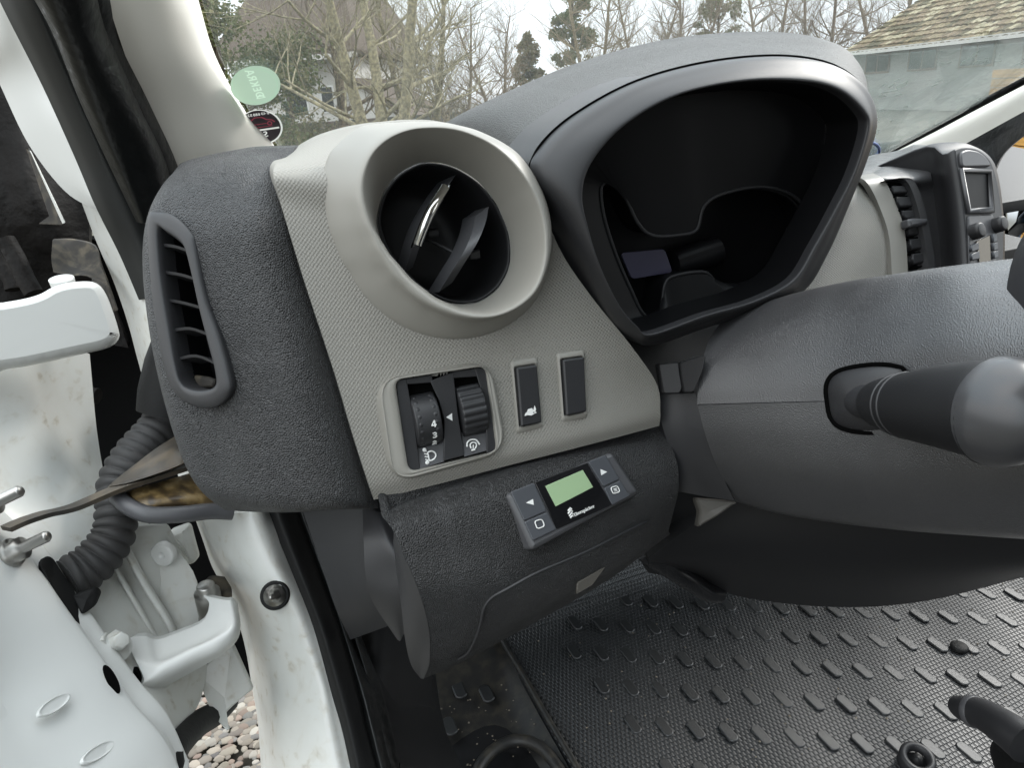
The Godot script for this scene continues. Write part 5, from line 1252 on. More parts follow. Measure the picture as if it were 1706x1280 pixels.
	block(g, [Vector3(-0.1984, 1.4296, -1.0608), Vector3(-0.1918, 1.424, -1.0443), Vector3(-0.1724, 1.3451, -1.0028), Vector3(-0.1751, 1.3427, -1.0028), Vector3(-0.2021, 1.3447, -1.0256), Vector3(-0.1892, 1.3528, -1.0241)], Vector3(0, 0, 0.006), 0.001)
	put("body_bracket", g, M.grime, body)
	g = Geo.new()
	block(g, [Vector3(-0.1938, 1.4303, -1.0478), Vector3(-0.1898, 1.4242, -1.0344), Vector3(-0.1698, 1.3465, -0.9931), Vector3(-0.1732, 1.3447, -0.996), Vector3(-0.1762, 1.3548, -1.0038)], Vector3(0, 0, 0.004), 0.001)
	put("bracket_edge", g, M.dirty_paint, body)
	g = Geo.new()
	shell(g, surf([[Vector3(-0.1922, 1.3252, -1.0133), Vector3(-0.1733, 1.3206, -1.0272), Vector3(-0.1502, 1.3115, -1.0144), Vector3(-0.1443, 1.2924, -0.9807)],
		[Vector3(-0.1935, 1.3069, -0.9828), Vector3(-0.1775, 1.2972, -0.9955), Vector3(-0.1568, 1.2908, -0.9848), Vector3(-0.1379, 1.2767, -0.9484)],
		[Vector3(-0.1919, 1.2945, -0.9652), Vector3(-0.1761, 1.2877, -0.9678), Vector3(-0.1534, 1.2826, -0.9568), Vector3(-0.1323, 1.2477, -0.9221)]], 4, 4), Vector3(0, 0, -0.01))
	put("hinge_seat", g, M.grime, body)
	for t in [[Vector3(-0.244, 1.3288, -1.0347), Vector3(-0.2373, 1.3087, -1.0235), Vector3(-0.2317, 1.2838, -1.0105), Vector3(-0.2257, 1.2662, -1.0006)], [Vector3(-0.2712, 1.3089, -1.0828), Vector3(-0.2581, 1.2746, -1.0629), Vector3(-0.2578, 1.2643, -1.0583)], [Vector3(-0.2129, 1.1257, -1.0158), Vector3(-0.1939, 1.1218, -1.0068)]]:
		g = Geo.new()
		tube(g, t, 0.011, 8)
		put("liner_rib", g, M.liner, body)
	# right side of the cab
	g = Geo.new()
	shell(g, surf([[Vector3(1.3163, 1.2308, -1.2714), Vector3(1.372, 1.2792, -1.1901), Vector3(1.4286, 1.3397, -1.1021), Vector3(1.4661, 1.4209, -0.9727)],
		[Vector3(1.3172, 1.2247, -1.2453), Vector3(1.3632, 1.2662, -1.1647), Vector3(1.4166, 1.3223, -1.0761), Vector3(1.4393, 1.3986, -0.9502)],
		[Vector3(1.277, 1.1753, -1.2163), Vector3(1.3469, 1.2205, -1.1281), Vector3(1.4084, 1.2773, -1.0482), Vector3(1.4185, 1.3529, -0.9269)]], 6, 5), Vector3(0.02, 0, -0.02))
	put("pillar_trim", g, M.trim, body)
	g = Geo.new()
	shell(g, surf([[Vector3(1.3903, 1.2927, -1.0503), Vector3(1.4121, 1.3238, -1.0091), Vector3(1.4114, 1.371, -0.9259)],
		[Vector3(1.4027, 1.2871, -1.02), Vector3(1.4109, 1.3134, -0.982), Vector3(1.3962, 1.3514, -0.9117)],
		[Vector3(1.3946, 1.2398, -0.9679), Vector3(1.3975, 1.2891, -0.9536), Vector3(1.3817, 1.3352, -0.8987)]], 5, 5), Vector3(0.02, 0, -0.01))
	put("door_seal", g, M.seal, body)
	g = Geo.new()
	tube(g, catmull([Vector3(1.3075, 1.2387, -1.2551), Vector3(1.315, 1.2504, -1.2342), Vector3(1.358, 1.2843, -1.1861), Vector3(1.3914, 1.3289, -1.1117), Vector3(1.4043, 1.368, -1.0428), Vector3(1.4112, 1.4179, -0.9463)], 4), 0.007, 8)
	put("windscreen_gasket", g, M.rubber, body)
	# shelf below the windscreen, roof, rear wall and floor of the cab
	g = Geo.new()
	plate(g, [Vector3(-0.02, 1.20, -0.62), Vector3(1.02, 1.20, -0.62), Vector3(1.02, 1.26, -1.28), Vector3(0.0, 1.26, -1.28)], Vector3(0, 0.02, 0))
	plate(g, [Vector3(1.02, 1.20, -0.86), Vector3(1.75, 1.20, -0.86), Vector3(1.75, 1.26, -1.28), Vector3(1.02, 1.26, -1.28)], Vector3(0, 0.02, 0))
	put("scuttle", g, M.dark_plastic, body)
	g = Geo.new()
	plate(g, [Vector3(0.0, 2.02, -0.12), Vector3(1.72, 2.02, -0.12), Vector3(1.72, 2.02, 1.05), Vector3(0.0, 2.02, 1.05)], Vector3(0, 0.05, 0), 0.01)
	put("roof", g, M.trim, body)
	g = Geo.new()
	box(g, Vector3(0.86, 1.32, 1.07), Vector3(1.74, 1.42, 0.03))
	put("bulkhead", g, M.satin_grey, body)
	g = Geo.new()
	plate(g, [Vector3(-0.02, 0.60, 1.05), Vector3(1.74, 0.60, 1.05), Vector3(1.74, 0.60, -1.1), Vector3(-0.02, 0.60, -1.1)], Vector3(0, 0.04, 0), 0.01)
	put("cab_floor", g, M.dark_plastic, body)
	g = Geo.new()
	plate(g, [Vector3(0.0, 0.60, -0.98), Vector3(1.74, 0.60, -0.98), Vector3(1.74, 1.30, -1.22), Vector3(0.0, 1.30, -1.22)], Vector3(0, 0.0, -0.03), 0.01)
	put("front_bulkhead", g, M.void, body)
	# passenger door with its window opening
	g = Geo.new()
	plate(g, [Vector3(1.72, 0.60, 0.7), Vector3(1.72, 0.60, -1.2), Vector3(1.72, 1.0, -1.2), Vector3(1.72, 1.0, 0.7)], Vector3(0.06, 0, 0), 0.01)
	plate(g, [Vector3(1.72, 1.0, 0.7), Vector3(1.72, 1.0, 0.55), Vector3(1.72, 2.05, 0.55), Vector3(1.72, 2.05, 0.7)], Vector3(0.06, 0, 0), 0.01)
	put("passenger_door", g, M.black_plastic, body)
	g = Geo.new()
	plate(g, [Vector3(-0.02, 0.60, 1.06), Vector3(-0.02, 0.60, 0.62), Vector3(-0.02, 2.05, 0.62), Vector3(-0.02, 2.05, 1.06)], Vector3(-0.06, 0, 0), 0.01)
	put("lock_pillar", g, M.paint, body)

	var screen := thing("windscreen", "large raked windscreen between the two pillars", "windscreen")
	g = Geo.new()
	var wn: Vector3 = Vector3(-0.007, -0.8261, 0.5635)
	block(g, [Vector3(0.0135, 1.5811, -0.7444), Vector3(0.0241, 1.5527, -0.7859), Vector3(0.0323, 1.5069, -0.8529), Vector3(0.0571, 1.4508, -0.9348), Vector3(0.0908, 1.4055, -1.0008), Vector3(0.1668, 1.3258, -1.1166), Vector3(0.8136, 1.2445, -1.2279), Vector3(1.3014, 1.2216, -1.2554), Vector3(1.3351, 1.2874, -1.1586), Vector3(1.3913, 1.3606, -1.0505), Vector3(1.4597, 1.4424, -0.9299), Vector3(1.1004, 1.5816, -0.7302)], wn * -0.005, 0.0005)
	put("pane", g, M.glass, screen)
	g = Geo.new()
	block(g, catmull([Vector3(1.2317, 1.1921, -1.2973), Vector3(1.0104, 1.3765, -1.0298), Vector3(0.9116, 1.4673, -0.8979), Vector3(1.0002, 1.4714, -0.8908), Vector3(1.1489, 1.4737, -0.8856), Vector3(1.3699, 1.4759, -0.8797), Vector3(1.4564, 1.4424, -0.9277), Vector3(1.3827, 1.3634, -1.0445), Vector3(1.3265, 1.2908, -1.1515), Vector3(1.2841, 1.2311, -1.2396)], 4, true), wn * -0.0004, 0.0001)
	var film := plain(1, 1, 1, 0.9)
	film.transparency = BaseMaterial3D.TRANSPARENCY_ALPHA
	film.albedo_texture = ramp(noise(FastNoiseLite.TYPE_SIMPLEX, 0.008, 512, 44, 4), [[0.15, Color(0.8, 0.84, 0.82, 0.10)], [0.5, Color(0.82, 0.86, 0.84, 0.20)], [0.62, Color(0.85, 0.88, 0.86, 0.38)], [0.75, Color(0.84, 0.87, 0.85, 0.18)]])
	film.uv1_triplanar = true
	film.uv1_scale = Vector3(1.2, 1.2, 3.0)
	put("dust_film", g, film, screen)
	g = Geo.new()
	block(g, [Vector3(0.0136, 1.5826, -0.7531), Vector3(0.0244, 1.5539, -0.7951), Vector3(0.0327, 1.5075, -0.863), Vector3(0.0578, 1.4508, -0.9457), Vector3(0.0918, 1.405, -1.0126), Vector3(0.1687, 1.3244, -1.1298), Vector3(0.8231, 1.2421, -1.2423), Vector3(1.3167, 1.2189, -1.2701), Vector3(1.3507, 1.2855, -1.1722), Vector3(1.4076, 1.3596, -1.0629), Vector3(1.4769, 1.4423, -0.9408), Vector3(1.1134, 1.5831, -0.7388)], wn * -0.0003, 0.0001)
	var haze := plain(0.75, 0.78, 0.74, 0.9)
	haze.transparency = BaseMaterial3D.TRANSPARENCY_ALPHA
	haze.albedo_color.a = 0.06
	put("dust_film", g, haze, screen)


func driver_door() -> void:
	var door := thing("driver_door", "open white driver's door with its hinge edge beside the dashboard", "van door")
	var g := Geo.new()
	shell(g, surf([[Vector3(-0.2288, 1.2934, -0.7132), Vector3(-0.2124, 1.2761, -0.7341), Vector3(-0.1876, 1.2601, -0.7523), Vector3(-0.1717, 1.2467, -0.7866), Vector3(-0.1523, 1.2316, -0.8131)],
		[Vector3(-0.2389, 1.2314, -0.6787), Vector3(-0.2221, 1.2183, -0.7012), Vector3(-0.1938, 1.2023, -0.7239), Vector3(-0.1788, 1.175, -0.7583), Vector3(-0.1622, 1.1448, -0.7793)],
		[Vector3(-0.2446, 1.1898, -0.6513), Vector3(-0.2258, 1.1717, -0.6767), Vector3(-0.1942, 1.1476, -0.6946), Vector3(-0.1697, 1.1209, -0.7198), Vector3(-0.1592, 1.0888, -0.7482)],
		[Vector3(-0.2471, 1.163, -0.6292), Vector3(-0.2241, 1.1388, -0.6445), Vector3(-0.1852, 1.1135, -0.6706), Vector3(-0.1524, 1.0869, -0.6985), Vector3(-0.1321, 1.0772, -0.7212)],
		[Vector3(-0.2371, 1.1258, -0.667), Vector3(-0.21, 1.1105, -0.6326), Vector3(-0.1727, 1.0768, -0.6499), Vector3(-0.1417, 1.0478, -0.6775), Vector3(-0.0958, 1.0285, -0.6804)],
		[Vector3(-0.2223, 1.0805, -0.6417), Vector3(-0.1924, 1.0765, -0.6054), Vector3(-0.1611, 1.0333, -0.6209), Vector3(-0.1303, 0.9983, -0.6459), Vector3(-0.1002, 0.9822, -0.6562)],
		[Vector3(-0.1973, 1.033, -0.6058), Vector3(-0.1701, 1.0338, -0.5726), Vector3(-0.1444, 1.0013, -0.5891), Vector3(-0.1202, 0.9678, -0.6115), Vector3(-0.0999, 0.95, -0.6306)],
		[Vector3(-0.1754, 0.9963, -0.5757), Vector3(-0.1519, 1.0024, -0.5462), Vector3(-0.1333, 0.9797, -0.5582), Vector3(-0.1234, 0.9507, -0.5822), Vector3(-0.1125, 0.9297, -0.6036)],
		[Vector3(-0.1492, 0.9687, -0.5421), Vector3(-0.1326, 0.9812, -0.5181), Vector3(-0.1284, 0.9759, -0.5199), Vector3(-0.1291, 0.9626, -0.5318), Vector3(-0.1278, 0.9499, -0.5489)],
		[Vector3(-0.134, 0.9693, -0.4904), Vector3(-0.1247, 0.9643, -0.4904), Vector3(-0.1262, 0.9513, -0.5027), Vector3(-0.126, 0.9425, -0.5104), Vector3(-0.1268, 0.9338, -0.5184)]], 6, 6), Vector3(-0.01, 0, -0.02))
	put("hinge_edge", g, M.dirty_paint, door)
	g = Geo.new()
	shell(g, surf([[Vector3(-0.2223, 1.2132, -0.5373), Vector3(-0.2215, 1.1826, -0.5816), Vector3(-0.2219, 1.1439, -0.6366), Vector3(-0.2201, 1.1336, -0.643)],
		[Vector3(-0.2255, 1.1813, -0.5133), Vector3(-0.2222, 1.1406, -0.5637), Vector3(-0.2033, 1.1214, -0.6151), Vector3(-0.2016, 1.1093, -0.6208)],
		[Vector3(-0.2285, 1.1511, -0.4898), Vector3(-0.2177, 1.1093, -0.5369), Vector3(-0.186, 1.0886, -0.5874), Vector3(-0.1832, 1.0754, -0.5921)],
		[Vector3(-0.2311, 1.1224, -0.4668), Vector3(-0.2142, 1.0754, -0.5093), Vector3(-0.1648, 1.0473, -0.5556), Vector3(-0.1615, 1.0343, -0.5602)],
		[Vector3(-0.2319, 1.1022, -0.4468), Vector3(-0.1942, 1.0459, -0.4773), Vector3(-0.147, 1.0168, -0.5286), Vector3(-0.144, 1.005, -0.5327)],
		[Vector3(-0.2331, 1.0798, -0.426), Vector3(-0.1816, 1.0223, -0.4507), Vector3(-0.1294, 0.9925, -0.5056), Vector3(-0.1268, 0.9813, -0.5101)],
		[Vector3(-0.2326, 1.0654, -0.4081), Vector3(-0.1761, 1.0042, -0.4292), Vector3(-0.1193, 0.9594, -0.4805), Vector3(-0.1167, 0.9476, -0.4836)]], 6, 6), Vector3(0, 0, -0.03))
	var inner := put("inner_skin", g, M.paint, door)
	# oval dimples pressed into the skin
	for e in [[Vector3(-0.177, 1.0506, -0.519), Vector3(-0.1768, 1.0497, -0.5174), Vector3(-0.1774, 1.0494, -0.5147), Vector3(-0.1788, 1.0498, -0.5112), Vector3(-0.1807, 1.0507, -0.5073), Vector3(-0.1831, 1.0521, -0.5033), Vector3(-0.1855, 1.0538, -0.4997), Vector3(-0.1879, 1.0557, -0.4968), Vector3(-0.1899, 1.0576, -0.4949), Vector3(-0.1914, 1.0592, -0.494), Vector3(-0.1923, 1.0605, -0.4943), Vector3(-0.1925, 1.0614, -0.4958), Vector3(-0.192, 1.0617, -0.4983), Vector3(-0.1908, 1.0615, -0.5015), Vector3(-0.1889, 1.0607, -0.5053), Vector3(-0.1867, 1.0594, -0.5093), Vector3(-0.1842, 1.0577, -0.513), Vector3(-0.1818, 1.0557, -0.5161), Vector3(-0.1796, 1.0538, -0.5183), Vector3(-0.1779, 1.052, -0.5193)], [Vector3(-0.1544, 1.0121, -0.4981), Vector3(-0.1543, 1.0113, -0.4965), Vector3(-0.155, 1.0112, -0.4939), Vector3(-0.1565, 1.0118, -0.4905), Vector3(-0.1587, 1.013, -0.4867), Vector3(-0.1612, 1.0148, -0.4829), Vector3(-0.1639, 1.0168, -0.4795), Vector3(-0.1664, 1.019, -0.4767), Vector3(-0.1686, 1.0211, -0.4749), Vector3(-0.1702, 1.0229, -0.4741), Vector3(-0.1711, 1.0243, -0.4744), Vector3(-0.1713, 1.0251, -0.4759), Vector3(-0.1707, 1.0253, -0.4783), Vector3(-0.1693, 1.0248, -0.4814), Vector3(-0.1673, 1.0237, -0.4851), Vector3(-0.1648, 1.022, -0.4889), Vector3(-0.1621, 1.02, -0.4924), Vector3(-0.1595, 1.0177, -0.4954), Vector3(-0.1572, 1.0155, -0.4975), Vector3(-0.1554, 1.0136, -0.4984)]]:
		g = Geo.new()
		var m := middle(e)
		var rings := []
		var nrm := facing(e)
		if nrm.z < 0:
			nrm = -nrm
		for k in [[1.0, -0.001], [0.95, 0.0008], [0.85, 0.0011], [0.72, 0.0004], [0.4, 0.0002], [0.02, 0.0002]]:
			var ring := PackedVector3Array()
			for p in e:
				ring.append(m + (p - m) * k[0] + nrm * k[1])
			rings.append(ring)
		g.grid(surf(rings, 3, 3, true), true)
		put("dimple", g, M.paint, inner)
	# raised ribs pressed into the hinge edge
	for t in [[[Vector3(-0.2166, 1.2424, -0.7558), Vector3(-0.212, 1.2214, -0.7507), Vector3(-0.2087, 1.1983, -0.7452), Vector3(-0.2034, 1.1707, -0.7428), Vector3(-0.199, 1.1506, -0.7382), Vector3(-0.1907, 1.1301, -0.7319), Vector3(-0.1877, 1.0971, -0.728)], 0.004], [[Vector3(-0.2146, 1.238, -0.7878), Vector3(-0.2082, 1.2181, -0.7825), Vector3(-0.203, 1.192, -0.775), Vector3(-0.1934, 1.1672, -0.7663), Vector3(-0.1867, 1.1464, -0.7605)], 0.004], [[Vector3(-0.145, 1.0764, -0.6738), Vector3(-0.1366, 1.0426, -0.6617), Vector3(-0.1245, 1.006, -0.647), Vector3(-0.1216, 0.9916, -0.6431)], 0.006], [[Vector3(-0.1565, 1.069, -0.6634), Vector3(-0.1474, 1.0355, -0.6512), Vector3(-0.136, 0.9974, -0.6361)], 0.004]]:
		g = Geo.new()
		tube(g, catmull(t[0], 4), t[1], 8, 0.6)
		put("pressed_rib", g, M.dirty_paint, door)
	# bolted plates behind the gap
	g = Geo.new()
	block(g, rounded([Vector3(-0.1439, 1.0883, -0.6958), Vector3(-0.1113, 1.0704, -0.716), Vector3(-0.1056, 1.0423, -0.7075), Vector3(-0.0955, 1.0038, -0.6927), Vector3(-0.1041, 0.9891, -0.6896), Vector3(-0.1068, 0.9664, -0.675), Vector3(-0.1214, 0.9766, -0.662), Vector3(-0.1316, 1.0217, -0.6623)], 0.006), Vector3(-0.004, 0.002, 0.006), 0.002)
	var pl := put("hinge_plate", g, M.dirty_paint, door)
	g = Geo.new()
	var pn := Vector3(-0.45, 0.15, 0.85).normalized()
	lathe(g, Vector3(-0.1176, 1.0546, -0.6827), pn, [[0.0125, -0.004], [0.0122, 0.0015], [0.0105, 0.003], [0.004, 0.0034], [0.003, 0.0015], [0.0001, 0.0015]], 24)
	put("screw_head", g, M.paint, pl)
	g = Geo.new()
	block(g, rounded([Vector3(-0.1143, 1.0506, -0.7375), Vector3(-0.0919, 1.0568, -0.7315), Vector3(-0.0913, 1.0389, -0.7236), Vector3(-0.0902, 1.021, -0.7154), Vector3(-0.1012, 1.0184, -0.7127), Vector3(-0.1066, 1.0389, -0.7179)], 0.006), Vector3(-0.003, 0.003, 0.012), 0.006)
	put("folded_plate", g, M.dirty_paint, door)
	g = Geo.new()
	block(g, rounded([Vector3(-0.1092, 0.945, -0.6321), Vector3(-0.0722, 0.9591, -0.6413), Vector3(-0.0624, 0.9159, -0.6188), Vector3(-0.0834, 0.9091, -0.6124), Vector3(-0.0965, 0.9024, -0.6088), Vector3(-0.0896, 0.8911, -0.6012), Vector3(-0.1009, 0.9067, -0.6065)], 0.003), Vector3(-0.002, 0.002, 0.004), 0.0015)
	put("rag_plate", g, M.dirty_paint, door)
	g = Geo.new()
	block(g, [Vector3(-0.1882, 1.1651, -0.7923), Vector3(-0.1734, 1.1553, -0.7882), Vector3(-0.1655, 1.1516, -0.7893), Vector3(-0.1634, 1.1399, -0.7834), Vector3(-0.1668, 1.1073, -0.7533), Vector3(-0.178, 1.1188, -0.7568), Vector3(-0.1828, 1.1477, -0.7769)], Vector3(-0.002, 0.002, 0.004), 0.0015)
	put("torn_flange", g, M.dirty_paint, door)
	g = Geo.new()
	shell(g, surf([[Vector3(-0.2266, 1.2126, -0.8853), Vector3(-0.2137, 1.2086, -0.9018), Vector3(-0.1979, 1.2034, -0.9166)],
		[Vector3(-0.2172, 1.1841, -0.8694), Vector3(-0.2066, 1.1784, -0.886), Vector3(-0.1952, 1.1728, -0.9023)],
		[Vector3(-0.202, 1.1537, -0.8388), Vector3(-0.1905, 1.1403, -0.8517), Vector3(-0.1786, 1.1285, -0.8537)]], 5, 5), Vector3(0, 0, -0.01))
	put("inner_gasket", g, M.rubber, door)
	g = Geo.new()
	tube(g, catmull([Vector3(-0.0934, 0.886, -0.6466), Vector3(-0.1035, 0.8982, -0.6212), Vector3(-0.1142, 0.9215, -0.5891), Vector3(-0.1231, 0.941, -0.5548), Vector3(-0.1274, 0.9552, -0.5279), Vector3(-0.1285, 0.9557, -0.5112), Vector3(-0.1291, 0.948, -0.5024)], 5), 0.012, 12)
	put("bottom_seal", g, M.rubber, door)
	g = Geo.new()
	g.fan([Vector3(-0.1505, 1.0381, -0.5403), Vector3(-0.1496, 1.0346, -0.5385), Vector3(-0.1493, 1.0313, -0.5369), Vector3(-0.1494, 1.0285, -0.5357), Vector3(-0.15, 1.0265, -0.5351), Vector3(-0.1511, 1.0254, -0.5351), Vector3(-0.1525, 1.0255, -0.5356), Vector3(-0.154, 1.0266, -0.5367), Vector3(-0.1557, 1.0287, -0.5382), Vector3(-0.1572, 1.0315, -0.54), Vector3(-0.1584, 1.0348, -0.5419), Vector3(-0.1592, 1.0383, -0.5438), Vector3(-0.1596, 1.0417, -0.5454), Vector3(-0.1595, 1.0445, -0.5465), Vector3(-0.1588, 1.0465, -0.5472), Vector3(-0.1578, 1.0475, -0.5472), Vector3(-0.1564, 1.0475, -0.5467), Vector3(-0.1548, 1.0464, -0.5456), Vector3(-0.1532, 1.0443, -0.5441), Vector3(-0.1517, 1.0415, -0.5422)])
	put("drain_hole", g, M.void, door)

	# upper hinge: a thick white arm
	var hinge := thing("upper_hinge", "thick white upper hinge arm with a pin cap on its dirty top", "hinge", "hinges of the driver's door")
	g = Geo.new()
	var arm_up := Vector3(0.12, 0.35, 1.0).normalized() * 0.024
	block(g, shifted(rounded(catmull([Vector3(-0.2037, 1.319, -0.6934), Vector3(-0.184, 1.3186, -0.7008), Vector3(-0.168, 1.3182, -0.7068), Vector3(-0.1563, 1.3196, -0.7114), Vector3(-0.1461, 1.3234, -0.7156), Vector3(-0.134, 1.3245, -0.7202), Vector3(-0.1176, 1.3215, -0.7262), Vector3(-0.1108, 1.3127, -0.7281), Vector3(-0.1086, 1.2952, -0.7276), Vector3(-0.108, 1.2747, -0.7262), Vector3(-0.1097, 1.2674, -0.7249), Vector3(-0.1153, 1.2628, -0.7225), Vector3(-0.1243, 1.261, -0.7189), Vector3(-0.1393, 1.2614, -0.7132), Vector3(-0.1787, 1.2627, -0.6984), Vector3(-0.1976, 1.2648, -0.6914), Vector3(-0.2172, 1.2661, -0.684)], 3, true), 0.001, 1), -arm_up), arm_up, 0.007)
	put("arm", g, M.paint, hinge)
	g = Geo.new()
	lathe(g, Vector3(-0.1458, 1.3205, -0.7566), Vector3(0.02, 1, 0.15), [[0.0095, -0.012], [0.0105, 0.0], [0.0105, 0.0012], [0.0092, 0.0018], [0.0001, 0.002]], 24)
	put("pin_cap", g, M.paint, hinge)
	g = Geo.new()
	block(g, rounded([Vector3(-0.1274, 1.3124, -0.798), Vector3(-0.1147, 1.3065, -0.7906), Vector3(-0.1116, 1.2794, -0.7777), Vector3(-0.1171, 1.2768, -0.7787), Vector3(-0.1199, 1.3009, -0.7902)], 0.004), Vector3(-0.002, 0, 0.006), 0.002)
	put("knuckle", g, M.grime, hinge)

	# lower hinge: plate with bolt, cranked arm, pin
	hinge = thing("lower_hinge", "cranked white lower hinge arm bolted to the door edge below the hose", "hinge", "hinges of the driver's door")
	g = Geo.new()
	shell(g, surf([[Vector3(-0.1549, 1.0173, -0.6173), Vector3(-0.1404, 1.0148, -0.6165), Vector3(-0.1307, 1.0078, -0.6155), Vector3(-0.113, 1.009, -0.615), Vector3(-0.0904, 1.0139, -0.6142), Vector3(-0.0823, 1.0237, -0.6234), Vector3(-0.0865, 1.0269, -0.6357)],
		[Vector3(-0.149, 1.0127, -0.5981), Vector3(-0.1371, 1.0078, -0.5949), Vector3(-0.1271, 1.0026, -0.5946), Vector3(-0.1095, 1.0055, -0.5948), Vector3(-0.0853, 1.0109, -0.5937), Vector3(-0.0713, 1.0215, -0.5998), Vector3(-0.0675, 1.0279, -0.6173)],
		[Vector3(-0.1414, 1.0003, -0.5759), Vector3(-0.1296, 1.0051, -0.5792), Vector3(-0.1182, 1.0072, -0.5816), Vector3(-0.1027, 1.0101, -0.5826), Vector3(-0.0788, 1.0154, -0.5815), Vector3(-0.0622, 1.0203, -0.5865), Vector3(-0.0616, 1.0275, -0.6148)],
		[Vector3(-0.1479, 0.9931, -0.573), Vector3(-0.1318, 0.9948, -0.5745), Vector3(-0.1185, 0.9969, -0.5772), Vector3(-0.1009, 1.0008, -0.5791), Vector3(-0.0773, 1.0044, -0.5785), Vector3(-0.0599, 1.0096, -0.5891), Vector3(-0.0586, 1.0201, -0.6162)],
		[Vector3(-0.1506, 0.9739, -0.5796), Vector3(-0.1351, 0.9746, -0.5855), Vector3(-0.119, 0.9793, -0.5871), Vector3(-0.1008, 0.9839, -0.5879), Vector3(-0.0758, 0.9915, -0.5885), Vector3(-0.0609, 0.9975, -0.6016), Vector3(-0.0595, 1.0084, -0.6289)]], 6, 6), Vector3(0, -0.004, -0.01))
	put("arm", g, M.paint, hinge)
	g = Geo.new()
	block(g, rounded([Vector3(-0.164, 1.0473, -0.5876), Vector3(-0.1595, 1.0475, -0.5917), Vector3(-0.1602, 1.0221, -0.5984), Vector3(-0.1552, 1.0069, -0.5898), Vector3(-0.1487, 1.0027, -0.5855), Vector3(-0.1495, 1.0046, -0.5786), Vector3(-0.155, 1.0129, -0.5727), Vector3(-0.1637, 1.0324, -0.5788)], 0.004), Vector3(-0.002, 0.001, 0.006), 0.003)
	put("foot_plate", g, M.dirty_paint, hinge)
	g = Geo.new()
	var ax := (Vector3(-0.1466, 1.0399, -0.5835) - Vector3(-0.1622, 1.026, -0.6008)).normalized()
	lathe(g, Vector3(-0.1571, 1.0341, -0.5908), ax, [[0.011, 0.0], [0.011, 0.003], [0.0075, 0.0035], [0.0075, 0.013], [0.006, 0.0145], [0.0001, 0.0145]], 6)
	lathe(g, Vector3(-0.156, 1.0328, -0.5863), ax, [[0.013, -0.002], [0.013, 0.001], [0.0001, 0.0015]], 24)
	put("bolt", g, M.dirty_paint, hinge)
	g = Geo.new()
	block(g, rounded([Vector3(-0.1576, 1.0061, -0.5847), Vector3(-0.1448, 1.0076, -0.5781), Vector3(-0.1425, 1.0004, -0.5706), Vector3(-0.1493, 0.9953, -0.5699), Vector3(-0.1449, 0.984, -0.5702), Vector3(-0.1522, 0.988, -0.5863)], 0.002), Vector3(0, 0.0, -0.008), 0.001)
	put("arm_hollow", g, M.void, hinge)
	g = Geo.new()
	lathe(g, Vector3(-0.0841, 1.0235, -0.6448), Vector3(0.05, 1, 0.1), [[0.012, -0.03], [0.012, 0.0], [0.0085, 0.001], [0.0085, 0.008], [0.007, 0.0095], [0.0001, 0.0095]], 24)
	put("pin", g, M.steel, hinge)
	g = Geo.new()
	shell(g, surf([[Vector3(-0.0936, 1.0127, -0.6554), Vector3(-0.083, 1.0174, -0.6707), Vector3(-0.0689, 1.0133, -0.6692)],
		[Vector3(-0.0943, 1.0044, -0.6521), Vector3(-0.0809, 1.0086, -0.6545), Vector3(-0.0639, 1.0085, -0.6537)],
		[Vector3(-0.0943, 0.9949, -0.6537), Vector3(-0.0796, 1.0055, -0.6468), Vector3(-0.0646, 1.0064, -0.6473)]], 4, 4), Vector3(0, 0, -0.01))
	put("knuckle", g, M.grime, hinge)

	# check strap
	var strap := thing("door_check", "oil-stained metal door check strap with domed cover under the dashboard corner", "door check")
	g = Geo.new()
	var s_path := catmull([Vector3(-0.2097, 1.1525, -0.616), Vector3(-0.199, 1.1522, -0.6233), Vector3(-0.1846, 1.1514, -0.629), Vector3(-0.1739, 1.1505, -0.6303), Vector3(-0.1627, 1.1505, -0.6318), Vector3(-0.1478, 1.1525, -0.635), Vector3(-0.1274, 1.1549, -0.6398), Vector3(-0.1005, 1.1534, -0.6496), Vector3(-0.0759, 1.1506, -0.6621), Vector3(-0.0578, 1.1469, -0.6766)], 5)
	ribbon(g, s_path, Vector3(-0.010, -0.002, -0.012), Vector3(0, 0.0045, 0.001))
	put("strap", g, M.oily, strap)
	g = Geo.new()
	shell(g, surf([[Vector3(-0.1405, 1.1504, -0.6579), Vector3(-0.132, 1.1547, -0.6622), Vector3(-0.1139, 1.1625, -0.6702), Vector3(-0.0948, 1.1686, -0.6829), Vector3(-0.0744, 1.1691, -0.7042)],
		[Vector3(-0.138, 1.1534, -0.6501), Vector3(-0.1255, 1.1581, -0.6474), Vector3(-0.1049, 1.1651, -0.6506), Vector3(-0.0848, 1.1688, -0.6618), Vector3(-0.0685, 1.1684, -0.6785)],
		[Vector3(-0.1355, 1.1567, -0.6437), Vector3(-0.1195, 1.1588, -0.6384), Vector3(-0.1, 1.1608, -0.6387), Vector3(-0.0806, 1.1611, -0.6453), Vector3(-0.0668, 1.1584, -0.6619)]], 6, 5), Vector3(0, -0.004, -0.006))
	put("dome", g, M.oily, strap)
	g = Geo.new()
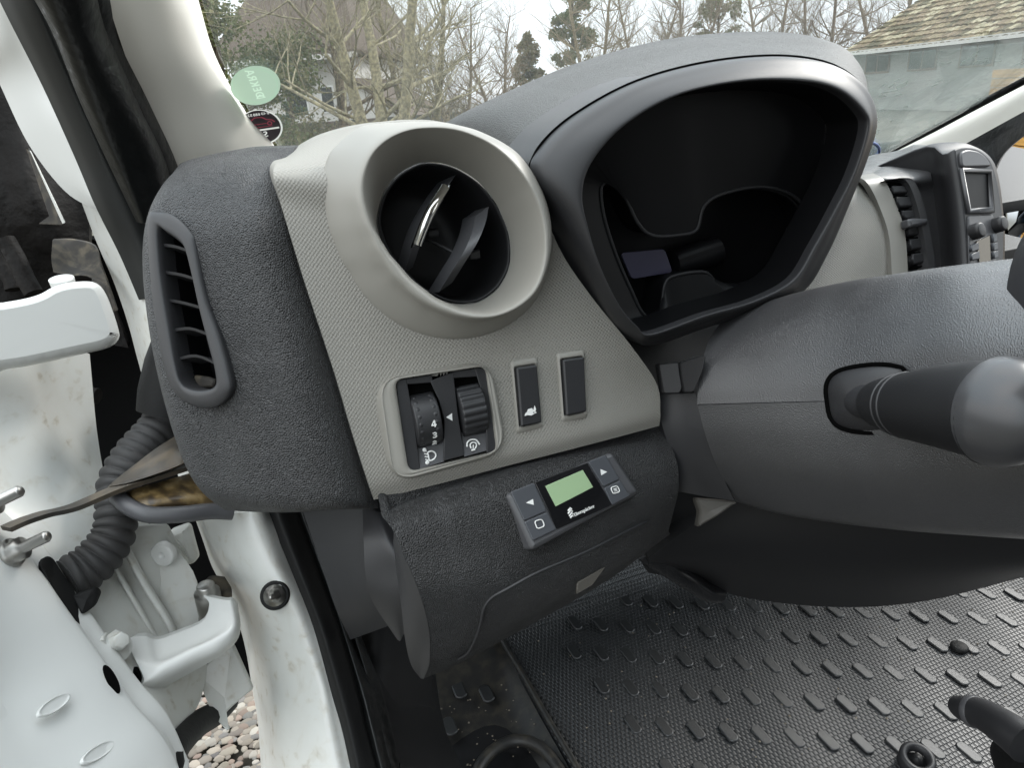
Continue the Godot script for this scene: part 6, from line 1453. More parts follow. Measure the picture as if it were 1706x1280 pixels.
	shell(g, surf([[Vector3(-0.1352, 1.1419, -0.6521), Vector3(-0.1167, 1.1454, -0.6524), Vector3(-0.089, 1.1421, -0.6634), Vector3(-0.0622, 1.1348, -0.6846)],
		[Vector3(-0.1278, 1.1391, -0.64), Vector3(-0.108, 1.1415, -0.638), Vector3(-0.0826, 1.1362, -0.6468), Vector3(-0.0585, 1.1256, -0.6676)],
		[Vector3(-0.1182, 1.1332, -0.6303), Vector3(-0.1001, 1.1356, -0.6302), Vector3(-0.0763, 1.1309, -0.6363), Vector3(-0.0544, 1.1187, -0.6515)],
		[Vector3(-0.1126, 1.1223, -0.6408), Vector3(-0.0921, 1.1245, -0.6339), Vector3(-0.0693, 1.1205, -0.6349), Vector3(-0.0485, 1.1106, -0.6458)]], 6, 5), Vector3(0, -0.004, -0.008))
	put("greasy_housing", g, M.wax, strap)
	g = Geo.new()
	tube(g, catmull([Vector3(-0.1336, 1.1433, -0.6487), Vector3(-0.1258, 1.1391, -0.6358), Vector3(-0.1159, 1.1342, -0.6264), Vector3(-0.1048, 1.1294, -0.6235), Vector3(-0.0832, 1.1234, -0.6242), Vector3(-0.0609, 1.1166, -0.63), Vector3(-0.0435, 1.1094, -0.6318)], 4), 0.0075, 10)
	put("housing_rim", g, M.satin_grey, strap)
	for k in [[Vector3(-0.2011, 1.1807, -0.6134), 0.020], [Vector3(-0.1915, 1.1408, -0.604), 0.020]]:
		g = Geo.new()
		var bx := Vector3(0.9, 0.35, 0.25).normalized()
		lathe(g, k[0] - bx * 0.022, bx, [[0.012, 0.0], [0.012, 0.004], [0.0095, 0.0045], [0.0095, 0.012], [0.0048, 0.013], [0.0048, 0.034], [0.0035, 0.036], [0.0001, 0.036]], 18)
		put("stud_bolt", g, M.steel, strap)

	# corrugated hose
	var hose := thing("cable_hose", "black corrugated rubber hose from the dashboard to the door edge", "hose")
	g = Geo.new()
	var path := catmull([Vector3(-0.0699, 1.212, -0.8019), Vector3(-0.0789, 1.1897, -0.7725), Vector3(-0.0955, 1.1707, -0.736), Vector3(-0.1215, 1.1526, -0.7093), Vector3(-0.1373, 1.1356, -0.693), Vector3(-0.1425, 1.1181, -0.6735), Vector3(-0.1477, 1.1019, -0.6593), Vector3(-0.1602, 1.0905, -0.6476), Vector3(-0.1741, 1.0847, -0.6389), Vector3(-0.1865, 1.0841, -0.6318)], 30)
	var rad := PackedFloat32Array()
	var len := 0.0
	for k in path.size():
		if k > 0:
			len += path[k].distance_to(path[k - 1])
		var t := fposmod(len / 0.0092, 1.0)
		rad.append(0.0166 + 0.0030 * pow(absf(cos(t * PI)), 0.7) + 0.0009 * sin(len * 60.0))
	tube(g, path, rad, 28)
	put("corrugated_tube", g, M.hose, hose)
	g = Geo.new()
	block(g, rounded([Vector3(-0.1951, 1.1163, -0.6236), Vector3(-0.1888, 1.1129, -0.6255), Vector3(-0.1866, 1.0981, -0.6241), Vector3(-0.1796, 1.0818, -0.6166), Vector3(-0.1714, 1.0557, -0.5929), Vector3(-0.1748, 1.0574, -0.5857), Vector3(-0.183, 1.0751, -0.5919), Vector3(-0.1931, 1.0993, -0.6086)], 0.008), Vector3(-0.004, 0.002, 0.008), 0.004)
	put("end_flange", g, M.rubber, hose)
	g = Geo.new()
	block(g, rounded([Vector3(-0.1795, 1.0782, -0.615), Vector3(-0.1628, 1.0791, -0.6159), Vector3(-0.1597, 1.0736, -0.6147), Vector3(-0.1655, 1.0655, -0.6088), Vector3(-0.1732, 1.0653, -0.6001)], 0.003), Vector3(-0.002, 0.002, 0.005), 0.002)
	put("fixing_ear", g, M.rubber, hose)
	g = Geo.new()
	lathe(g, Vector3(-0.0773, 1.2095, -0.7343), Vector3(0.35, 0.85, -0.2), [[0.026, -0.03], [0.028, -0.01], [0.027, 0.02], [0.024, 0.04]], 24)
	put("body_boot", g, M.rubber, hose)


func floor_mat() -> void:
	var fm := thing("floor_mat", "black rubber floor mat with raised elongated studs and fine ribbed texture", "floor mat")
	var g := Geo.new()
	var y := 0.66
	var rows := []
	for k in 15:
		var z := -1.16 + k * 0.08
		var line := PackedVector3Array()
		for c in 24:
			var x := 0.272 + c * 0.06
			var rise := 0.0
			if z < -0.84:
				rise = pow((-0.84 - z) / 0.3, 1.4) * 0.30
			line.append(Vector3(x, y + rise + 0.0015 * sin(x * 31.0 + z * 17.0), z + rise * 0.2))
		rows.append(line)
	shell(g, surf(rows, 2, 3), Vector3(0, -0.018, 0))
	put("ribbed_sheet", g, M.mat_rib, fm)
	# studs on the photographed lattice: long along the van
	var stud := Geo.new()
	var foot := []
	for k in 20:
		var t := TAU * k / 20
		foot.append(Vector3(cos(t) * 0.0070, 0, sin(t) * 0.0070 + (0.0090 if sin(t) > 0 else -0.0090)))
	block(stud, foot, Vector3(0, 0.0028, 0), 0.0012)
	var sm := stud.mesh()
	for i in range(-14, 26):
		for j in range(-10, 12):
			var p := Vector3(0.610, y, -0.617) + Vector3(0.0349, 0, 0.0216) * i + Vector3(-0.0305, 0, 0.0555) * j
			if p.x < 0.36 or p.x > 1.16 or p.z > -0.30 or p.z < -0.84:
				continue
			var o := put_mesh("stud", sm, M.mat_stud, fm)
			o.position = p
	# footrest tray at the left, with a moulded lip
	g = Geo.new()
	shell(g, surf([[Vector3(-0.02, 0.78, -0.98), Vector3(0.06, 0.76, -0.98), Vector3(0.16, 0.755, -0.98), Vector3(0.24, 0.75, -0.98), Vector3(0.278, 0.70, -0.98)], [Vector3(0.0, 0.76, -0.88), Vector3(0.05, 0.70, -0.88), Vector3(0.15, 0.69, -0.88), Vector3(0.235, 0.685, -0.88), Vector3(0.274, 0.668, -0.88)], [Vector3(0.0, 0.74, -0.78), Vector3(0.045, 0.66, -0.78), Vector3(0.14, 0.652, -0.78), Vector3(0.235, 0.65, -0.78), Vector3(0.272, 0.658, -0.78)], [Vector3(0.0, 0.73, -0.70), Vector3(0.045, 0.645, -0.70), Vector3(0.13, 0.640, -0.70), Vector3(0.225, 0.64, -0.70), Vector3(0.270, 0.656, -0.70)], [Vector3(0.0, 0.73, -0.60), Vector3(0.045, 0.645, -0.60), Vector3(0.13, 0.636, -0.60), Vector3(0.225, 0.636, -0.60), Vector3(0.270, 0.654, -0.60)], [Vector3(0.0, 0.73, -0.40), Vector3(0.045, 0.64, -0.40), Vector3(0.13, 0.636, -0.40), Vector3(0.225, 0.636, -0.40), Vector3(0.270, 0.654, -0.40)]], 6, 6), Vector3(0, -0.01, 0))
	put("footrest_tray", g, M.mat_plain, fm)
	var grip := sm
	for p in [[Vector3(0.1695, 0.7259, -0.7191), 1.0], [Vector3(0.2026, 0.719, -0.7034), 1.0], [Vector3(0.1481, 0.6821, -0.7084), 1.0], [Vector3(0.1358, 0.7298, -0.7337), 1.0]]:
		var o := put_mesh("stud", grip, M.mat_stud, fm)
		var q: Vector3 = p[0]
		var from := Vector3(0, 1.45, 0)
		var dir := (q - from).normalized()
		# where the sight line meets the tray, about 0.66 up
		var hit := from + dir * ((0.662 + 0.0 - from.y) / dir.y)
		hit.y = 0.66
		o.position = Vector3(hit.x, tray_height(hit.x, hit.z) - 0.0005, hit.z)
		o.scale = Vector3(1.25, 1.0, 1.0)
	g = Geo.new()
	tube(g, catmull([Vector3(0.276, 0.663, -0.50), Vector3(0.276, 0.664, -0.60), Vector3(0.275, 0.665, -0.68), Vector3(0.276, 0.665, -0.76), Vector3(0.274, 0.668, -0.84), Vector3(0.275, 0.69, -0.92)], 5), 0.0045, 8)
	put("mat_edge", g, M.mat_plain, fm)
	g = Geo.new()
	tube(g, catmull([Vector3(0.10, 0.648, -0.50), Vector3(0.12, 0.652, -0.57), Vector3(0.165, 0.655, -0.645), Vector3(0.215, 0.656, -0.665), Vector3(0.248, 0.657, -0.64), Vector3(0.258, 0.657, -0.58), Vector3(0.26, 0.657, -0.48)], 6), 0.008, 10)
	put("tray_lip", g, M.mat_plain, fm)
	g = Geo.new()
	block(g, rounded([Vector3(0.13, 0.640, -0.48), Vector3(0.165, 0.640, -0.615), Vector3(0.205, 0.640, -0.635), Vector3(0.235, 0.640, -0.61), Vector3(0.245, 0.640, -0.48)], 0.02), Vector3(0, 0.010, 0), 0.004)
	put("tray_plate", g, M.black_plastic, fm)

	# grit and lint left on the mat and in the tray
	var rng := RandomNumberGenerator.new()
	rng.seed = 77
	g = Geo.new()
	for k in 260:
		var c := Vector3(rng.randf_range(0.03, 0.26), 0.652, rng.randf_range(-0.80, -0.56)) if k < 110 else Vector3(rng.randf_range(0.29, 1.1), 0.6615, rng.randf_range(-0.82, -0.36))
		var r := rng.randf_range(0.0006, 0.0019)
		for s in 4:
			var a := TAU * s / 4 + k
			g.tri(c + Vector3(cos(a) * r, 0, sin(a) * r), c + Vector3(cos(a + 1.57) * r, 0, sin(a + 1.57) * r), c + Vector3(0, r * 0.9, 0))
	put("grit", g, plain(0.22, 0.19, 0.15, 0.9), fm).set_meta("kind", "stuff")

	var lever := thing("floor_lever", "black lever with tapered tip standing up from the mat", "lever")
	g = Geo.new()
	var lp := catmull([Vector3(0.6709, 0.7668, -0.3941), Vector3(0.6638, 0.7782, -0.3786), Vector3(0.6616, 0.7911, -0.3562), Vector3(0.6518, 0.8043, -0.3253), Vector3(0.648, 0.8082, -0.3053)], 5)
	var lr := PackedFloat32Array()
	for k in lp.size():
		lr.append(lerpf(0.009, 0.021, pow(float(k) / (lp.size() - 1), 0.6)))
	tube(g, lp, lr, 20)
	put("shaft", g, M.black_plastic, lever)
	g = Geo.new()
	lathe(g, lp[7], (lp[8] - lp[6]).normalized(), [[0.0155, -0.004], [0.0172, -0.002], [0.0172, 0.002], [0.016, 0.004]], 24)
	put("ring", g, M.satin_grey, lever)
	g = Geo.new()
	block(g, rounded([Vector3(0.6783, 0.7375, -0.3555), Vector3(0.6781, 0.7701, -0.3466), Vector3(0.6896, 0.7988, -0.3315), Vector3(0.6459, 0.779, -0.2935), Vector3(0.647, 0.7442, -0.3242)], 0.015), Vector3(-0.01, 0.012, 0.01), 0.008)
	put("base_cover", g, M.rubber, lever)

	var pedal := thing("clutch_pedal", "glossy black pedal arm reaching down under the column cover", "pedal")
	g = Geo.new()
	tube(g, catmull([Vector3(0.3368, 1.0045, -0.5328), Vector3(0.3524, 0.9877, -0.5311), Vector3(0.3749, 0.966, -0.5304), Vector3(0.3955, 0.947, -0.5258), Vector3(0.415, 0.927, -0.527), Vector3(0.4338, 0.9171, -0.527)], 5), 0.011, 14)
	put("arm", g, plain(0.012, 0.012, 0.013, 0.25), pedal)

	var ring := thing("mat_fixing", "round mat fixing eyelet at the bottom edge of the mat", "eyelet")
	g = Geo.new()
	lathe(g, Vector3(0.6521, 0.6728, -0.4126), Vector3(-0.1, 1, 0.2), [[0.020, -0.012], [0.0205, 0.0], [0.017, 0.0035], [0.0125, 0.002], [0.011, -0.006]], 28)
	put("rim", g, M.black_plastic, ring)
	g = Geo.new()
	lathe(g, Vector3(0.6518, 0.6718, -0.4123), Vector3(-0.1, 1, 0.2), [[0.011, -0.006], [0.006, -0.004], [0.0055, 0.002], [0.0001, 0.003]], 20)
	put("stem", g, M.dark_plastic, ring)
	g = Geo.new()
	var dk: Vector3 = Vector3(0.8715, 0.633, -0.5249)
	var blob := thing("rubber_plug", "small dark plug lying between the studs of the mat", "plug")
	lathe(g, Vector3(dk.x, 0.661, dk.z), Vector3.UP, [[0.012, 0.0], [0.012, 0.003], [0.009, 0.005], [0.0001, 0.0052]], 20)
	put("disc", g, M.rubber, blob)


func tray_height(_x: float, z: float) -> float:
	return 0.652 if z > -0.80 else lerpf(0.652, 0.69, (-0.80 - z) / 0.08)


func small_things() -> void:
	# heater timer on the knee bolster
	var nn: Vector3 = Vector3(0.1585, 0.5375, 0.8282)
	var timer := thing("heater_timer", "small black heater timer with green display on the knee bolster", "timer")
	var g := Geo.new()
	var foot = rounded([Vector3(0.1574, 1.1638, -0.4523), Vector3(0.2609, 1.1641, -0.4723), Vector3(0.275, 1.1304, -0.4531), Vector3(0.1659, 1.1245, -0.4284)], 0.004, 5)
	block(g, foot, nn * 0.013, 0.0035)
	put("case", g, M.satin_grey, timer)
	var lift := nn * 0.0132
	var keys := [[[Vector3(0.1621, 1.1712, -0.4423), Vector3(0.1833, 1.1711, -0.4463), Vector3(0.1874, 1.1511, -0.4341), Vector3(0.1667, 1.1511, -0.4301)], "left"], [[Vector3(0.1667, 1.1503, -0.4296), Vector3(0.1874, 1.1503, -0.4336), Vector3(0.1914, 1.1378, -0.4263), Vector3(0.1693, 1.1373, -0.4217)], "square"], [[Vector3(0.2359, 1.1708, -0.4562), Vector3(0.2539, 1.1709, -0.4597), Vector3(0.2606, 1.1517, -0.4485), Vector3(0.2434, 1.1513, -0.4449)], "right"], [[Vector3(0.2438, 1.1503, -0.4444), Vector3(0.2609, 1.1506, -0.4479), Vector3(0.2657, 1.1384, -0.4409), Vector3(0.2461, 1.1375, -0.4366)], "menu"]]
	for k in keys:
		g = Geo.new()
		block(g, rounded(k[0], 0.0014, 3), nn * 0.0014, 0.0006)
		var key := put("key", g, M.key_grey, timer)
		g = Geo.new()
		match k[1]:
			"left":
				block(g, [Vector3(0.172, 1.1619, -0.4364), Vector3(0.1787, 1.1624, -0.438), Vector3(0.1781, 1.1587, -0.4355)], nn * 0.0002, 0.00005)
			"right":
				block(g, [Vector3(0.2452, 1.1639, -0.4517), Vector3(0.2507, 1.1604, -0.4505), Vector3(0.2443, 1.1597, -0.4488)], nn * 0.0002, 0.00005)
			"square":
				var sq = rounded([Vector3(0.175, 1.1491, -0.4285), Vector3(0.1817, 1.1484, -0.4293), Vector3(0.1823, 1.1435, -0.4263), Vector3(0.1755, 1.1438, -0.4252)], 0.002, 3)
				var loop := PackedVector3Array(sq)
				loop.append(sq[0])
				tube(g, loop, 0.00045, 6)
			"menu":
				var sq = rounded([Vector3(0.2497, 1.1497, -0.4432), Vector3(0.2565, 1.1491, -0.4441), Vector3(0.2575, 1.1446, -0.4414), Vector3(0.2502, 1.1451, -0.4403)], 0.002, 3)
				var loop := PackedVector3Array(sq)
				loop.append(sq[0])
				tube(g, loop, 0.00045, 6)
				for t in [[Vector3(0.2518, 1.1479, -0.4425), Vector3(0.2551, 1.1477, -0.4429)], [Vector3(0.2521, 1.147, -0.4419), Vector3(0.2553, 1.1468, -0.4424)], [Vector3(0.2523, 1.1461, -0.4414), Vector3(0.2553, 1.146, -0.4418)]]:
					tube(g, t, 0.0003, 6)
		put("symbol", g, M.print, key)
	g = Geo.new()
	block(g, [Vector3(0.1841, 1.1712, -0.4465), Vector3(0.2348, 1.1703, -0.4556), Vector3(0.2466, 1.1377, -0.4367), Vector3(0.1922, 1.1378, -0.4264)], nn * 0.0012, 0.0004)
	put("glossy_panel", g, M.gloss_black, timer)
	g = Geo.new()
	block(g, [Vector3(0.1921, 1.1671, -0.4439), Vector3(0.2289, 1.1677, -0.4514), Vector3(0.2337, 1.1543, -0.4436), Vector3(0.196, 1.1522, -0.435)], nn * 0.0004, 0.0002)
	put("display", g, M.lcd, timer)
	var lx: Vector3 = (Vector3(0.2295, 1.1429, -0.4351) - Vector3(0.2106, 1.1428, -0.4314)).normalized()
	var ly := nn.cross(lx).normalized()
	lettering("maker_name", "Eberspächer", 0.0029, Vector3(0.2198, 1.1426, -0.4329), lx, ly, M.print, timer, true, "Droid Serif")
	g = Geo.new()
	for t in [[Vector3(0.2056, 1.1466, -0.4328), Vector3(0.2083, 1.1477, -0.434), Vector3(0.2091, 1.1467, -0.4334)], [Vector3(0.2049, 1.145, -0.4316), Vector3(0.2082, 1.1464, -0.4331), Vector3(0.2092, 1.145, -0.4324)], [Vector3(0.2054, 1.1433, -0.4305), Vector3(0.2082, 1.1445, -0.4319), Vector3(0.2092, 1.1432, -0.4312)], [Vector3(0.2059, 1.1418, -0.4297), Vector3(0.2079, 1.1428, -0.4307), Vector3(0.2087, 1.142, -0.4304)]]:
		tube(g, t, 0.0007, 6)
	put("maker_mark", g, M.print, timer)

	# stickers inside the windscreen
	var wn: Vector3 = Vector3(-0.007, -0.8261, 0.5635)
	var st := thing("round_sticker", "pale green round sticker with white lettering seen from behind", "sticker", "stickers on the windscreen")
	# both are printed to be read from outside, so they show mirrored here
	var tx: Vector3 = (Vector3(0.0617, 1.4911, -0.8725) - Vector3(0.0685, 1.4733, -0.8984)).normalized()
	var im := Image.create(256, 256, false, Image.FORMAT_RGB8)
	im.fill(Color(0.66, 0.74, 0.66))
	round_print(im, Vector2(128, 128), 108, 114, Color(0.65, 0.75, 0.66))
	words_print(im, "DEKRA", Vector2(140, 128), 44, Color(0.78, 0.86, 0.78))
	dab(im, [Vector2(44, 106), Vector2(44, 150), Vector2(66, 128), Vector2(44, 106)], 2.5, Color(0.78, 0.86, 0.78))
	sticker("disc", im, [Vector3(0.0916, 1.4798, -0.8897), Vector3(0.0913, 1.4765, -0.8946), Vector3(0.0902, 1.4732, -0.8994), Vector3(0.0883, 1.4701, -0.9041), Vector3(0.0856, 1.4672, -0.9083), Vector3(0.0823, 1.4647, -0.912), Vector3(0.0784, 1.4626, -0.9151), Vector3(0.074, 1.4611, -0.9174), Vector3(0.0694, 1.4602, -0.9188), Vector3(0.0646, 1.4598, -0.9193), Vector3(0.0598, 1.4601, -0.919), Vector3(0.0553, 1.461, -0.9177), Vector3(0.0511, 1.4625, -0.9156), Vector3(0.0473, 1.4645, -0.9127), Vector3(0.0442, 1.4669, -0.9092), Vector3(0.0417, 1.4697, -0.9052), Vector3(0.04, 1.4728, -0.9007), Vector3(0.039, 1.476, -0.896), Vector3(0.0388, 1.4792, -0.8912), Vector3(0.0395, 1.4825, -0.8865), Vector3(0.0408, 1.4856, -0.8819), Vector3(0.0429, 1.4885, -0.8776), Vector3(0.0456, 1.4911, -0.8738), Vector3(0.0488, 1.4933, -0.8704), Vector3(0.0525, 1.4952, -0.8677), Vector3(0.0566, 1.4965, -0.8657), Vector3(0.0609, 1.4974, -0.8643), Vector3(0.0653, 1.4977, -0.8638), Vector3(0.0697, 1.4975, -0.864), Vector3(0.074, 1.4968, -0.865), Vector3(0.078, 1.4956, -0.8667), Vector3(0.0817, 1.4939, -0.8692), Vector3(0.085, 1.4917, -0.8724), Vector3(0.0877, 1.4891, -0.8761), Vector3(0.0897, 1.4863, -0.8803), Vector3(0.091, 1.4831, -0.8849)], tx, (-wn).cross(tx).normalized(), st)
	st = thing("round_sticker", "dark round sticker with white rim and red car outline by the pillar", "sticker", "stickers on the windscreen")
	var rx: Vector3 = (Vector3(0.0557, 1.4262, -0.9674) - Vector3(0.0836, 1.4282, -0.9641)).normalized()
	im = Image.create(256, 256, false, Image.FORMAT_RGB8)
	im.fill(Color(0.80, 0.80, 0.78))
	round_print(im, Vector2(128, 128), 0, 117, Color(0.15, 0.13, 0.14))
	var red := Color(0.50, 0.22, 0.27)
	dab(im, [Vector2(40, 104), Vector2(52, 88), Vector2(84, 80), Vector2(104, 62), Vector2(146, 58), Vector2(176, 78), Vector2(204, 90), Vector2(206, 106)], 2.5, red)
	dab(im, [Vector2(90, 106), Vector2(160, 106)], 2, red)
	dab(im, [Vector2(60, 128), Vector2(190, 128)], 2, red)
	round_print(im, Vector2(70, 108), 9, 15, red)
	round_print(im, Vector2(178, 108), 9, 15, red)
	im.fill_rect(Rect2i(22, 142, 212, 12), Color(0.80, 0.80, 0.78))
	words_print(im, "SOS", Vector2(150, 182), 42, Color(0.82, 0.82, 0.80))
	words_print(im, "0 43 680 53 8", Vector2(128, 38), 18, Color(0.82, 0.82, 0.80))
	sticker("disc", im, [Vector3(0.0922, 1.4301, -0.9625), Vector3(0.0912, 1.4267, -0.9675), Vector3(0.0894, 1.4236, -0.9722), Vector3(0.0869, 1.4207, -0.9764), Vector3(0.0837, 1.4184, -0.9799), Vector3(0.08, 1.4165, -0.9826), Vector3(0.0759, 1.4153, -0.9845), Vector3(0.0715, 1.4147, -0.9854), Vector3(0.0669, 1.4148, -0.9853), Vector3(0.0624, 1.4155, -0.9843), Vector3(0.058, 1.4169, -0.9824), Vector3(0.054, 1.4188, -0.9796), Vector3(0.0504, 1.4212, -0.9761), Vector3(0.0473, 1.4241, -0.972), Vector3(0.0449, 1.4272, -0.9674), Vector3(0.0432, 1.4306, -0.9624), Vector3(0.0423, 1.4341, -0.9574), Vector3(0.0421, 1.4376, -0.9523), Vector3(0.0426, 1.4409, -0.9473), Vector3(0.0439, 1.4441, -0.9426), Vector3(0.0458, 1.447, -0.9384), Vector3(0.0483, 1.4495, -0.9346), Vector3(0.0513, 1.4517, -0.9315), Vector3(0.0548, 1.4533, -0.9291), Vector3(0.0587, 1.4544, -0.9274), Vector3(0.0627, 1.455, -0.9265), Vector3(0.0669, 1.455, -0.9265), Vector3(0.0712, 1.4544, -0.9272), Vector3(0.0753, 1.4533, -0.9288), Vector3(0.0792, 1.4516, -0.9312), Vector3(0.0828, 1.4495, -0.9343), Vector3(0.086, 1.4469, -0.9381), Vector3(0.0886, 1.4439, -0.9424), Vector3(0.0906, 1.4407, -0.9471), Vector3(0.0919, 1.4372, -0.9521), Vector3(0.0925, 1.4337, -0.9573)], rx, (-wn).cross(rx).normalized(), st)
	st = thing("round_sticker", "clear round sticker with a blue rim low on the right windscreen", "sticker", "stickers on the windscreen")
	g = Geo.new()
	var ring := catmull([Vector3(1.278, 1.3014, -1.1333), Vector3(1.2898, 1.2949, -1.1427), Vector3(1.2987, 1.2884, -1.1522), Vector3(1.3041, 1.2823, -1.1611), Vector3(1.3054, 1.2771, -1.1686), Vector3(1.3024, 1.2733, -1.1743), Vector3(1.2955, 1.2711, -1.1777), Vector3(1.285, 1.2706, -1.1784), Vector3(1.2717, 1.272, -1.1765), Vector3(1.2568, 1.2751, -1.1722), Vector3(1.2413, 1.2796, -1.1658), Vector3(1.2264, 1.2852, -1.1577), Vector3(1.2131, 1.2915, -1.1487), Vector3(1.2022, 1.298, -1.1394), Vector3(1.1944, 1.3042, -1.1303), Vector3(1.1901, 1.3099, -1.1221), Vector3(1.1895, 1.3145, -1.1153), Vector3(1.1926, 1.318, -1.1102), Vector3(1.1991, 1.32, -1.1071), Vector3(1.2088, 1.3205, -1.1063), Vector3(1.2208, 1.3194, -1.1078), Vector3(1.2347, 1.3167, -1.1115), Vector3(1.2495, 1.3127, -1.1172), Vector3(1.2642, 1.3075, -1.1246)], 2, true)
	ring.append(ring[0])
	tube(g, ring, 0.003, 6)
	put("rim", g, plain(0.18, 0.24, 0.5, 0.5), st)


# ---------- outside ----------
func outside() -> void:
	var g := Geo.new()
	var rows := []
	var f := FastNoiseLite.new()
	f.seed = 3
	f.frequency = 0.35
	for r in 41:
		var line := PackedVector3Array()
		for c in 41:
			var x := -150.0 + c * 7.5
			var z := 60.0 - r * 7.5
			line.append(Vector3(x, -0.02 + 0.02 * f.get_noise_2d(x, z), z))
		rows.append(line)
	g.grid(rows)
	var soil := plain(1, 1, 1, 0.9)
	soil.albedo_texture = ramp(noise(FastNoiseLite.TYPE_SIMPLEX, 0.02, 512, 41, 5), [[0.2, Color(0.25, 0.23, 0.20)], [0.5, Color(0.34, 0.32, 0.28)], [0.8, Color(0.31, 0.31, 0.25)]])
	soil.uv1_triplanar = true
	soil.uv1_scale = Vector3.ONE / 3.0
	var ground := put("ground", g, soil)
	ground.set_meta("kind", "structure")
	gravel()
	houses()
	trees()
	shed()


func gravel() -> void:
	var rng := RandomNumberGenerator.new()
	rng.seed = 5
	var g := Geo.new()
	var tones := [Color(0.42, 0.36, 0.29), Color(0.52, 0.45, 0.37), Color(0.34, 0.29, 0.24), Color(0.58, 0.53, 0.46), Color(0.40, 0.30, 0.24), Color(0.27, 0.25, 0.23)]
	for k in 11000:
		var c := Vector3(rng.randf_range(-1.1, 0.6), 0.0, rng.randf_range(-2.3, -0.9))
		var r := rng.randf_range(0.007, 0.015)
		var rows := []
		var yaw := rng.randf() * TAU
		var sx := rng.randf_range(0.8, 1.5)
		var jag := PackedFloat32Array()
		for s in 9:
			jag.append(rng.randf_range(0.84, 1.16))
		for e in [[0.6, -0.3], [1.0, 0.15], [0.92, 0.42], [0.7, 0.62], [0.3, 0.72]]:
			var ring := PackedVector3Array()
			for s in 9:
				var t := TAU * s / 9 + yaw
				var q: float = r * e[0] * jag[s]
				ring.append(c + Vector3(cos(t) * q * sx, r * e[1] * 0.75, sin(t) * q))
			rows.append(ring)
		g.grid(rows, true)
		g.fan(rows[4])
		var tone: Color = tones[rng.randi() % 6] * rng.randf_range(0.32, 0.6)
		tone.a = 1.0
		while g.tint.size() < g.v.size():
			g.tint.append(tone)
	var stone := plain(1, 1, 1, 0.85)
	stone.vertex_color_use_as_albedo = true
	var o := put("gravel", g, stone)
	o.set_meta("kind", "stuff")
	tag(o, "tan and grey gravel stones beneath the open door", "gravel")


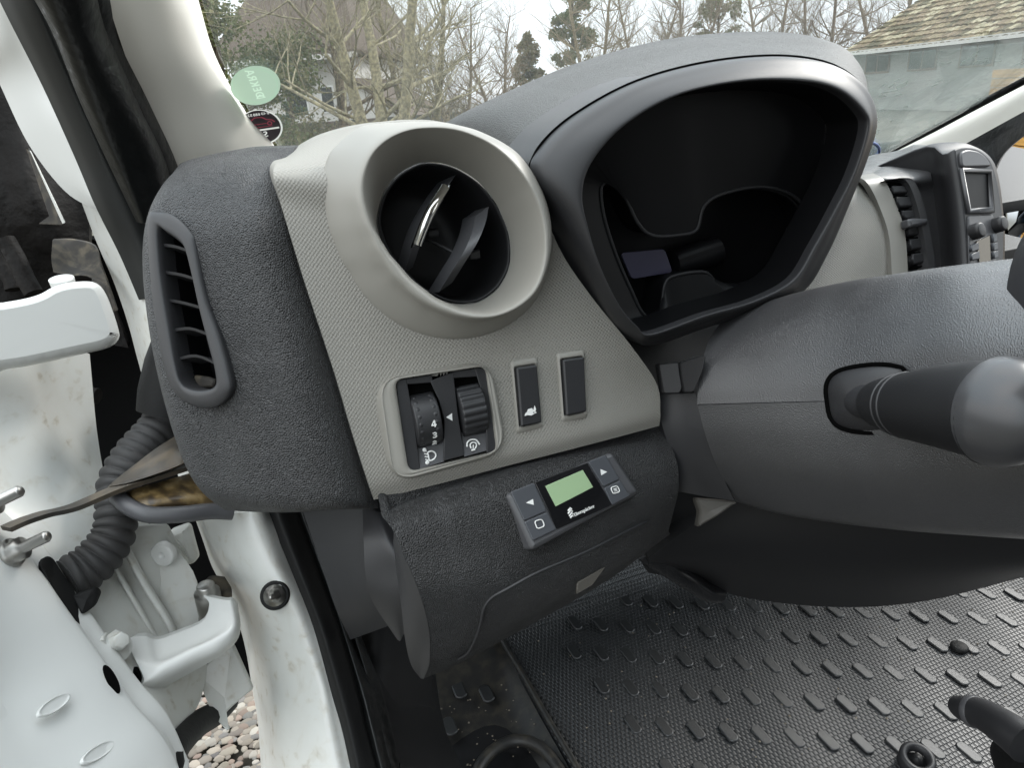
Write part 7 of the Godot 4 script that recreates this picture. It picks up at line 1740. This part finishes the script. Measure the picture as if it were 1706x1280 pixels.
func houses() -> void:
	# white house with a steep brown roof behind the evergreen
	var wall := plain(0.62, 0.60, 0.56, 0.85)
	var roof := plain(0.10, 0.072, 0.054, 0.85)
	var h := thing("white_house", "white rendered house with a brown hipped roof behind the bare trees", "house")
	var a: Vector3 = base_at(Vector3(1.2424, 2.1711, -24.6734))
	var b: Vector3 = base_at(Vector3(4.4703, 1.9258, -22.7505))
	var along := (b - a).normalized()
	var back := along.cross(Vector3.UP)
	if back.dot(a) < 0:
		back = -back
	var wide := a.distance_to(b)
	var eave := 2.85
	var g := Geo.new()
	plate(g, [a, a + along * wide, a + along * wide + back * 7, a + back * 7], Vector3(0, eave, 0), 0.02)
	put("wall", g, wall, h)
	var lo := []
	for k in [[-0.5, -0.5], [wide + 0.35, -0.5], [wide + 0.35, 7.5], [-0.5, 7.5]]:
		lo.append(a + along * k[0] + back * k[1] + Vector3(0, eave, 0))
	var ridge := [a + along * (wide * 0.35) + back * 3.5 + Vector3(0, eave + 4.2, 0), a + along * (wide * 0.62) + back * 3.5 + Vector3(0, eave + 4.2, 0)]
	for q in [[lo[0], lo[1], ridge[1], ridge[0]], [lo[1], lo[2], ridge[1]], [lo[2], lo[3], ridge[0], ridge[1]], [lo[3], lo[0], ridge[0]]]:
		g = Geo.new()
		block(g, q, Vector3(0, 0.14, 0), 0.01)
		put("roof", g, roof, h)
	g = Geo.new()
	ribbon(g, [lo[0] - back * 0.04, lo[1] - back * 0.04], Vector3(0, 0.14, 0), back * 0.1)
	put("gutter", g, wall, h)
	for q in [[0.70, 1.35, 0.42, 0.75], [0.40, 1.3, 0.7, 0.9]]:
		g = Geo.new()
		var c: Vector3 = a + along * wide * q[0] + Vector3(0, q[1], 0) - back * 0.03
		plate(g, [c, c + along * q[2], c + along * q[2] + Vector3(0, q[3], 0), c + Vector3(0, q[3], 0)], back * 0.06, 0.01)
		var w := put("window", g, M.print, h)
		g = Geo.new()
		c += along * 0.04 + Vector3(0, 0.04, 0) - back * 0.012
		plate(g, [c, c + along * (q[2] - 0.08), c + along * (q[2] - 0.08) + Vector3(0, q[3] - 0.08, 0), c + Vector3(0, q[3] - 0.08, 0)], back * 0.01, 0.002)
		put("pane", g, M.gloss_black, w)
	# low wing to the right, its roof falling away
	g = Geo.new()
	var e := a + along * wide
	block(g, [e, e + along * 1.35, e + along * 1.35 + Vector3(0, 1.15, 0), e + Vector3(0, 2.1, 0)], back * 4, 0.01)
	put("wing_wall", g, wall, h)
	g = Geo.new()
	plate(g, [e + Vector3(0, 2.12, 0) - back * 0.2, e + along * 1.6 + Vector3(0, 0.98, 0) - back * 0.2, e + along * 1.6 + Vector3(0, 0.98, 0) + back * 4.2, e + Vector3(0, 2.12, 0) + back * 4.2], Vector3(0, 0.14, 0), 0.01)
	put("wing_roof", g, roof, h)

	# garden wall in front
	var fence := thing("garden_fence", "dark weathered board fence along the foot of the white house", "fence")
	var p: Vector3 = Vector3(1.2828, 0.8652, -20.0493)
	var q: Vector3 = Vector3(7.5714, 0.6866, -19.8686)
	var top_p: Vector3 = Vector3(1.52, 1.3057, -20.1489)
	for k in 30:
		g = Geo.new()
		var c := p.lerp(q, (k - 4) / 25.0)
		c.y = top_p.y * 0.5 - 0.1
		box(g, c, Vector3(0.44, top_p.y - 0.1, 0.03), Basis(Vector3.UP, 0.05 * sin(k * 2.1)), 0.004)
		put("board", g, plain(0.10 + 0.02 * sin(k * 1.7), 0.085, 0.07, 0.85), fence)

	# long low building with a lichen-covered tiled roof on the right
	var farm := thing("tiled_building", "long low building with lichen-spotted roof tiles and a white gutter", "building")
	var e0: Vector3 = Vector3(25.5331, 2.2151, -25.1879)
	var e1: Vector3 = Vector3(22.837, 2.1479, -15.2187)
	var ey := (e0.y + e1.y) / 2.0
	e0.y = ey
	e1.y = ey
	var ed := (e1 - e0).normalized()
	e1 += ed * 4.0
	var bk := ed.cross(Vector3.UP)
	if bk.dot(e0) < 0:
		bk = -bk
	var ln := e0.distance_to(e1)
	var slope := (bk * 0.86 + Vector3(0, 0.50, 0)).normalized()
	var rn := ed.cross(slope)
	if rn.y < 0:
		rn = -rn
	g = Geo.new()
	plate(g, [e0, e1, e1 + slope * 6.0, e0 + slope * 6.0], rn * -0.12, 0.01)
	put("roof", g, plain(0.06, 0.05, 0.04, 0.9), farm)
	var tile_meshes := []
	for s in [0.30, 0.34]:
		g = Geo.new()
		var arc := PackedVector3Array()
		for k in 6:
			arc.append(Vector3(-s / 2 + s * k / 5.0, 0.0, 0.035 * sin(PI * k / 5.0) - 0.008 * k / 5.0))
		var rws := [shifted(arc, Vector3(0, 0, 0.03)), shifted(arc, Vector3(0, 0.42, -0.03))]
		g.grid(rws)
		g.grid([shifted(arc, Vector3(0, 0, -0.06)), shifted(arc, Vector3(0, 0, 0.03))])
		tile_meshes.append(g.mesh())
	var tones := []
	for c in [Vector3(0.20, 0.16, 0.12), Vector3(0.30, 0.26, 0.20), Vector3(0.46, 0.44, 0.39), Vector3(0.13, 0.12, 0.08), Vector3(0.28, 0.23, 0.19)]:
		var tm := plain(1, 1, 1, 0.9)
		tm.albedo_color = Color(c.x * 1.6, c.y * 1.6, c.z * 1.6).linear_to_srgb()
		tm.albedo_texture = tile_tone()
		tm.uv1_triplanar = true
		tm.uv1_world_triplanar = true
		tm.uv1_scale = Vector3.ONE / 1.7
		tones.append(tm)
	var rng := RandomNumberGenerator.new()
	rng.seed = 9
	var per := int(ln / 0.31)
	for r in 13:
		for c in per:
			var o := put_mesh("tile", tile_meshes[rng.randi() % 2], tones[rng.randi() % 5], farm)
			o.transform = Transform3D(Basis(ed, slope, rn).rotated(ed, rng.randf_range(-0.03, 0.03)), e0 + ed * (0.15 + c * 0.31) + slope * (r * 0.36 - 0.05) + rn * rng.randf_range(0.005, 0.03))
	g = Geo.new()
	ribbon(g, [e0 - ed * 0.3, e1], Vector3(0, 0.16, 0), bk * 0.14)
	put("gutter", g, plain(0.66, 0.66, 0.62, 0.6), farm)
	var w0 := e0 + bk * 0.5
	var w1 := e1 + bk * 0.5
	g = Geo.new()
	plate(g, [Vector3(w0.x, 0, w0.z), Vector3(w1.x, 0, w1.z), Vector3(w1.x, ey, w1.z), Vector3(w0.x, ey, w0.z)], bk * 0.3, 0.01)
	put("wall", g, plain(0.30, 0.30, 0.28, 0.8), farm)
	for k in 5:
		var c := w0.lerp(w1, 0.08 + k * 0.19)
		g = Geo.new()
		var a0 := Vector3(c.x, 1.35, c.z) - bk * 0.04
		plate(g, [a0, a0 + ed * 1.6, a0 + ed * 1.6 + Vector3(0, 0.75, 0), a0 + Vector3(0, 0.75, 0)], bk * 0.06, 0.01)
		var w := put("window", g, plain(0.16, 0.10, 0.07, 0.7), farm)
		for s in 2:
			g = Geo.new()
			var pp := a0 + ed * (0.1 + s * 0.76) + Vector3(0, 0.08, 0) - bk * 0.015
			plate(g, [pp, pp + ed * 0.66, pp + ed * 0.66 + Vector3(0, 0.6, 0), pp + Vector3(0, 0.6, 0)], bk * 0.012, 0.002)
			put("pane", g, M.gloss_black, w)


var tone_tex: NoiseTexture2D


func tile_tone() -> NoiseTexture2D:
	if tone_tex == null:
		tone_tex = ramp(noise(FastNoiseLite.TYPE_SIMPLEX, 0.02, 512, 61, 4), [[0.25, Color(0.55, 0.55, 0.46)], [0.5, Color(0.70, 0.65, 0.56)], [0.66, Color(0.90, 0.88, 0.82)], [0.8, Color(0.66, 0.64, 0.46)]])
	return tone_tex


func shed() -> void:
	var s := thing("plank_shed", "yellow timber shed of horizontal planks close beside the passenger window", "shed")
	var rng := RandomNumberGenerator.new()
	rng.seed = 14
	var a: Vector3 = Vector3(6.5414, 0.4535, -4.6825)
	var b: Vector3 = Vector3(5.545, 0.6863, -2.8552)
	a.y = 0.0
	b.y = 0.0
	var along := (b - a).normalized()
	var tones := []
	for k in 3:
		var m := plain(1, 1, 1, 0.75)
		m.albedo_texture = ramp(noise(FastNoiseLite.TYPE_SIMPLEX, 0.01, 512, 70 + k, 4), [[0.2, Color(0.62, 0.44, 0.19)], [0.6, Color(0.78, 0.60, 0.30)], [0.9, Color(0.70, 0.50, 0.22)]])
		m.uv1_triplanar = true
		m.uv1_scale = Vector3(0.5, 6.0, 0.5)
		tones.append(m)
	for k in 18:
		var g := Geo.new()
		var y := 0.05 + k * 0.075
		ribbon(g, [a + Vector3(0, y + 0.035, 0), b + along * 2.0 + Vector3(0, y + 0.035, 0)], Vector3(0, 0.066, 0), along.cross(Vector3.UP) * (0.03 + rng.randf() * 0.004))
		put("plank", g, tones[rng.randi() % 3], s)
	var g := Geo.new()
	var nb := along.cross(Vector3.UP)
	if nb.dot(a) < 0:
		nb = -nb
	plate(g, [a + nb * 0.05, b + along * 2.0 + nb * 0.05, b + along * 2.0 + nb * 1.5, a + nb * 1.5], Vector3(0, 1.36, 0), 0.02)
	put("wall", g, plain(0.08, 0.06, 0.04, 0.9), s)

	var mir := thing("door_mirror", "white and black passenger door mirror seen through the side window", "mirror")
	g = Geo.new()
	block(g, rounded([Vector3(1.8002, 1.202, -1.2233), Vector3(1.804, 1.2089, -1.1903), Vector3(1.7867, 1.2158, -1.1305), Vector3(1.7577, 1.1541, -1.0918), Vector3(1.7785, 1.1598, -1.1556), Vector3(1.7889, 1.1333, -1.198), Vector3(1.7995, 1.1734, -1.2228)], 0.03), Vector3(0.06, 0, -0.08), 0.02)
	put("housing", g, M.paint, mir)
	g = Geo.new()
	shell(g, surf([[Vector3(1.7787, 1.1352, -1.1911), Vector3(1.7785, 1.1598, -1.1556), Vector3(1.7633, 1.1797, -1.1008)],
		[Vector3(1.7685, 1.0875, -1.1745), Vector3(1.7671, 1.1066, -1.137), Vector3(1.7522, 1.1284, -1.0828)],
		[Vector3(1.7577, 1.0296, -1.1535), Vector3(1.7431, 1.0577, -1.1251), Vector3(1.7467, 1.1028, -1.0739)]], 4, 4), Vector3(0.05, 0, -0.05))
	put("frame", g, M.black_plastic, mir)
	g = Geo.new()
	block(g, [Vector3(1.7755, 1.129, -1.1839), Vector3(1.7715, 1.1523, -1.1493), Vector3(1.7587, 1.1735, -1.0999), Vector3(1.7497, 1.1318, -1.0853), Vector3(1.7623, 1.1093, -1.1343), Vector3(1.7624, 1.068, -1.1626)], Vector3(-0.004, 0, 0.006), 0.001)
	put("mirror_glass", g, plain(0.7, 0.72, 0.74, 0.05, 1.0), mir)
	g = Geo.new()
	tube(g, catmull([Vector3(1.7723, 1.0147, -1.1646), Vector3(1.7759, 1.0421, -1.1519), Vector3(1.7739, 1.0879, -1.1379), Vector3(1.7594, 1.1097, -1.1182), Vector3(1.755, 1.1412, -1.0873)], 5), 0.012, 10)
	put("mirror_arm", g, plain(0.05, 0.09, 0.16, 0.4), mir)


# ---------- trees ----------
func grow(g: Geo, rng: RandomNumberGenerator, at: Vector3, dir: Vector3, length: float, r: float, depth: int, twist: float, tips: Array) -> void:
	var path := PackedVector3Array([at])
	var rad := PackedFloat32Array([r])
	var p := at
	var d := dir
	var steps := 5 if depth > 2 else 3
	for s in steps:
		d = (d + Vector3(rng.randf_range(-1, 1), rng.randf_range(-0.6, 1.0) * 0.8, rng.randf_range(-1, 1)) * twist).normalized()
		p += d * length / steps
		path.append(p)
		rad.append(lerpf(r, r * 0.55, (s + 1.0) / steps))
	tube(g, path, rad, 7 if depth > 2 else (5 if depth > 1 else 3))
	tips.append(p)
	if depth <= 0:
		return
	var kids := 3 if depth > 2 else 4
	for k in kids:
		var i := rng.randi_range(1 if depth < 3 else 2, steps)
		var side := Vector3(rng.randf_range(-1, 1), rng.randf_range(-0.15, 0.7), rng.randf_range(-1, 1)).normalized()
		grow(g, rng, path[i], (d * 0.65 + side * 0.75).normalized(), length * rng.randf_range(0.55, 0.8), rad[i] * rng.randf_range(0.5, 0.72), depth - 1, twist, tips)


func bare_tree(at: Vector3, height: float, stems: int, depth: int, sd: int, tone: Vector3, label: String, twist := 0.16, thick := 1.0, bushy := 2) -> void:
	var t := thing("bare_tree", label, "tree", "bare trees behind the windscreen")
	t.position = at
	var rng := RandomNumberGenerator.new()
	rng.seed = sd
	var bark := plain(1, 1, 1, 0.85)
	bark.albedo_texture = ramp(noise(FastNoiseLite.TYPE_SIMPLEX, 0.03, 256, sd, 3), [[0.2, Color(tone.x * 0.7, tone.y * 0.7, tone.z * 0.7)], [0.6, Color(tone.x, tone.y, tone.z)], [0.9, Color(tone.x * 1.15, tone.y * 1.15, tone.z * 1.05)]])
	bark.uv1_triplanar = true
	bark.uv1_scale = Vector3.ONE / 0.6
	var crown := Geo.new()
	for s in stems:
		var a := TAU * s / maxi(stems, 1) + rng.randf()
		var lean := 0.0 if stems == 1 else 0.22
		var dir := Vector3(cos(a) * lean, 1, sin(a) * lean).normalized()
		var g := Geo.new()
		var path := PackedVector3Array()
		var rad := PackedFloat32Array()
		var p := Vector3(cos(a) * 0.12, -0.1, sin(a) * 0.12) * (0.0 if stems == 1 else 1.0)
		var r0 := height * 0.021 * thick / sqrt(maxf(stems * 0.6, 1.0))
		var d := dir
		var n := 9
		for k in n:
			path.append(p)
			rad.append(r0 * lerpf(1.15, 0.3, float(k) / (n - 1)))
			d = (d + Vector3(rng.randf_range(-1, 1), 0.4, rng.randf_range(-1, 1)) * 0.09).normalized()
			p += d * height / n * 0.85
		tube(g, path, rad, 9)
		put("trunk", g, bark, t)
		var tips := []
		for k in range(2, n):
			for j in (bushy if k < n - 1 else bushy + 1):
				var side := Vector3(rng.randf_range(-1, 1), rng.randf_range(0.05, 0.9), rng.randf_range(-1, 1)).normalized()
				grow(crown, rng, path[k], side, height * rng.randf_range(0.13, 0.26) * (1.1 - 0.06 * k), rad[k] * rng.randf_range(0.28, 0.5), depth, twist, tips)
	var c := put("crown", crown, bark, t)
	c.set_meta("kind", "stuff")


func leafy(called: String, label: String, at: Vector3, height: float, wide: float, count: int, leaf: float, tone: Array, sd: int, cone := false) -> void:
	var t := thing(called, label, "tree" if called != "shrub" else "shrub")
	t.position = at
	var rng := RandomNumberGenerator.new()
	rng.seed = sd
	var g := Geo.new()
	tube(g, [Vector3.ZERO, Vector3(0.05, height * 0.5, 0), Vector3(0, height * 0.95, 0.04)], [height * 0.022, height * 0.015, height * 0.004], 8)
	put("trunk", g, plain(0.09, 0.07, 0.05, 0.9), t)
	var clumps := []
	for k in 46:
		var hgt := rng.randf_range(0.08, 1.0)
		var reach := wide * (pow(1.0 - hgt, 0.8) + 0.05 if cone else sqrt(maxf(1.0 - pow(hgt * 2.0 - 0.95, 2.0), 0.05)))
		var a := rng.randf() * TAU
		var rr := reach * rng.randf_range(0.45, 1.0)
		clumps.append([Vector3(cos(a) * rr, hgt * height, sin(a) * rr), wide * rng.randf_range(0.16, 0.34) * (0.6 if cone else 1.0)])
	g = Geo.new()
	for c in clumps:
		tube(g, [Vector3(0, maxf(c[0].y - 0.3 * height * 0.3, 0.05), 0), c[0]], [height * 0.006, height * 0.002], 4)
	put("limbs", g, plain(0.09, 0.07, 0.05, 0.9), t)
	for side in tone.size():
		var lg := Geo.new()
		for k in count / tone.size():
			var c = clumps[rng.randi() % clumps.size()]
			var o: Vector3 = Vector3(rng.randfn(), rng.randfn() * 0.7, rng.randfn()) * c[1] * 0.55
			var p: Vector3 = c[0] + o
			var u := Vector3(rng.randf_range(-1, 1), rng.randf_range(-1, 1), rng.randf_range(-1, 1)).normalized()
			var w := u.cross(Vector3(rng.randf_range(-1, 1), rng.randf_range(-1, 1), rng.randf_range(-1, 1))).normalized()
			var s := leaf * rng.randf_range(0.6, 1.3)
			lg.tri(p - u * s * 0.3, p + u * s, p + w * s * 0.55)
			lg.tri(p - u * s * 0.3, p + u * s, p - w * s * 0.5 + u * s * 0.3)
		var lm := plain(tone[side].x, tone[side].y, tone[side].z, 0.7)
		lm.backlight_enabled = true
		lm.backlight = Color(0.25, 0.3, 0.15)
		var o := put("foliage", lg, lm, t)
		o.set_meta("kind", "stuff")


func base_at(p: Vector3) -> Vector3:
	return Vector3(p.x, 0.0, p.z)


func trees() -> void:
	leafy("evergreen_tree", "dense dark green evergreen tree behind the round stickers", base_at(Vector3(0.4129, 1.8721, -13.8874)), 7.0, 1.55, 60000, 0.05, [Vector3(0.085, 0.10, 0.035), Vector3(0.13, 0.14, 0.055), Vector3(0.19, 0.17, 0.08)], 2)
	leafy("evergreen_tree", "blue-green conifer standing before the white house wall", base_at(Vector3(1.9326, 1.7889, -17.8891)), 2.7, 0.6, 12000, 0.045, [Vector3(0.045, 0.075, 0.055), Vector3(0.07, 0.10, 0.07)], 7, true)
	leafy("evergreen_tree", "tall green pine above the instrument cowl", base_at(Vector3(20.9687, 2.5579, -40.9515)), 8.6, 1.9, 12000, 0.16, [Vector3(0.05, 0.065, 0.025), Vector3(0.09, 0.10, 0.04)], 4, true)
	leafy("evergreen_tree", "rust-brown conifer left of the pine", base_at(Vector3(17.6273, 2.352, -39.8346)), 4.6, 1.5, 7000, 0.14, [Vector3(0.16, 0.10, 0.05), Vector3(0.11, 0.085, 0.04)], 5, true)
	leafy("evergreen_tree", "sparse olive tree between bare crowns above the cowl top", base_at(Vector3(30.6411, 4.0973, -40.2154)), 7.2, 1.5, 5000, 0.16, [Vector3(0.08, 0.08, 0.035), Vector3(0.14, 0.12, 0.06)], 6)
	leafy("shrub", "brown leafless hedge shrub at the foot of the fence", base_at(Vector3(1.6356, 0.9779, -14.1863)), 1.15, 1.4, 9000, 0.045, [Vector3(0.12, 0.095, 0.06), Vector3(0.18, 0.14, 0.085)], 12)
	var tan := Vector3(0.62, 0.585, 0.48)
	bare_tree(base_at(Vector3(2.6118, 1.4184, -11.6917)), 6.5, 3, 3, 21, tan, "pale multi-stemmed bare tree right of the white house", 0.16, 1.0)
	bare_tree(base_at(Vector3(2.283, 1.2637, -13.4839)), 5.0, 1, 3, 22, Vector3(0.46, 0.40, 0.33), "thin dark bare tree in front of the white wall", 0.2, 1.0)
	bare_tree(base_at(Vector3(4.3645, 1.1125, -15.5076)), 5.2, 2, 3, 23, Vector3(0.50, 0.46, 0.35), "twisted bare tree with curling branches right of the pale one", 0.42, 0.9, 3)
	bare_tree(base_at(Vector3(5.7037, 1.1493, -17.32)), 4.6, 3, 3, 24, Vector3(0.52, 0.46, 0.38), "fine-twigged bare tree before the gap of open sky", 0.3, 0.7, 4)
	bare_tree(base_at(Vector3(11.1102, 1.7232, -28.2009)), 5.8, 2, 3, 25, Vector3(0.55, 0.48, 0.40), "small bare tree left of the rust-brown conifer", 0.22, 0.7, 5)
	bare_tree(base_at(Vector3(19.8601, 2.39, -36.6834)), 9.5, 2, 3, 26, Vector3(0.56, 0.50, 0.40), "tall bare tree right beside the green pine", 0.2, 0.7, 5)
	bare_tree(base_at(Vector3(21.5216, 3.0078, -34.0024)), 8.0, 2, 3, 27, Vector3(0.58, 0.52, 0.44), "bare birch over the left half of the cowl", 0.22, 0.7, 5)
	bare_tree(base_at(Vector3(22.3704, 3.0477, -31.3833)), 8.5, 2, 3, 28, Vector3(0.55, 0.49, 0.42), "bare tree left of the sparse olive tree", 0.22, 0.7, 5)
	bare_tree(base_at(Vector3(24.3504, 2.9764, -28.2819)), 8.0, 2, 3, 29, Vector3(0.57, 0.51, 0.44), "broad bare tree over the highest part of the cowl", 0.22, 0.7, 5)
	bare_tree(base_at(Vector3(28.257, 2.9045, -29.0617)), 8.5, 2, 3, 30, Vector3(0.55, 0.49, 0.43), "bare tree left of the tiled roof's corner", 0.22, 0.7, 5)
	bare_tree(base_at(Vector3(34.9029, 3.1442, -31.2354)), 9.5, 2, 3, 31, Vector3(0.56, 0.50, 0.43), "bare tree rising behind the tiled roof", 0.22, 0.7, 5)
